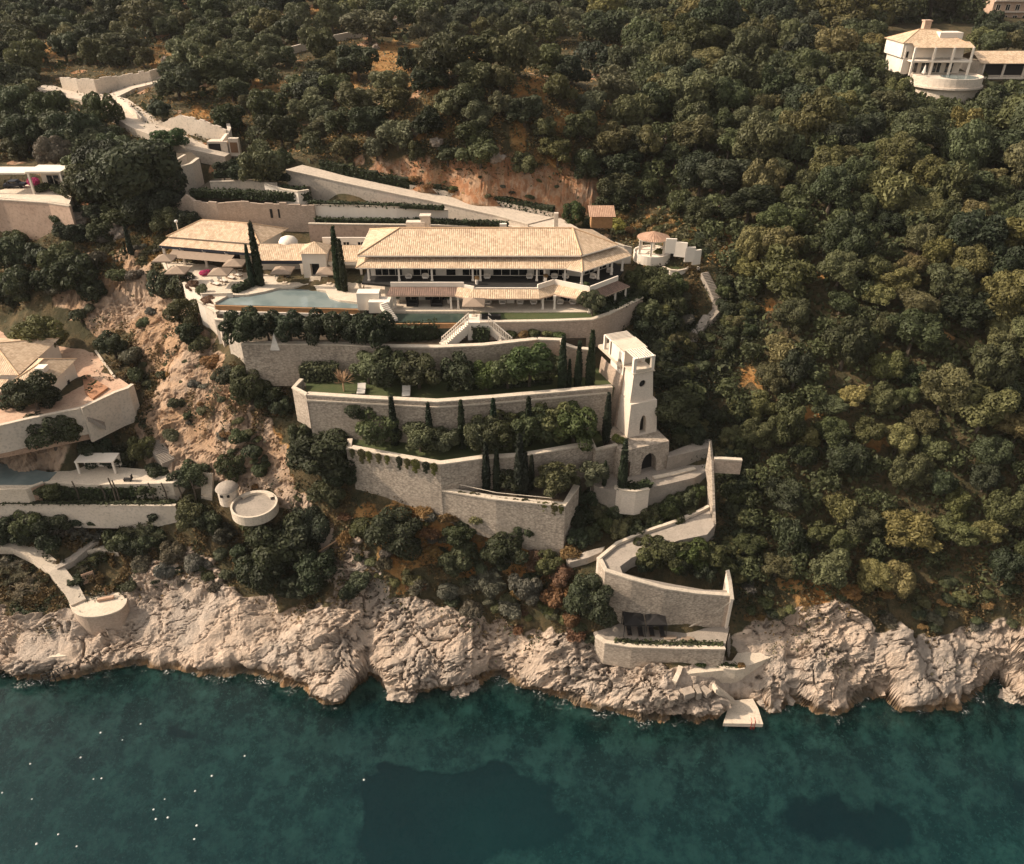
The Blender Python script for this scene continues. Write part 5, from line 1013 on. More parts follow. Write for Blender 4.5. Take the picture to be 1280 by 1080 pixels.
def hedge(line, w, h, label, z=None, col='hedge', leaf=.32, dens=13, name='hedge', cat='hedge', group=None):
    """clipped hedge: a rounded box of leaf clumps along a line, on a dark twiggy core"""
    ps = [P(x, y, z) if z is not None else G(x, y) for x, y in line]; rg = np.random.default_rng(len(bpy.data.objects)); Q, NN = [], []
    core = MB(); w0 = ps[0]
    for a, b in zip(ps, ps[1:]):
        d = b - a; L = d.length; dh = Vector((d.x, d.y, 0)).normalized(); nrm = Vector((-dh.y, dh.x, 0)); n = int(L * (w + 2 * h) * dens)
        s = rg.random(n); f = rg.random(n) * (w + 2 * h)
        for si, fi in zip(s, f):
            p = a + d * si
            if fi < h: q, m = p + nrm * (-w / 2) + Vector((0, 0, fi)), -nrm
            elif fi < h + w: q, m = p + nrm * (fi - h - w / 2) + Vector((0, 0, h)), Vector((0, 0, 1))
            else: q, m = p + nrm * (w / 2) + Vector((0, 0, fi - h - w)), nrm
            Q.append(q - w0); NN.append(m)
        for e, m in ((a, -dh), (b, dh)):
            for _ in range(int(w * h * dens)): Q.append(e + nrm * (rg.random() - .5) * w + Vector((0, 0, rg.random() * h)) - w0); NN.append(m)
        core.box((a + b) / 2 + Vector((0, 0, h / 2 - .1)), (L - .1, w * .84, h * .9), math.atan2(d.y, d.x), 0)
    q = np.array([x[:] for x in Q]); nn = np.array([x[:] for x in NN]); n = len(q); q = q + rg.normal(size=(n, 3)) * .09; nn = nn + rg.normal(size=(n, 3)) * .55; nn /= np.linalg.norm(nn, axis=1)[:, None]
    u = np.cross(nn, rg.normal(size=(n, 3))); u /= np.linalg.norm(u, axis=1)[:, None]; v = np.cross(nn, u); s = leaf * (.6 + .8 * rg.random(n))[:, None] * .5
    V = np.stack([q - u * s * 1.4, q + v * s, q + u * s * 1.4, q - v * s], 1).reshape(-1, 3); me = bpy.data.meshes.new(name); me.from_pydata(V.tolist(), [], [(4 * i, 4 * i + 1, 4 * i + 2, 4 * i + 3) for i in range(n)])
    me.attributes.new('tint', 'FLOAT', 'FACE').data.foreach_set('value', rg.random(n).astype(np.float32)); me.materials.append(MT['leaf'])
    t = thing(name, w0, label, cat, group); o = bpy.data.objects.new('foliage', me); COL.objects.link(o); o.parent = t; o.color = (*GREEN[col], 1)
    c = core.build('twigs', MT['hedge_core'], t); return t
MT['hedge_core'] = M('hedge_twigs', (.025, .03, .014), rough=.95)
# ---------------------------------------------------------------- garden planting, placed one by one
for k, (x, y, r) in enumerate(((304,409,17),(333,408,16),(362,410,16),(390,409,16),(418,410,15),(444,411,16),(468,414,17))):
    tree(x, y - 1, r * 1.15, 'mid', 'dark', 'dark clipped tree in the row under the curved pool, ' + ['first at the cliff end', 'second from the cliff end', 'third, behind the white cone', 'middle one of the seven', 'third from the villa end', 'second from the villa end', 'last, beside the plunge pool wall'][k], T1, 'garden_tree', group='row of dark trees under the pool', lift=1.25, zs=1.05)
hedge([(482,424),(520,424),(548,421)], 2.0, 2.6, 'dark clipped hedge below the plunge pool left of the white stairs', T1)
hedge([(592,424),(612,425)], 2.2, 2.4, 'dark rounded hedge block between the two white stair flights', T1)
for x, y, r, c, l in ((640,418,8,'oak','small mixed bush on the pink planter nearest the white stairs'),(655,419,8,'dry','brownish bush second from the stairs on the pink planter'),(668,417,9,'oak','tallest green bush in the middle of the pink planter'),(684,419,8,'oak_l','bush third from the stairs on the pink planter'),(697,420,7,'citrus','small bush at the lawn end of the pink planter')): bush(x, y, r, c, l, 40.6)
hedge([(378,474),(400,475),(424,474)], 2.2, 2.6, 'grey-green clipped hedge in the left corner of the second lawn', T2, 'olive_d')
for x, y, r, c, l in ((459,462,15,'olive_d','leafy tree left end of the row on the second lawn'),(486,461,18,'oak','broad dark tree beside the first white lounger'),(522,464,18,'oak','round tree right of the second white lounger'),(572,468,17,'oak','round-headed tree by itself in the middle of the second lawn'),(607,470,15,'citrus','lower brighter tree right of the lone round one'),(634,468,15,'oak','bushy tree in the centre of the right clump of the second lawn'),(663,456,21,'citrus','largest tree in the right clump of the second lawn'),(686,462,15,'oak','dark tree at the right end of the second lawn clump')):
    tree(x, y - 2, r * 1.2, 'mid', c, l, T2, 'garden_tree', lift=1.15)
hedge([(560,487),(640,484),(690,479)], .8, .8, 'low dark box edging along the back of the second lawn', T2)
for x0, y0, y1, l in ((702,425,487,'tallest cypress at the left of the four beside the tower pergola'),(722,432,484,'slim short cypress second of the four by the pergola'),(737,420,483,'cypress closest to the pergola arch'),(711,452,486,'smallest cypress tucked between the pergola group')): cypress(x0, y0, y1, l, T2)
# bare pale tree on the second lawn
bt = thing('bare_tree', P(430, 489, T2), 'small leafless pale brown tree at the left of the second lawn', 'tree'); g = P(430, 489, T2); mb = MB(); rg = random.Random(3)
mb.tube([g, g + Vector((0, 0, 1.6))], [.14, .1]); mb.build('trunk', 'twig', bt); mb = MB()
for k in range(16):
    a, e = rg.random() * 6.28, rg.uniform(.2, 1.2); d = Vector((math.cos(a) * math.cos(e), math.sin(a) * math.cos(e), math.sin(e))); q = g + Vector((0, 0, 1.5)); m_ = q + d * 1.3; mb.tube([q, m_], [.07, .04], 4)
    for j in range(5): d2 = (d + Vector((rg.uniform(-.8, .8), rg.uniform(-.8, .8), rg.uniform(-.3, .8)))).normalized(); mb.tube([m_.lerp(q, rg.random() * .5), m_ + d2 * rg.uniform(.6, 1.2)], [.04, .012], 4)
mb.build('crown', 'twig', bt)
tree(450, 508, 20, 'mid', 'dark', 'tall flat-topped dark tree at the left end of the cypress terrace', T3, 'garden_tree', lift=2.0, zs=.5)
for x, y, r, c, l in ((472,536,17,'oak','round green tree beside the flat-topped tree'),(524,549,15,'olive','pale grey-green olive at the front of the cypress terrace'),(556,553,11,'olive','small olive near the wall corner of the cypress terrace'),(603,546,16,'olive_d','olive in the middle of the cypress terrace right of the wall corner'),(632,540,17,'oak','dark green tree between two cypresses of the third terrace'),(662,536,18,'oak','broad tree in the right half of the cypress terrace'),(690,530,18,'oak_l','olive green tree second from the tower on the cypress terrace'),(718,530,20,'citrus','brightest bushy tree at the tower end of the cypress terrace'),(500,520,13,'dark','dark shrub tree against the wall behind the pale olive'),(512,526,14,'dark','ivy-dark tree filling the wall behind the first cypresses'),(548,522,12,'dark','low dark tree pressed to the wall right of the second cypress'),(590,524,12,'dark','dark tree against the wall between the third and fourth cypress'),(645,514,14,'dark','dark tree high against the wall over the right clump')):
    tree(x, y - 3, r * 1.3, 'olive' if 'olive' in l.split() and 'green' not in l.split()[0] else 'mid', c, l, T3, 'garden_tree', lift=1.05)
for x0, y0, y1, l in ((494,500,556,'cypress leftmost on the third terrace'),(538,508,558,'short cypress left of the wall corner'),(578,506,560,'cypress just right of the wall corner'),(617,503,556,'cypress behind the olives of the third terrace'),(660,501,556,'cypress in the right half of the third terrace'),(757,496,552,'cypress beside the brown terrace door')): cypress(x0, y0, y1, l, T3)
for x0, y0, y1, l in ((608,560,613,'left cypress of the group on the lowest terrace'),(621,566,613,'second cypress of the group on the lowest terrace'),(649,550,617,'tallest cypress on the lowest terrace'),(656,569,618,'short cypress pressed against the tallest one'),(664,572,612,'faint cypress at the right of the lowest terrace group'),(777,555,612,'dark cypress standing in front of the tower base'),(755,578,607,'small cypress beside the tower side door')): cypress(x0, y0, y1, l, T4)
for x, y, r, c, l in ((697,600,21,'olive_d','large olive at the end of the lowest terrace'),(742,593,16,'olive','round olive left of the tower side door'),(640,600,14,'dark','dark bush behind the lowest terrace cypresses'),(590,590,13,'dark','dark bush in the wall angle of the lowest terrace')): tree(x, y, r, 'olive' if c[0] == 'o' else 'mid', c, l, T4, 'garden_tree', lift=1.05)
bush(773, 549, 9, 'lime', 'yellow-green bush at the foot of the tower', 29.6)
for x0, y0, y1, l in ((316,311,358,'shorter cypress of the left pair by the pool'),(326,286,357,'taller cypress of the left pair by the pool'),(425,292,362,'taller cypress of the right pair between pool and villa'),(431,306,364,'shorter cypress of the right pair between pool and villa')): cypress(x0, y0, y1, l, ZT, w=.9)
for x0, y0, y1, l in ((166,284,324,'slim cypress on the dry slope left of the pavilion'),(159,304,323,'tiny cypress beside the slim one left of the pavilion')): cypress(x0, y0, y1, l)
hedge([(293,366),(308,360),(322,352)], 1.3, 1.1, 'dark clipped hedge curving behind the white loungers', ZT)
bush(259, 377, 9, 'rust', 'dark red shrub filling the corner planter of the pool', 42.0); bush(266, 378, 7, 'rust', 'smaller dark red shrub at the pool corner', 42.0)
bush(242, 357, 8, 'rust', 'orange-red shrub in the planter below the loungers', 43.2); bush(252, 362, 8, 'olive_d', 'green shrub in the planter below the loungers', 43.2); bush(257, 341, 6, 'pink', 'pinkish red bush among the loungers', ZT)
tree(468, 385, 15, 'bush', 'dark', 'dark flowering bush at the left end of the plunge pool', 41, 'shrub', 'shrub', .5)
hedge([(742,388),(765,382),(800,366)], 4.2, .6, 'broad dark sloping hedge bed at the right end of the villa lawn', 42.9)
tree(741, 377, 13, 'mid', 'oak', 'small round tree on the lawn in front of the right veranda', ZT, 'garden_tree', lift=1.3, zs=.7)
bush(733, 355, 4, 'citrus', 'small round shrub on the upper veranda corner', ZU)
MB().box(P(614, 396, 43.3), (3.0, .9, .7)).build('planter_box', 'dark').update_tag(); tag(bpy.data.objects['planter_box'], 'long low dark planter box on the villa lawn', 'planter')
# terraced beds behind the pavilion and planting round the drive
hedge([(240,246),(300,247),(345,250),(388,250)], 1.6, 1.5, 'dark clipped hedge along the top of the tan garden wall', 51.4)
hedge([(268,222),(300,221),(362,226)], 1.3, 1.2, 'upper dark hedge in the stepped garden', 52.8); hedge([(352,238),(372,241),(385,240)], 1.2, 1.0, 'short hedge block in the white stepped planter', 52.6)
hedge([(400,208),(450,219),(520,234),(600,250),(690,270)], 1.3, 1.5, 'long dark hedge along the upper side of the drive', 50.4) if False else None
hl = [P(x, y, z) for x, y, z in ri]
def hedge3(ps, w, h, label, off=0.0):
    px = [proj(*p) for p in ps]; return None
ORIP = P
_h = [(x, y - 2, z) for x, y, z in ri[1:]]
def P_line(t): return [Vector(ORIP(*q)) for q in t]
_pts = P_line(_h); _G = G
_look = {(round(q[0], 3), round(q[1], 3)): v for q, v in zip(_h, _pts)}
G = lambda px, py, hc=0.0: _look.get((round(px, 3), round(py, 3))) or _G(px, py, hc)
hedge([(q[0], q[1]) for q in _h], 1.5, 1.7, 'long dark hedge following the upper side of the sloping drive')
G = _G
hedge([(385,256),(440,257),(495,259),(555,262)], 1.0, .7, 'low hedge on top of the white espalier wall', 51.0); hedge([(395,278),(440,279),(540,280),(635,283)], 1.2, .9, 'low hedge in the pink planter right behind the villa roof', 48.2)
for x, y, r, c, l, z in ((485,266,9,'red','red-flowered climber on the white wall behind the villa',47.5),(376,272,11,'red','dark shrub with red flowers at the end of the tan wall',46.5),(535,270,9,'dry','thin brownish climber on the white wall',47.5),(320,274,12,'oak_l','olive green bush against the tan wall behind the pavilion',46.5),(290,270,16,'olive_d','shaded bush in the corner of the tan wall',46.3),(246,292,10,'dark','dark bush behind the pavilion roof',45)): bush(x, y, r, c, l, z)
for x, y, r, c, l in ((325,206,22,'olive','pale spreading olive over the stepped garden'),(350,200,13,'olive_d','smaller olive beside the drive entrance'),(300,212,15,'dark','dark shrub tree in the stepped garden'),(278,210,10,'dark','dark tree below the gate house')): tree(x, y, r, 'olive', c, l, 52.5, 'garden_tree')
tree(211, 173, 17, 'mid', 'bright', 'fresh green round tree in the bend of the upper-left road', None, 'garden_tree', lift=1.2, zs=.8)
tree(718, 268, 14, 'mid', 'citrus', 'bright green shrub tree beside the rear court gate', None, 'garden_tree'); bush(735, 280, 9, 'oak', 'green bush in front of the ochre hut'); bush(775, 284, 12, 'lime', 'yellowish bush right of the ochre hut'); bush(790, 290, 8, 'dry', 'orange dry bush near the gazebo')
# lawn and shrubs right of the villa
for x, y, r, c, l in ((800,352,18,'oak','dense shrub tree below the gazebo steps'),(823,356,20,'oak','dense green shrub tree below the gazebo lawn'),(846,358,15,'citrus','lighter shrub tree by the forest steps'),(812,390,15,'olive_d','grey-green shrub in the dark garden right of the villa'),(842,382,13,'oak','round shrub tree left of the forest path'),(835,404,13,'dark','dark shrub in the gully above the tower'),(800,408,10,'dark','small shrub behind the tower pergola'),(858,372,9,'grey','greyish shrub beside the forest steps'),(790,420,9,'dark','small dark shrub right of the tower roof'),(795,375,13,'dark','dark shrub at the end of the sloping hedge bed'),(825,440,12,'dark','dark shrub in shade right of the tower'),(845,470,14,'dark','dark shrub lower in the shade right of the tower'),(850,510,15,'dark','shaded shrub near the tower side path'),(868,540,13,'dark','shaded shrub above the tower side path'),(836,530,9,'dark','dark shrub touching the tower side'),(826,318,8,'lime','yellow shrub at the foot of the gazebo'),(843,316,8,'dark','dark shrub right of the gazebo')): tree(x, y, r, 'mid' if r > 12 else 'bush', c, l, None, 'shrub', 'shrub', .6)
hedge([(772,610),(795,611),(812,606)], 1.6, .7, 'dark hedge inside the curved planter before the tower', 24.9); hedge([(842,600),(846,596)], .8, 2.0, 'dark clipped bush beside the dark arch below the tower', 21)
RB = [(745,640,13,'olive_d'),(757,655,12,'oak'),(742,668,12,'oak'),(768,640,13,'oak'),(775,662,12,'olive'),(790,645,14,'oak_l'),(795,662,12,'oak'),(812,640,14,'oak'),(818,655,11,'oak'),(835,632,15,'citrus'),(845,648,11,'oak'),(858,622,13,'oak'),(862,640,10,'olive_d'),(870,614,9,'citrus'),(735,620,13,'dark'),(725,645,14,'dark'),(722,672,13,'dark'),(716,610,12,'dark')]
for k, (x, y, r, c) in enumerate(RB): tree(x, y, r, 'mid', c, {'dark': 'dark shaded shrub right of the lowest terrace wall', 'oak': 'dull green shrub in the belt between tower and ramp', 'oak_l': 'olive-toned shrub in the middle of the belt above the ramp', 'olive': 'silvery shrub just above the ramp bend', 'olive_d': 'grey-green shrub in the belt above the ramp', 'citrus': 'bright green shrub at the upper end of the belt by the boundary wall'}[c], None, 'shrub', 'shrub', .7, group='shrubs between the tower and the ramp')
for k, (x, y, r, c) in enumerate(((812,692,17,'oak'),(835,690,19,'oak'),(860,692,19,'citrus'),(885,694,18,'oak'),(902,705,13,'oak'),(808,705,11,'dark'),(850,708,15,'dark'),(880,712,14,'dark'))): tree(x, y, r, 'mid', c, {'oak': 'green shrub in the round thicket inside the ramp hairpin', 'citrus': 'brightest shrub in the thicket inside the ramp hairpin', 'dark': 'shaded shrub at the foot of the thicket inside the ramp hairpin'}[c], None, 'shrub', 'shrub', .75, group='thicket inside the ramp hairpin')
hedge([(768,804),(800,807),(850,808),(903,808)], .9, .7, 'green hedge along the front wall of the beach patio', ZB, 'oak')
hedge([(898,831),(910,834),(920,834)], .9, .35, 'small green bed in the curved planter above the jetty', 6.2, 'citrus'); bush(876, 829, 6, 'citrus', 'little green bush on the rock shelf', 6.0); bush(927, 833, 5, 'dry', 'orange dry plant in the curved planter above the jetty', 6.2)
# cliff and slope below the terraces
for x, y, r, kd, c, l in ((404,566,32,'big','dark','big dark tree at the left end of the angled terrace wall'),(424,590,20,'mid','dark','lower part tree beside the big dark one'),(410,618,19,'mid','oak','green tree on the slope below the big dark tree'),(378,545,17,'mid','dark','dark tree against the end of the second terrace wall'),(494,668,30,'big','dark','big round dark tree on the orange slope under the terraces'),(355,680,34,'big','dark','largest dark tree on the lower slope'),(330,712,26,'big','dark','dark tree at the lower left of the biggest slope tree'),(385,660,22,'big','dark','dark tree at the upper right of the biggest slope tree'),(395,712,24,'mid','dark','dark tree at the lower right of the biggest slope tree'),(372,735,18,'mid','dark','low dark tree above the pale coastal rock'),(738,752,26,'big','dark','dark tree left of the ramp hairpin wall'),(310,482,22,'big','oak','green tree clump under the left end of the uppermost rubble wall'),(335,492,17,'mid','oak','smaller tree right of the clump under the rubble wall'),(286,470,12,'mid','dark','dark little tree at the cliff edge under the pool corner'),(353,508,14,'mid','dark','dark tree left of the second terrace wall'),(575,668,17,'mid','oak','green shrub tree on the orange slope'),(572,700,19,'mid','olive_d','tall grey-green shrub in the middle of the slope'),(634,684,21,'mid','dark','dark shrub tree below the lowest wall'),(600,640+8,12,'bush','oak_l','olive shrub at the foot of the angled wall'),(655,660,14,'mid','oak','shrub against the lowest wall left of its ivy'),(686,705,15,'mid','oak_l','yellow-green shrub below the end of the lowest wall'),(448,660,13,'bush','oak_l','yellowish shrub on the bare ridge'),(452,725,14,'bush','olive_d','grey-green shrub at the foot of the bare ridge'),(438,740,13,'bush','dark','dark shrub on the rocks under the ridge'),(560,742,13,'bush','grey','grey shrub on the lower slope'),(610,730,17,'mid','grey','dull grey shrub in the lower middle slope'),(655,735,18,'mid','grey','dry grey thicket in the lower right slope'),(690,745,15,'bush','rust','reddish brown shrub left of the dark hairpin tree'),(640,760,14,'bush','grey','grey shrub above the shore rocks'),(590,765,13,'bush','grey','low grey shrub over the shore rocks'),(715,775,13,'bush','rust','red-brown shrub beside the beach patio'),(700,722,16,'mid','rust','rust-coloured shrub under the lowest wall corner'),(530,640,10,'dry','dry','orange dry shrub under the angled wall'),(560,648,10,'dry','dry','orange dry shrub right under the wall corner'),(620,655,10,'dry','dry','orange dry shrub below the iron rail'),(715,690,11,'dry','dry','orange dry shrub beside the garden path'),(545,690,11,'dry','dry','orange dry tuft in the middle of the slope'),(520,735,12,'dry','grey','pale dry scrub on the lower ridge'),(480,705,11,'dry','grey','pale dry scrub on the ridge below the dark round tree'),(670,700,12,'dry','rust','rusty scrub under the lowest wall'),(265,452,10,'bush','dry','orange shrub on the cliff under the pool'),(350,515,8,'dry','dry','orange dry bush at the wall end of the second terrace'),(430,675,11,'dry','dry','ochre scrub on the bare ridge')):
    tree(x, y, r, kd, c, l, None, 'tree' if kd == 'big' else 'shrub', 'tree' if kd == 'big' else 'shrub', .85 if kd in ('big', 'mid') else .4, trunk=kd == 'big')
for x, y, r, kd, c, l in ((224,352+4,19,'mid','oak','dark green tree clinging below the lounger terrace'),(205,357,20,'mid','olive_d','grey-green tree on the cliff left of the lounger terrace'),(232,392,17,'mid','oak_l','yellowish tree hanging on the cliff under the red planter'),(238,415,15,'mid','dark','dark shrub at the foot of the buttress with reliefs'),(250,430,12,'bush','oak','green shrub low at the buttress foot'),(140,430,17,'big','dark','dark round tree at the edge of the left cliff'),(166,447,14,'bush','grey','grey-purple bush beside the dark cliff tree'),(168,470,10,'bush','oak','little green bush at the corner of the red drive'),(205,470,8,'bush','oak','small green tuft on the bare cliff'),(220,505,9,'bush','olive_d','tuft in the middle of the bare cliff'),(245,480,8,'bush','grey','grey tuft high on the bare cliff'),(212,545,11,'bush','olive_d','grey-green bush at the foot of the bare cliff'),(298,545,10,'bush','oak','green bush on the orange rocks'),(318,565,12,'bush','dark','dark bush on the orange rocks'),(325,590,10,'bush','oak','bush above the round terrace'),(288,585,16,'mid','oak','green tree above the outdoor oven'),(244,590,19,'mid','oak','green spreading tree left of the cliff stairs'),(225,600,13,'mid','dark','dark tree at the end of the palm hedge'),(178,562,17,'mid','oak_l','round olive-green tree above the left deck'),(125,568,19,'mid','dark','dark tree over the white pool shelter'),(150,575,15,'mid','dark','second dark tree right of the pool shelter'),(105,560,11,'bush','dark','dark bush at the foot of the estate wall'),(195,590,12,'bush','dark','dark bush below the curved rock stairs'),(62,538,24,'big','oak','broad green bush against the cream estate wall'),(85,536,18,'mid','oak','right part bush against the cream estate wall'),(38,540,14,'mid','oak','left part bush against the cream estate wall'),(50,420,24,'big','oak_l','olive tree on the red drive above the estate villa'),(40,489,24,'big','dark','big dark tree in front of the estate villa'),(20,500,14,'mid','dark','low dark tree left of the big one before the estate villa'),(60,497,14,'mid','dark','dark tree near the golf buggy'),(150,525,8,'bush','oak','small bush under the cream corner wall')):
    tree(x, y, r, kd, c, l, ZL if l.find('villa') > 0 and y > 400 and 'estate' in l or 'buggy' in l else None, 'tree' if kd == 'big' else 'shrub', 'tree' if kd == 'big' else 'shrub', 1.0 if kd == 'big' else .6, trunk=kd == 'big')
for x, y, r, l in ((108,472,5,'small palm-like plant at the tip of the planting bed'),(116,480,5,'green plant in the middle of the planting bed'),(112,488,5,'low plant at the front of the planting bed')): tree(x, y, r, 'spiky', 'bright', l, ZL + .3, 'potted_palm', 'plant', .6, trunk=False)
hedge([(-40,622),(60,622),(140,622),(222,618)], 2.2, 2.6, 'long dark hedge with thin palms in front of the left pool', 17.9)
hedge([(-40,629.5),(100,630),(215,630)], .8, .5, 'low trimmed hedge along the long grey wall', 18.0, 'oak')
for k, (x, y0, y1) in enumerate(((100,602,627),(133,607,627),(146,598,628),(150,601,628),(193,604,627),(209,604,626),(228,606,626),(245,600,624))):
    q = P(x, y1, 17.9); h = (y1 - y0) / ppm(q) / .8; t = thing('palm_trunk', q, ['first', 'second', 'third', 'fourth', 'fifth', 'sixth', 'seventh', 'eighth'][k] + ' thin dark trunk from the left along the palm hedge', 'trunk')
    MB().tube([q, q + Vector((.1, 0, h * .5)), q + Vector((-.15, 0, h))], [.16, .12, .1], 7).build('stem', 'bark', t)
MB().tube([P(83,588,ZP), P(78,572,ZP + .2)], [.16, .14], 7).build('leaning_post', 'wood'); tag(bpy.data.objects['leaning_post'], 'dark leaning post beside the left pool', 'post')
for x, y, r, c, l in ((66,611,15,'oak','low leafy tree at the left end of the palm hedge'),(185,610,13,'oak','leafy tree right of the palm hedge middle'),(235,598,12,'oak','tree at the right end of the palm hedge')): tree(x, y, r, 'mid', c, l, 17.9, 'garden_tree', lift=1.0, zs=.7)
LB = [(10,655,17,'mid','dark'),(35,652,17,'mid','oak'),(58,655,15,'mid','dark'),(0,668,15,'mid','dark'),(30,670,15,'mid','dark'),(80,648,12,'mid','dark'),(100,652,11,'bush','dark'),(120,650,11,'bush','dark'),(150,645,9,'bush','dark'),(175,642,9,'bush','dark'),(195,643,9,'bush','dark'),(65,678,15,'bush','dark')]
for x, y, r, kd, c in LB: tree(x, y, r, kd, c, 'dark shrub under the long grey wall at the lower left' if c == 'dark' else 'green shrub under the long grey wall at the lower left', None, 'shrub', 'shrub', .6, group='shrubs under the long grey wall')
for x, y, r, c in ((75,662,13,'grey'),(98,664,13,'grey'),(115,668,11,'grey'),(165,660,12,'olive'),(190,660,13,'olive'),(205,668,10,'olive'),(10,700,14,'pale'),(32,712,14,'pale'),(12,728,14,'pale'),(40,736,14,'pale'),(18,745,12,'pale'),(55,722,9,'olive'),(112,700,10,'olive'),(105,708,8,'pale'),(0,712,13,'pale')):
    tree(x, y, r * 1.25, 'spiky', c, {'grey': 'greyish spiky succulent clump below the long grey wall', 'olive': 'grey-green spiky succulent clump at the lower left', 'pale': 'pale spiky agave clump beside the winding ramp'}[c], None, 'agave', 'succulent', .35, trunk=False, group='spiky succulents at the lower left')
for x, y, r, c, l in ((148,675,15,'oak','green shrub beside the path ledge at the lower left'),(168,678,15,'dark','dark round shrub beside the path ledge'),(190,672,13,'oak','bright shrub at the right of the succulents'),(240,640,20,'oak_l','olive tree at the end of the long grey wall'),(258,650,18,'dark','dark tree below the cliff stairs'),(280,668,13,'grey','grey shrub on the slope under the oven'),(300,690,12,'dark','dark shrub left of the biggest slope tree'),(215,690,13,'grey','grey scrub on the lower-left slope'),(240,705,12,'grey','shaded grey scrub above the pale rock'),(205,715,12,'grey','grey scrub beside the rock cleft'),(180,705,11,'grey','dull scrub right of the rounded terrace'),(315,650,12,'oak','green shrub right under the round terrace'),(160,735,9,'olive_d','tuft right of the rounded shore terrace')): tree(x, y, r, 'mid' if r > 12 else 'bush', c, l, None, 'shrub', 'shrub', .6, trunk=False)
hedge([(88,735),(104,731)], 2.2, 1.6, 'dark square hedge block on the rounded shore terrace', 7.2); hedge([(20,768),(50,764),(68,766)], 2.0, .8, 'dark mat of ground shrubs above the bathing platform', 5.2)
# upper left big trees
for x, y, r, c, l in ((165,228,46,'dark','huge dark tree below the upper-left road'),(195,258,26,'dark','dark tree at the lower right of the huge one'),(125,205,30,'dark','large dark tree left of the huge one'),(110,235,24,'oak','green tree beside the pink bougainvillea'),(145,190,22,'oak','green tree above the huge dark one'),(210,275,18,'oak','bushy green tree left of the pavilion roof'),(235,278,14,'dark','dark tree touching the pavilion roof'),(128,140,20,'oak','green tree on the edge of the upper-left road'),(112,165,18,'dark','dark tree under the road edge'),(90,165,24,'dark','dark tree on the slope left of the road bend'),(60,140,22,'oak','green tree left of the upper-left road'),(20,130,24,'oak','green tree at the left edge under the road'),(30,165,22,'dark','dark tree at the left edge above the white garden house'),(65,190,18,'grey','dull dry tree right behind the white garden house')): tree(x, y, r, 'big', c, l, None, 'evergreen_oak', lift=.95)
for x, y, r, c, l in ((42,228,9,'pink','magenta bougainvillea left of the white garden house'),(62,226,8,'pink','magenta bougainvillea in front of the garden house window'),(80,212,11,'pink','magenta bougainvillea at the right corner of the garden house'),(52,236,9,'oak','green bush under the bougainvillea'),(75,238,10,'olive_d','low bush at the terrace edge of the garden house'),(10,215,10,'dark','dark bush left of the garden house')): bush(x, y, r, c, l, 49.9)
for x, y, r, c, l in ((75,272,11,'oak','green bush at the right end of the broad pink wall'),(125,290,16,'oak','round bush on the dry grass slope'),(88,292,16,'dark','dark bush below the broad pink wall'),(20,300,14,'oak','bush in the left gully'),(15,318,20,'oak','green bush clump in the left gully'),(50,322,18,'dark','dark bush in the left gully'),(75,325,20,'olive_d','grey-green bush on the gully edge'),(28,352,20,'oak','bush above the red drive'),(95,345,22,'dark','dark bush in the middle of the gully'),(60,350,16,'dark','shaded bush in the gully bottom'),(120,325,12,'bush' and 'grey','grey bush at the top of the bare cliff'),(115,365,14,'dark','dark bush low in the gully'),(10,370,16,'dark','dark bush at the left edge above the drive'),(100,395,11,'oak','bush at the top corner of the red drive'),(130,300,8,'grey','grey tuft among the boulders'),(150,345,12,'olive_d','tuft on the bare cliff shoulder'),(170,345,10,'grey','grey tuft on the bare cliff shoulder')): tree(x, y, r, 'mid' if r > 12 else 'bush', c, l, None, 'shrub', 'shrub', .65, trunk=False)
# boulders on the dry slope
def boulder(p, r, label, seed, name='boulder'):
    rg = np.random.default_rng(seed); bm = bmesh.new(); bmesh.ops.create_icosphere(bm, subdivisions=4, radius=1); v = np.array([x.co[:] for x in bm.verts]); s = v * (1 + .75 * fbm(v[:, 0] * 1.3 + seed, v[:, 1] * 1.3, v[:, 2] * 1.3, 5, seed, .6)[:, None] - .18 * np.exp(-6 * np.abs(vn(v[:, 0] * 2 + seed, v[:, 1] * 2, v[:, 2] * 2, 7)))[:, None]) * np.array([1, rg.uniform(.7, 1), rg.uniform(.6, .85)]) * r
    for x, c in zip(bm.verts, s): x.co = c
    me = bpy.data.meshes.new(name); bm.to_mesh(me); bm.free(); me.materials.append(MT['rock']); me.polygons.foreach_set('use_smooth', [False] * len(me.polygons)); o = bpy.data.objects.new(name, me); COL.objects.link(o); o.location = p + Vector((0, 0, r * .25)); o.rotation_euler = (0, 0, rg.random() * 6); return tag(o, label, 'rock', 'boulders')
for k, (x, y, r) in enumerate(((100,268,1.5),(108,272,1.3),(118,268,1.6),(126,265,1.2),(98,278,1.4),(145,292,1.8),(132,300,1.3),(150,300,1.2),(92,276,1.1))): boulder(G(x, y), r, 'pale grey boulder on the dry slope below the garden house', k)
for k, (x, y, r) in enumerate(((215,20,2.8),(225,25,2.2),(205,18,2.0),(208,78,1.9),(470,62,1.8),(455,66,1.5),(520,165,1.8),(545,180,1.5),(620,200,2.0),(350,55,1.8),(418,105,1.6),(340,60,1.6),(775,290,1.2),(815,185,2.2),(825,180,1.8))): boulder(G(x, y), r * .8, 'pale boulder showing between the olive trees of the upper slope', 30 + k)
for k, (x, y, r) in enumerate(((500,868,2.4),(512,872,1.6),(575,866,1.6),(592,860,1.3),(1262,872,1.8),(1272,876,1.4),(60,836,1.6),(30,830,1.8),(120,830,1.4),(960,880,2.2),(975,872,2.0))): boulder(P(x, y, -.3), r * .85, 'weathered rock standing at the waterline', 60 + k, 'shore_rock')
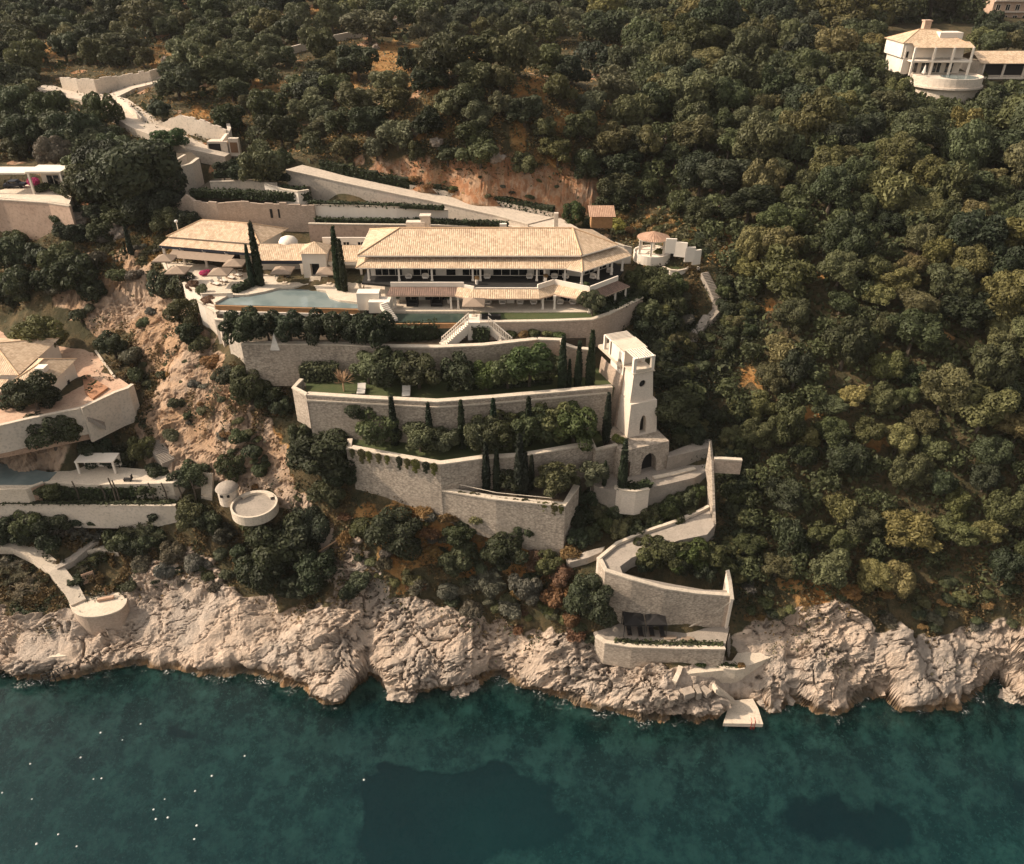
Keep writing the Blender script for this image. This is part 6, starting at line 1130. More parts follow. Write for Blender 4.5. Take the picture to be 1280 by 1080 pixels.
# ---------------------------------------------------------------- woods: single trees, spaced over the hillside
NOGO = [[(225,385),(190,330),(205,280),(235,240),(190,240),(186,190),(250,183),(300,195),(365,200),(430,210),(520,232),(600,248),(700,262),(735,282),(770,296),(800,282),(830,280),(880,300),(905,340),(930,365),(930,420),(905,450),(860,475),(830,450),(840,560),(885,470),(935,540),(930,660),(930,740),(915,840),(740,840),(740,780),(700,690),(550,650),(435,620),(430,560),(380,540),(360,480),(300,470),(270,430)],
 [(36,108),(76,90),(210,84),(218,108),(168,135),(205,158),(292,176),(298,205),(240,195),(150,147),(110,132),(70,128)], [(-200,380),(0,380),(95,400),(175,480),(175,500),(120,540),(240,580),(240,700),(-200,700)], [(-200,198),(95,198),(95,300),(-200,300)],
 [(1082,30),(1228,30),(1230,122),(1128,122)], [(240,170),(312,170),(312,238),(240,238)], [(1232,66),(1400,66),(1400,100),(1232,104)], [(1225,-60),(1400,-60),(1400,66),(1225,66)], [(100,280),(225,290),(480,740),(300,760),(0,760),(0,400),(60,300)],
 [(440,196),(520,198),(620,200),(700,208),(760,232),(750,266),(690,266),(600,252),(440,222)], [(405,58),(790,58),(805,218),(405,196)], [(325,72),(420,48),(525,18),(528,30),(420,62),(330,84)]]
def blocked(x, y): return any(pip1(x, y, p) for p in NOGO)
rg = random.Random(11); cells = {}; placed = []
def free(x, y, s):
    for i in range(int(x // 8) - 1, int(x // 8) + 2):
        for j in range(int(y // 8) - 1, int(y // 8) + 2):
            for a, b, c in cells.get((i, j), ()):
                if (a - x) ** 2 + (b - y) ** 2 < (s + c) ** 2: return False
    return True
cand = []
for _ in range(36000):
    Yv = 78 + 300 * rg.random() ** 1.25; Xv = rg.uniform(-1, 1) * (40 + .84 * Yv); cand.append((Xv, Yv))
cand = np.array(cand); cz = ground(cand[:, 0], cand[:, 1]); cpx, cpy = proj(cand[:, 0], cand[:, 1], cz)
spots = []
for (Xv, Yv), z, px, py in zip(cand, cz, cpx, cpy):
    if not (-170 < px < 1530 and -70 < py < 800) or z < 5: continue
    right = px > 790 + (py - 200) * .12 if py > 180 else px > 840 - (180 - py) * .6
    if not right and py > 300: continue
    if right and py > 735 - 12 * math.sin(px / 37.): continue
    pm = ppm((Xv, Yv, z))
    if right: R = rg.choice((16, 19, 23, 27, 31, 35)) / pm; s = R * .6
    else: R = rg.choice((15, 18, 21, 24, 28)) / pm; s = R * .80
    R *= 1.0; cx, cy = proj(Xv, Yv, z + R)
    if blocked(px, py) or blocked(cx, cy) or blocked(px, py - (py - cy) * 1.6): continue
    if any(min(((px - a) / (c * 1.05)) ** 2 + ((py - b) / (d * 1.05)) ** 2, ((cx - a) / (c * .95 + 4)) ** 2 + ((cy - b) / (d + 4)) ** 2) < 1 for a, b, c, d in GEL) and rg.random() < .95: continue
    if right and 880 < px < 935 and 420 < py < 560 and rg.random() < .8: continue
    if not free(Xv, Yv, s): continue
    cells.setdefault((int(Xv // 8), int(Yv // 8)), []).append((Xv, Yv, s)); spots.append((Xv, Yv, z, R, right, px, py, R * ppm((Xv, Yv, z))))
inf = lambda s: -15 < s[5] < 1300
oak = sorted([s for s in spots if s[4]], key=lambda s: (not inf(s), -s[7])); olv = sorted([s for s in spots if not s[4]], key=lambda s: (not inf(s), -s[7])); print('in frame', sum(map(inf, oak)), sum(map(inf, olv)))
NO_, NV_ = min(300, sum(map(inf, oak))), min(240, sum(map(inf, olv)))
def far_mass(name, ls, cols, label):
    V, Tn = [], []; g = np.random.default_rng(5); n = 0
    for x, y, z, R, *_ in ls:
        m, _k2 = R_.choice(CR['mid']); co = np.empty(len(m.vertices) * 3, np.float32); m.vertices.foreach_get('co', co); co = co.reshape(-1, 4, 3); k = g.choice(len(co), 420, replace=False); c = co[k].mean(1, keepdims=True)
        V.append((((co[k] - c) * 1.7 + c) * R + np.array([x, y, z + R])).reshape(-1, 3)); Tn.append(np.clip(g.random(420) * .6 + g.random() * .5, 0, 1.2))
    V = np.concatenate(V); n = len(V) // 4; me = bpy.data.meshes.new(name); me.vertices.add(n * 4); me.vertices.foreach_set('co', V.astype(np.float32).ravel()); me.loops.add(n * 4); me.loops.foreach_set('vertex_index', np.arange(n * 4, dtype=np.int32)); me.polygons.add(n); me.polygons.foreach_set('loop_start', np.arange(0, n * 4, 4, dtype=np.int32)); me.update(calc_edges=True)
    me.attributes.new('tint', 'FLOAT', 'FACE').data.foreach_set('value', np.concatenate(Tn).astype(np.float32)); me.materials.append(MT['leaf']); o = bpy.data.objects.new(name, me); COL.objects.link(o); o.color = (*GREEN[cols], 1); return tag(o, label, kind='stuff')
print('oaks', len(oak), 'olives', len(olv))
TONE = dict(oak='dark green', oak_l='olive green', oak_y='yellowish green', dark='very dark green', olive='silvery green', olive_d='dull grey-green')
for k, (x, y, z, R, _r, px, py, rp) in enumerate(oak[:NO_]):
    c = rg.choices(('oak', 'oak_l', 'oak_y', 'dark'), (4, 4, 1.5, 2))[0]; 
    where = 'in the wood just above the right-hand shore rocks' if py > 620 else 'in the thick wood right of the tower and ramp' if py > 420 and px < 1060 else 'in the thick wood at the lower right' if py > 420 else 'in the wood right of the gazebo' if py > 240 and px < 1060 else 'in the right-edge wood below the hill house' if py > 200 else 'around and left of the hill house'
    size = 'large ' if rp > 31 else 'small ' if rp < 20 else ''
    plant('evergreen_oak', rg.choice(('big', 'big', 'big', 'olive')) if rp > 19 else rg.choice(('mid', 'mid', 'olive')), Vector((x, y, z)), R, R * rg.uniform(.72, 1.05), c, f'{size}{TONE[c]} evergreen tree {where}', 'tree', 'evergreen trees of the right-hand wood', rg.uniform(.7, 1.2))
if len(oak) > NO_: far_mass('distant_wood', oak[NO_:], 'oak', 'far part of the evergreen wood on the upper right slope')
for k, (x, y, z, R, _r, px, py, rp) in enumerate(olv[:NV_]):
    c = rg.choices(('olive_d', 'olive', 'oak', 'dark', 'oak_l'), (4, 2, 3, 2, 1))[0]
    where = 'on the dry slope above the rock cut' if py > 110 and px > 420 else 'near the slope top behind the villa' if px > 420 else 'above the upper-left road' if py < 110 else 'between the upper-left road and the drive'
    plant('olive_tree', 'olive' if c[:3] == 'oli' else 'mid', Vector((x, y, z)), R, R * rg.uniform(.65, .85), c, f"{'large ' if rp > 25 else 'small ' if rp < 18 else ''}{TONE[c]} grove tree {where}", 'tree', 'grove trees on the upper slope', rg.uniform(.75, .95))
if len(olv) > NV_: far_mass('distant_grove', olv[NV_:], 'olive_d', 'far part of the tree grove at the top of the slope')
# scrub bushes scattered over the open slopes
ZONES = [([(430,640),(520,640),(700,695),(745,760),(740,800),(650,790),(560,760),(470,735),(420,660)], 64, ('grey','dry','rust','olive_d','dark','oak_l'), 'on the open slope under the terraces', 4, 11),
 ([(190,380),(250,440),(300,520),(400,640),(330,640),(250,560),(190,520),(170,420)], 40, ('olive_d','grey','oak','dry','oak_l'), 'on the bare cliff left of the terraces', 3, 8),
 ([(150,690),(300,690),(360,740),(300,735),(180,730)], 22, ('grey','dark','olive_d'), 'above the pale coastal rock at the lower left', 5, 10),
 ([(920,700),(1280,700),(1280,790),(1120,785),(1060,745),(960,775),(925,780)], 50, ('grey','oak','oak_l','dry','dark'), 'above the right-hand shore rocks', 4, 11),
 ([(0,255),(110,260),(130,400),(60,390),(0,360)], 28, ('oak','olive_d','grey','dark'), 'in the left gully', 5, 12), ([(110,265),(205,290),(210,340),(130,330)], 18, ('dry','oak_l','grey'), 'on the dry shoulder left of the pavilion', 3, 7),
 ([(760,265),(900,290),(880,330),(840,290),(770,300)], 18, ('oak','dark','dry','oak_l'), 'around the gazebo knoll', 5, 11), ([(800,385),(890,400),(860,560),(830,520),(815,430)], 30, ('dark','dark','oak','grey'), 'in the shaded gully right of the tower', 5, 12),
 ([(440,205),(520,200),(640,205),(740,235),(760,265),(700,262),(600,250),(520,232)], 20, ('oak','grey','dry','oak_l'), 'on the rock cut behind the villa', 2, 6)]
for poly, n, cols, where, r0, r1 in ZONES:
    x0, x1, y0, y1 = min(p[0] for p in poly), max(p[0] for p in poly), min(p[1] for p in poly), max(p[1] for p in poly); k = 0
    for _ in range(n * 12):
        if k >= n: break
        x, y = rg.uniform(x0, x1), rg.uniform(y0, y1)
        if not pip1(x, y, poly): continue
        k += 1; c = rg.choice(cols); ad = dict(grey='greyish', dry='orange dry', rust='reddish brown', olive_d='grey-green', dark='dark green', oak_l='yellowish green', oak='dull green')[c]
        tree(x, y, rg.uniform(r0, r1), 'dry' if c in ('dry', 'rust') else rg.choice(('bush', 'bush', 'dry')) if c == 'grey' else 'bush', c, f'small {ad} bush {where}', None, 'low_bush', 'bush', .3, .75, 'low bushes ' + where, False)
for poly, n, cols, where, r0, r1 in ():
    pass
def scatter(name, polys, n, smin, smax, hgt, col, label, cut=0.0, seed=1):
    g = np.random.default_rng(seed); out = []
    for poly in polys:
        pa = np.array(poly, float); x = g.uniform(pa[:, 0].min(), pa[:, 0].max(), n); y = g.uniform(pa[:, 1].min(), pa[:, 1].max(), n); k = pip(x, y, poly); x, y = x[k], y[k]
        gx = np.array([G(a, b)[:] for a, b in zip(x[::25], y[::25])])                       # anchors on the ground, then jittered around
        out.append(np.repeat(gx, 25, 0)[:, :2] + g.normal(size=(len(gx) * 25, 2)) * 1.6)
    q = np.concatenate(out); z = ground(q[:, 0], q[:, 1]); k = (fbm(q[:, 0] / 3, q[:, 1] / 3, z * 0, 3, seed) > cut) & (z > 3); q, z = q[k], z[k]; n = len(z); q = np.column_stack([q, z + g.random(n) * hgt])
    u = g.normal(size=(n, 3)); u[:, 2] *= .6; u /= np.linalg.norm(u, axis=1)[:, None]; w_ = np.cross(u, g.normal(size=(n, 3))); w_ /= np.linalg.norm(w_, axis=1)[:, None]; s_ = (smin + (smax - smin) * g.random(n))[:, None]
    V = np.stack([q - u * s_, q + w_ * s_ * .5, q + u * s_, q - w_ * s_ * .5], 1).reshape(-1, 3); me = bpy.data.meshes.new(name); me.from_pydata(V.tolist(), [], [(4 * i, 4 * i + 1, 4 * i + 2, 4 * i + 3) for i in range(n)]); me.attributes.new('tint', 'FLOAT', 'FACE').data.foreach_set('value', g.random(n).astype(np.float32)); me.materials.append(MT['leaf']); o = bpy.data.objects.new(name, me); COL.objects.link(o); o.color = (*col, 1); return tag(o, label, kind='stuff')
OPEN = [[(430,640),(520,640),(700,695),(745,760),(740,795),(650,785),(560,755),(470,730),(420,660)], [(0,645),(200,640),(300,660),(300,720),(170,700),(120,690),(60,690),(0,690)], [(60,690),(160,690),(170,730),(110,735),(70,710)], [(0,690),(40,690),(85,750),(60,765),(0,765)], [(300,640),(420,640),(430,740),(380,760),(300,720)], [(90,260),(215,285),(210,340),(130,330),(0,400),(0,290)], [(300,470),(370,480),(440,560),(440,640),(330,520)], [(920,690),(1280,690),(1280,785),(1120,780),(1060,748),(960,772)], [(760,270),(880,290),(880,340),(860,560),(820,500),(830,430),(790,400)], [(440,185),(760,200),(770,235),(700,205),(520,195)], [(120,390),(190,440),(190,560),(130,560),(150,480)], [(300,480),(330,520),(300,560),(180,470),(190,400)]]
scatter('dry_scrub', OPEN, 16000, .10, .34, .7, (.145, .098, .043), 'dry scrub and grass tufts on the open slopes', .03, 31)
scatter('green_scrub', OPEN, 12000, .10, .32, .8, (.050, .056, .026), 'low dark green ground cover on the open slopes', .12, 32)
for x, y, rp in ((447,78,21),(553,72,22),(534,97,18),(490,103,17),(444,125,20),(490,127,18),(422,150,17),(459,151,19),(497,168,18),(534,152,17),(594,94,19),(625,97,17),(587,122,17),(600,144,18),(594,164,18),(600,190,19),(656,137,20),(700,112,18),(744,75,20),(766,109,21),(725,156,19),(697,187,19),(762,175,20),(780,206,19),(733,205,18),(772,250,16),(420,110,18),(415,80,17),(640,70,20),(600,66,19),(690,75,18),(715,90,16),(790,140,20),(795,175,19),(470,185,13),(520,188,12),(655,205,13),(560,130,14),(625,130,14),(680,160,15),(740,130,17),(560,192,13),(430,185,14),(510,75,14),(780,80,20)):
    c = rg.choice(('olive_d', 'olive', 'oak', 'dark', 'oak_l')); tree(x, y, rp * 1.02, rg.choice(('mid', 'olive')), c, f"{'large ' if rp > 19 else 'small ' if rp < 16 else ''}{TONE[c]} grove tree on the dry slope above the rock cut", None, 'olive_tree', 'tree', .85, rg.uniform(.8, 1.0), 'grove trees on the upper slope')
GUL = [[(898,330),(935,360),(940,430),(905,470),(880,470),(905,420),(905,380)], [(905,470),(940,540),(940,690),(930,745),(918,745),(903,690),(902,560),(880,500)], [(826,440),(868,470),(885,540),(840,560),(828,500)], [(780,380),(860,390),(870,420),(830,440),(790,420)]]
scatter('gully_scrub', GUL, 14000, .12, .36, 1.0, (.036, .042, .021), 'low scrub coloured dark for the shade of the gully right of the garden', -.3, 43)  # shade of the gully put into the dark leaf colour
for poly, n in zip(GUL, (16, 34, 14, 10)):  # bush colours lean dark to carry the shade of this strip
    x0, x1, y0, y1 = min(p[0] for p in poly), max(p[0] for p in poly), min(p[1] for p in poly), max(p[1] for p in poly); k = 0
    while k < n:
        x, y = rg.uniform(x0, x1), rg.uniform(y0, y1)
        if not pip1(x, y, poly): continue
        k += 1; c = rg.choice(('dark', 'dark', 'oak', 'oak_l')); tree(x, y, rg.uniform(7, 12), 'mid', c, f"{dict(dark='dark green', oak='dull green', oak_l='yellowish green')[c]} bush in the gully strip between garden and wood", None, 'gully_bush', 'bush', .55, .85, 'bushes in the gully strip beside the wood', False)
for x, y, q in ((1240,54,14),(1262,52,14),(1282,50,14),(1236,30,15),(1228,50,14),(1250,40,13),(1272,42,12)): c = rg.choice(('oak', 'oak_l', 'dark')); tree(x, y, q, 'mid', c, f'{TONE[c]} tree between the hill house and the pink house', None, 'evergreen_oak', 'tree', .85, .9, 'trees below the pink corner house')
CREV = [[(920,760),(1060,745),(1110,785),(1280,780),(1280,830),(1120,835),(1000,830),(930,800)], [(170,690),(300,690),(420,760),(560,765),(740,800),(740,830),(560,800),(400,790),(200,760)]]
scatter('crevice_plants', CREV, 9000, .08, .22, .3, (.085, .080, .036), 'small green tufts rooted in the crevices of the shore rock', .22, 44)
UP = [[(0,10),(430,10),(430,190),(300,190),(0,200)], [(400,30),(810,30),(810,250),(760,230),(640,200),(440,190),(400,190)], [(120,280),(210,285),(210,335),(130,330)], [(770,270),(900,280),(900,320),(790,300)]]
scatter('dry_grass', UP, 22000, .12, .42, .35, (.30, .19, .075), 'tufts of dry golden grass between the grove trees', -.12, 41)
scatter('grove_scrub', UP, 22000, .15, .5, .8, (.075, .070, .034), 'low scrub between the grove trees', -.02, 42)
# undergrowth: low leaf clumps over the wooded ground
g = np.random.default_rng(77); n = 150000; Yv = 80 + 290 * g.random(n) ** 1.5; Xv = (g.random(n) * 2 - 1) * (26 + .66 * Yv); z = ground(Xv, Yv); px, py = proj(Xv, Yv, z)
right = np.where(py > 180, px > 790 + (py - 200) * .12, px > 840 - (180 - py) * .6); dens = np.where(right, 1.0, .30) * (fbm(Xv / 6, Yv / 6, z * 0, 3, 501) > np.where(right, -.25, .02))
bad = np.zeros(n, bool)
for p in NOGO: bad |= pip(px, py, p)
for a, b, c, d in GEL: bad |= (((px - a) / c) ** 2 + ((py - b) / d) ** 2 < 1) & (g.random(n) < .92)
bad |= (z < 6) | (py > 745) | ((py > 300) & ~right); k = (~bad) & (g.random(n) < dens); Xv, Yv, z = Xv[k], Yv[k], z[k]; n = len(z); print('undergrowth', n)
q = np.stack([Xv, Yv, z + g.random(n) * 1.1], 1); u = g.normal(size=(n, 3)); u /= np.linalg.norm(u, axis=1)[:, None]; w_ = np.cross(u, g.normal(size=(n, 3)) + np.array([0, 0, .4])); w_ /= np.linalg.norm(w_, axis=1)[:, None]; s = (.25 + .35 * g.random(n))[:, None] * np.clip(Yv / 110, .8, 2)[:, None]
V = np.stack([q - u * s, q + w_ * s * .6, q + u * s, q - w_ * s * .6], 1).reshape(-1, 3); me = bpy.data.meshes.new('undergrowth'); me.vertices.add(n * 4); me.vertices.foreach_set('co', V.astype(np.float32).ravel()); me.loops.add(n * 4); me.loops.foreach_set('vertex_index', np.arange(n * 4, dtype=np.int32)); me.polygons.add(n); me.polygons.foreach_set('loop_start', np.arange(0, n * 4, 4, dtype=np.int32)); me.update(calc_edges=True)
me.attributes.new('tint', 'FLOAT', 'FACE').data.foreach_set('value', g.random(n).astype(np.float32)); me.materials.append(MT['leaf']); o = bpy.data.objects.new('undergrowth', me); COL.objects.link(o); o.color = (*GREEN['oak'], 1); tag(o, 'low evergreen undergrowth between the trees', kind='stuff')
# ---------------------------------------------------------------- furniture and small things
def parasol(px, py, z, label, mat='fabric', half=1.75):
    p = P(px, py, z + 2.6); p.z = z; t = thing('parasol', p, label, 'parasol'); c = MB(); top = p + Vector((0, 0, 3.15)); q = [p + Vector((sx * half, sy * half, 2.35)) for sx, sy in ((-1, -1), (1, -1), (1, 1), (-1, 1))]
    for k in range(4): c.poly([q[k], q[(k + 1) % 4], top]); c.quad(q[k], q[(k + 1) % 4], q[(k + 1) % 4] - Vector((0, 0, .2)), q[k] - Vector((0, 0, .2)))
    c.build('canopy', mat, t); MB().tube([p, p + Vector((0, 0, 3.2))], .05).build('pole', 'wood', t); MB().box(p + Vector((0, 0, .08)), (.8, .8, .16)).build('base', 'cap', t)
for x, y, l in ((206,321,'sandy square parasol at the far left of the pavilion terrace'),(222,336,'sandy parasol second from the left before the pavilion'),(275,338,'sandy parasol over the white loungers'),(293,327,'sandy parasol between the loungers and the pavilion front'),(353,336,'sandy parasol with dark chairs left of the entrance hall'),(409,337,'sandy parasol right of the entrance hall steps'),(592,376,'brownish parasol at the top of the white double stair')): parasol(x, y, ZT, l)
def lounger(p, rz, label, mat='canvas', group=None):
    t = thing('sun_lounger', p, label, 'sun lounger', group, rz); w0 = Vector(p)
    MB().box(w0 + Vector((.35, 0, .33)), (1.3, .64, .12)).build('cushion', mat, t); b = MB(); a = w0 + Vector((-.28, 0, .36)); e = w0 + Vector((-.85, 0, .8))
    b.quad(a + Vector((0, -.32, 0)), a + Vector((0, .32, 0)), e + Vector((0, .32, 0)), e + Vector((0, -.32, 0))).quad(a + Vector((-.06, -.32, -.06)), e + Vector((-.06, -.32, -.06)), e + Vector((-.06, .32, -.06)), a + Vector((-.06, .32, -.06))).build('backrest', mat, t)
    MB().box(w0 + Vector((.1, 0, .22)), (1.8, .68, .06)).build('frame', 'wood', t)
    for x in (-.7, .9):
        for y in (-.28, .28): MB().box(w0 + Vector((x, y, .1)), (.07, .07, .2)).build('leg', 'wood', t)
for k, (x, y) in enumerate(((269,356),(278,352),(288,348),(297,345))): lounger(P(x, y, ZT), -.5, ['white sun lounger nearest the red-shrub planter', 'second white sun lounger from the planter', 'third white sun lounger from the planter', 'white sun lounger nearest the clipped curving hedge'][k])
for o, l in ((P(452, 490, T2), 'left white lounger on the second lawn'), (P(508, 493, T2), 'white square lounger further right on the second lawn')): lounger(o, -1.5, l)
for o in [o for o in COL.objects if o.get('label', '').endswith('second lawn') and o['category'] == 'sun lounger']: o.scale = (1.25, 1.9, 1.25)
for k, (x, y) in enumerate(((786,789),(800,790),(814,790),(827,791))): lounger(P(x, y, ZB), -1.57, ['leftmost dark lounger on the beach patio with pale foot end', 'second dark lounger on the beach patio', 'third dark lounger on the beach patio', 'rightmost dark lounger on the beach patio'][k], 'black')
for k, x in enumerate((792.5, 820)):
    p = P(x, 771, ZB + 2.7); p.z = ZB; t = thing('beach_canopy', p, ['left black square canopy on the beach patio', 'right black square canopy on the beach patio with pinkish lining'][k], 'canopy'); c = MB(); q = [p + Vector((sx * 1.45, sy * 1.3, 2.45)) for sx, sy in ((-1, -1), (1, -1), (1, 1), (-1, 1))]; top = p + Vector((0, 0, 2.95))
    for j in range(4): c.poly([q[j], q[(j + 1) % 4], top]); c.quad(q[j], q[(j + 1) % 4], q[(j + 1) % 4] - Vector((0, 0, .3)), q[j] - Vector((0, 0, .3)))
    c.build('canopy', 'black', t)
    for v in q: MB().tube([v - Vector((0, 0, 2.45)), v], .05).build('post', 'metal', t)
    MB().box(p + Vector((0, 1.0, 1.1)), (2.6, .06, 2.0)).build('back_curtain', 'pink' if k else 'black', t)
for k, (x, y) in enumerate(((838, 797), (860, 799))): t = MB().lathe(P(x, y, ZB + .04), [(0, .14), (.7, .14), (.8, .07), (.75, 0)], 20).build('round_cushion', 'fabric'); t.scale = (1.3, .6, 1); tag(t, ['long pale oval cushion on the beach patio', 'small pale oval cushion right of the long one on the beach patio'][k], 'cushion')
def armchair(p, rz, label):
    t = thing('armchair', p, label, 'armchair', None, rz); w0 = Vector(p); MB().box(w0 + Vector((0, 0, .3)), (.85, .8, .25)).build('seat', 'canvas', t); b = MB()
    for k in range(8):
        a = math.pi * k / 7; b.box(w0 + Vector((.5 * math.cos(a), .42 * math.sin(a), .52)), (.22, .12, .62), a + math.pi / 2)
    b.build('backrest', 'white', t)
    for x in (-.32, .32): MB().box(w0 + Vector((x, -.3, .09)), (.08, .08, .18)).build('leg', 'wood', t); MB().box(w0 + Vector((x, .3, .09)), (.08, .08, .18)).build('leg', 'wood', t)
for x, l in ((511,'leftmost white armchair on the upper veranda'),(532,'second white armchair on the upper veranda'),(609,'white armchair left of the open upper salon'),(662,'white armchair right of the open upper salon'),(693,'white armchair on the upper veranda past the column pair'),(707,'white armchair before the right upper wing')): armchair(Vector((vx(x, 125.6, ZU), 125.6, ZU)), 0, l)
for x, y, l in ((13.4,125.6,'pale armchair on the right wing upper veranda'),(16.4,128.2,'pale armchair at the far right end of the upper veranda')): armchair(Vector((x, y, ZU)), -.7, l)
for x, l in ((610,'first white armchair left on the lower veranda'),(628,'second white armchair on the lower veranda'),(650,'white armchair right of the white chest on the lower veranda'),(667,'fourth white armchair on the lower veranda'),(700,'white armchair under the angled veranda roof'),(716,'last white armchair before the round lawn tree')): armchair(Vector((vx(x, 122.9, ZT), 122.9, ZT)), 0, l)
def planter(p, label, r=.35, col='citrus'):
    t = thing('plant_pot', p, label, 'plant pot'); MB().lathe(p, [(r * .7, 0), (r, .75), (r * .85, .75), (r * .8, .65), (0, .65)], 14).build('pot', 'white', t)
    o = bpy.data.objects.new('foliage', R_.choice(CR['bush'])[0]); COL.objects.link(o); o.parent = t; o.location = (0, 0, 1.0); o.scale = (.5, .5, .5); o.color = (*GREEN[col], 1)
for x, l in ((497.5,'white pot with a round bush left on the lower veranda'),(561,'white pot with a round bush beside the double porch column'),(678,'white pot on the lower veranda right of the armchairs')): planter(Vector((vx(x, 123.4, ZT), 123.4, ZT)), l)
planter(Vector((vx(596, 123.2, ZU), 123.2, ZU)), 'pot of orange flowers between the upper column pair', .3, 'dry'); planter(Vector((vx(682, 123.0, ZU), 124.2, ZU)), 'pot of orange flowers at the right upper column pair', .3, 'dry'); planter(P(450, 360, ZT), 'dark potted plant beside the white stair block', .3, 'dark')
MB().box(Vector((vx(638, 123.6, ZT), 123.6, ZT + .4)), (1.3, .5, .8)).build('chest', 'white'); tag(bpy.data.objects['chest'], 'low white chest between the two pairs of lower armchairs', 'chest')
for k, x in enumerate((516, 546)):
    p = Vector((vx(x, 122.6, ZT), 122.6, ZT)); t = thing('day_bed', p, ['left black draped day bed on the lower veranda', 'right black draped day bed on the lower veranda'][k], 'day bed'); MB().box(p + Vector((0, 0, .3)), (1.9, 1.4, .6)).build('base', 'black', t); c = MB().box(p + Vector((0, .1, 2.0)), (1.9, 1.4, .12)); c.box(p + Vector((-.85, .1, 1.2)), (.2, 1.4, 1.6)).box(p + Vector((.85, .1, 1.2)), (.2, 1.4, 1.6)); c.build('drapes', 'black', t)
def dchair(p, rz, label):
    t = thing('chair', p, label, 'chair', None, rz); w0 = Vector(p); MB().box(w0 + Vector((0, 0, .45)), (.5, .5, .06)).build('seat', 'black', t); MB().box(w0 + Vector((0, .24, .75)), (.5, .05, .6)).build('backrest', 'black', t)
    for x in (-.21, .21):
        for y in (-.21, .21): MB().box(w0 + Vector((x, y, .21)), (.05, .05, .42)).build('leg', 'metal', t)
for k, (x, y) in enumerate(((346,348),(361,348),(349,344),(358,344),(404,346),(416,346))): dchair(P(x, y, ZT), k, ['front left', 'front right', 'rear left', 'rear right', 'left', 'right'][k] + (' dark chair under the parasol left of the entrance hall' if k < 4 else ' dark chair under the parasol right of the entrance hall'), )
for x, y, l in ((353.5,346.5,'round table under the parasol left of the entrance hall'),(410,346.5,'round table under the parasol right of the entrance hall')): p = P(x, y, ZT); t = thing('round_table', p, l, 'table'); MB().lathe(p, [(0, .75), (.6, .75), (.6, .70), (0, .70)], 20).build('tabletop', 'wood', t); MB().tube([p, p + Vector((0, 0, .7))], .06).build('leg', 'wood', t)
for k, (x, y) in enumerate(((240,328),(252,328),(264,329))): p = P(x, y, ZT); t = thing('dining_table', p, ['left dark dining set under the pavilion awning', 'middle dark dining set under the pavilion awning', 'right dark dining set under the pavilion awning'][k], 'table'); MB().box(p + Vector((0, 0, .73)), (1.5, .9, .06)).build('tabletop', 'black', t); [MB().box(p + Vector((a, b, .35)), (.08, .08, .7)).build('leg', 'metal', t) for a in (-.65, .65) for b in (-.35, .35)]
p = P(344, 428, 41); p.z = T1; c = MB(); q = [p + Vector((a, b, 0)) for a, b in ((-.75, -.75), (.75, -.75), (.75, .75), (-.75, .75))]
for k in range(4): c.poly([q[k], q[(k + 1) % 4], p + Vector((0, 0, 2.6))])
tag(c.build('garden_pyramid', 'canvas'), 'white pyramid ornament standing on the long rubble wall terrace', 'ornament')
lp = P(201, 300, 44); lp = Vector((-62.5, 147, 44)); t = thing('lamp_post', lp, 'slim white garden lamp behind the left end of the pavilion roof', 'lamp'); MB().tube([lp, lp + Vector((0, 0, 5.2))], .07).build('pole', 'white', t); MB().lathe(lp + Vector((0, 0, 5.1)), [(0, 0), (.3, .15), (.3, .45), (0, .6)], 12).build('lamp_globe', 'gloss_white', t)
tag(MB().tube([G(400, 697) + Vector((0, 0, 1.2)), G(432, 674) + Vector((0, 0, .8))], [.14, .1], 6).build('fallen_trunk', 'twig'), 'pale bare fallen trunk leaning beside the biggest slope trees', 'log')
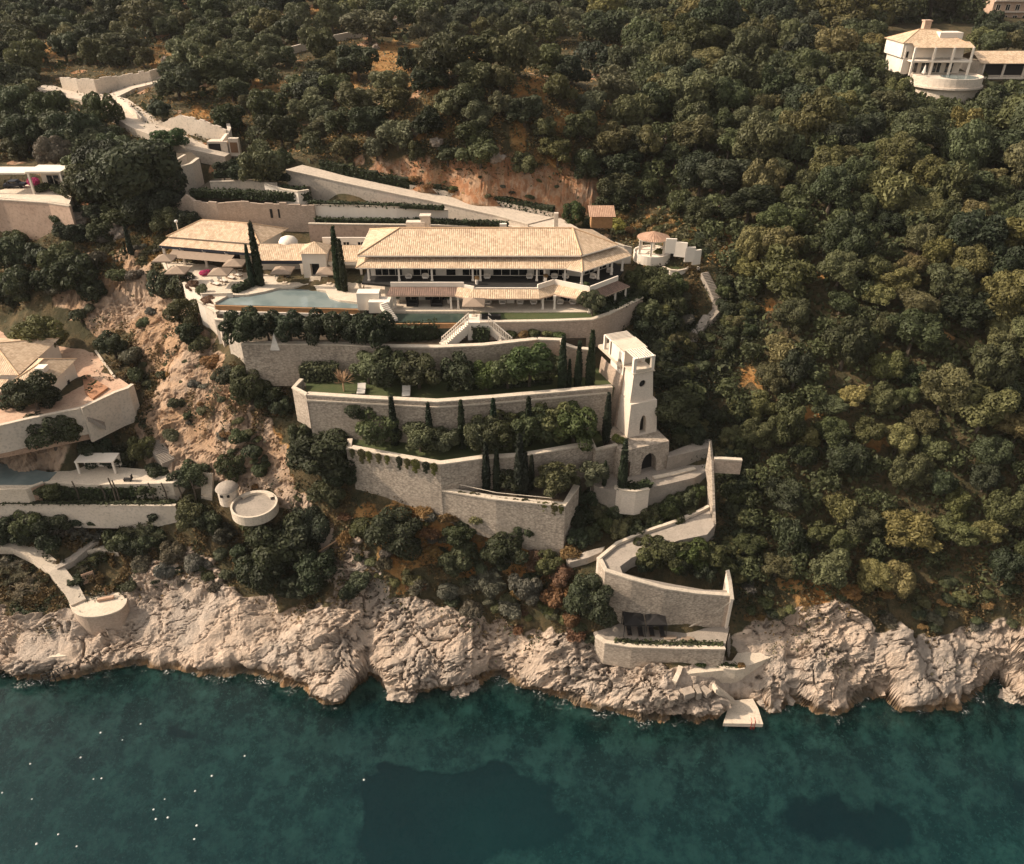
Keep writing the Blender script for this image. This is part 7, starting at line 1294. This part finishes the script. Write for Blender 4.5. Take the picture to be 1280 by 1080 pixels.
for k, (x, y) in enumerate(((38,955),(101,947),(117,974),(127,973),(206,999),(195,1024),(246,1032),(243,1049),(73,1043),(46,1055),(96,1058),(3,991),(40,999),(455,975),(126,916),(176,905),(306,945),(265,970),(244,989),(153,925),(192,1012),(210,1022))):
    p = P(x, y, 0); r = R_.uniform(.10, .16); tag(MB().lathe(p, [(0, -r * .5), (r * .8, -r * .2), (r, r * .2), (r * .6, r * .8), (0, r)], 10).build('white_speck', 'gloss_white', smooth=True), 'tiny white speck on the dark water at the lower left' if k != 13 else 'single tiny white speck at the edge of the dark sea patch', 'float', 'white specks on the sea')  # specks of unknown kind, built as small white solids on the water
# ivy hanging over the two lowest walls
iv = leaf_cloud('ivy_leaves', [(0, 0, 0, .55), (.2, 0, -.5, .4), (-.15, 0, -.95, .3), (.05, 0, -1.35, .2)], 420, .17, 900, lower=-1)
for k in range(26):
    if k < 10: a, b, u = P(440,563,30.2), P(549,583,30.2), k / 9.5
    else: a, b, u = P(575,616,25.5), P(704,633,25.5), (k - 10) / 15.5
    p = a.lerp(b, min(u + R_.uniform(-.02, .02), 1)) + Vector((0, -.1, -.1)); t = bpy.data.objects.new('hanging_ivy', iv); COL.objects.link(t); t.location = p; s = R_.uniform(.5, 1.25); t.scale = (s * R_.uniform(.6, 1.0), .3, s); t.color = (*GREEN[R_.choice(('lime', 'oak_l', 'dark', 'oak_y'))], 1)
    tag(t, 'tuft of ivy hanging over the angled terrace wall' if k < 10 else 'tuft of ivy hanging over the lowest terrace wall', 'ivy', 'ivy on the angled wall' if k < 10 else 'ivy on the lowest wall')
# ---------------------------------------------------------------- thin haze volume added over everything to lift the blacks
hz = MB().box((0, 250, 62), (1300, 900, 152)).build('haze', MT['dark'], org=(0, 250, 62)); hm = bpy.data.materials.new('tone_lift_haze'); hm.use_nodes = True; nt = hm.node_tree; nt.nodes.clear()
ho = nt.nodes.new('ShaderNodeOutputMaterial'); hv = nt.nodes.new('ShaderNodeVolumePrincipled'); hv.inputs['Color'].default_value = (.9, .9, .92, 1); hv.inputs['Density'].default_value = .00005; nt.links.new(hv.outputs[0], ho.inputs['Volume'])
hz.data.materials.clear(); hz.data.materials.append(hm); tag(hz, 'thin pale haze added over the coast to lift the dark tones', kind='stuff')
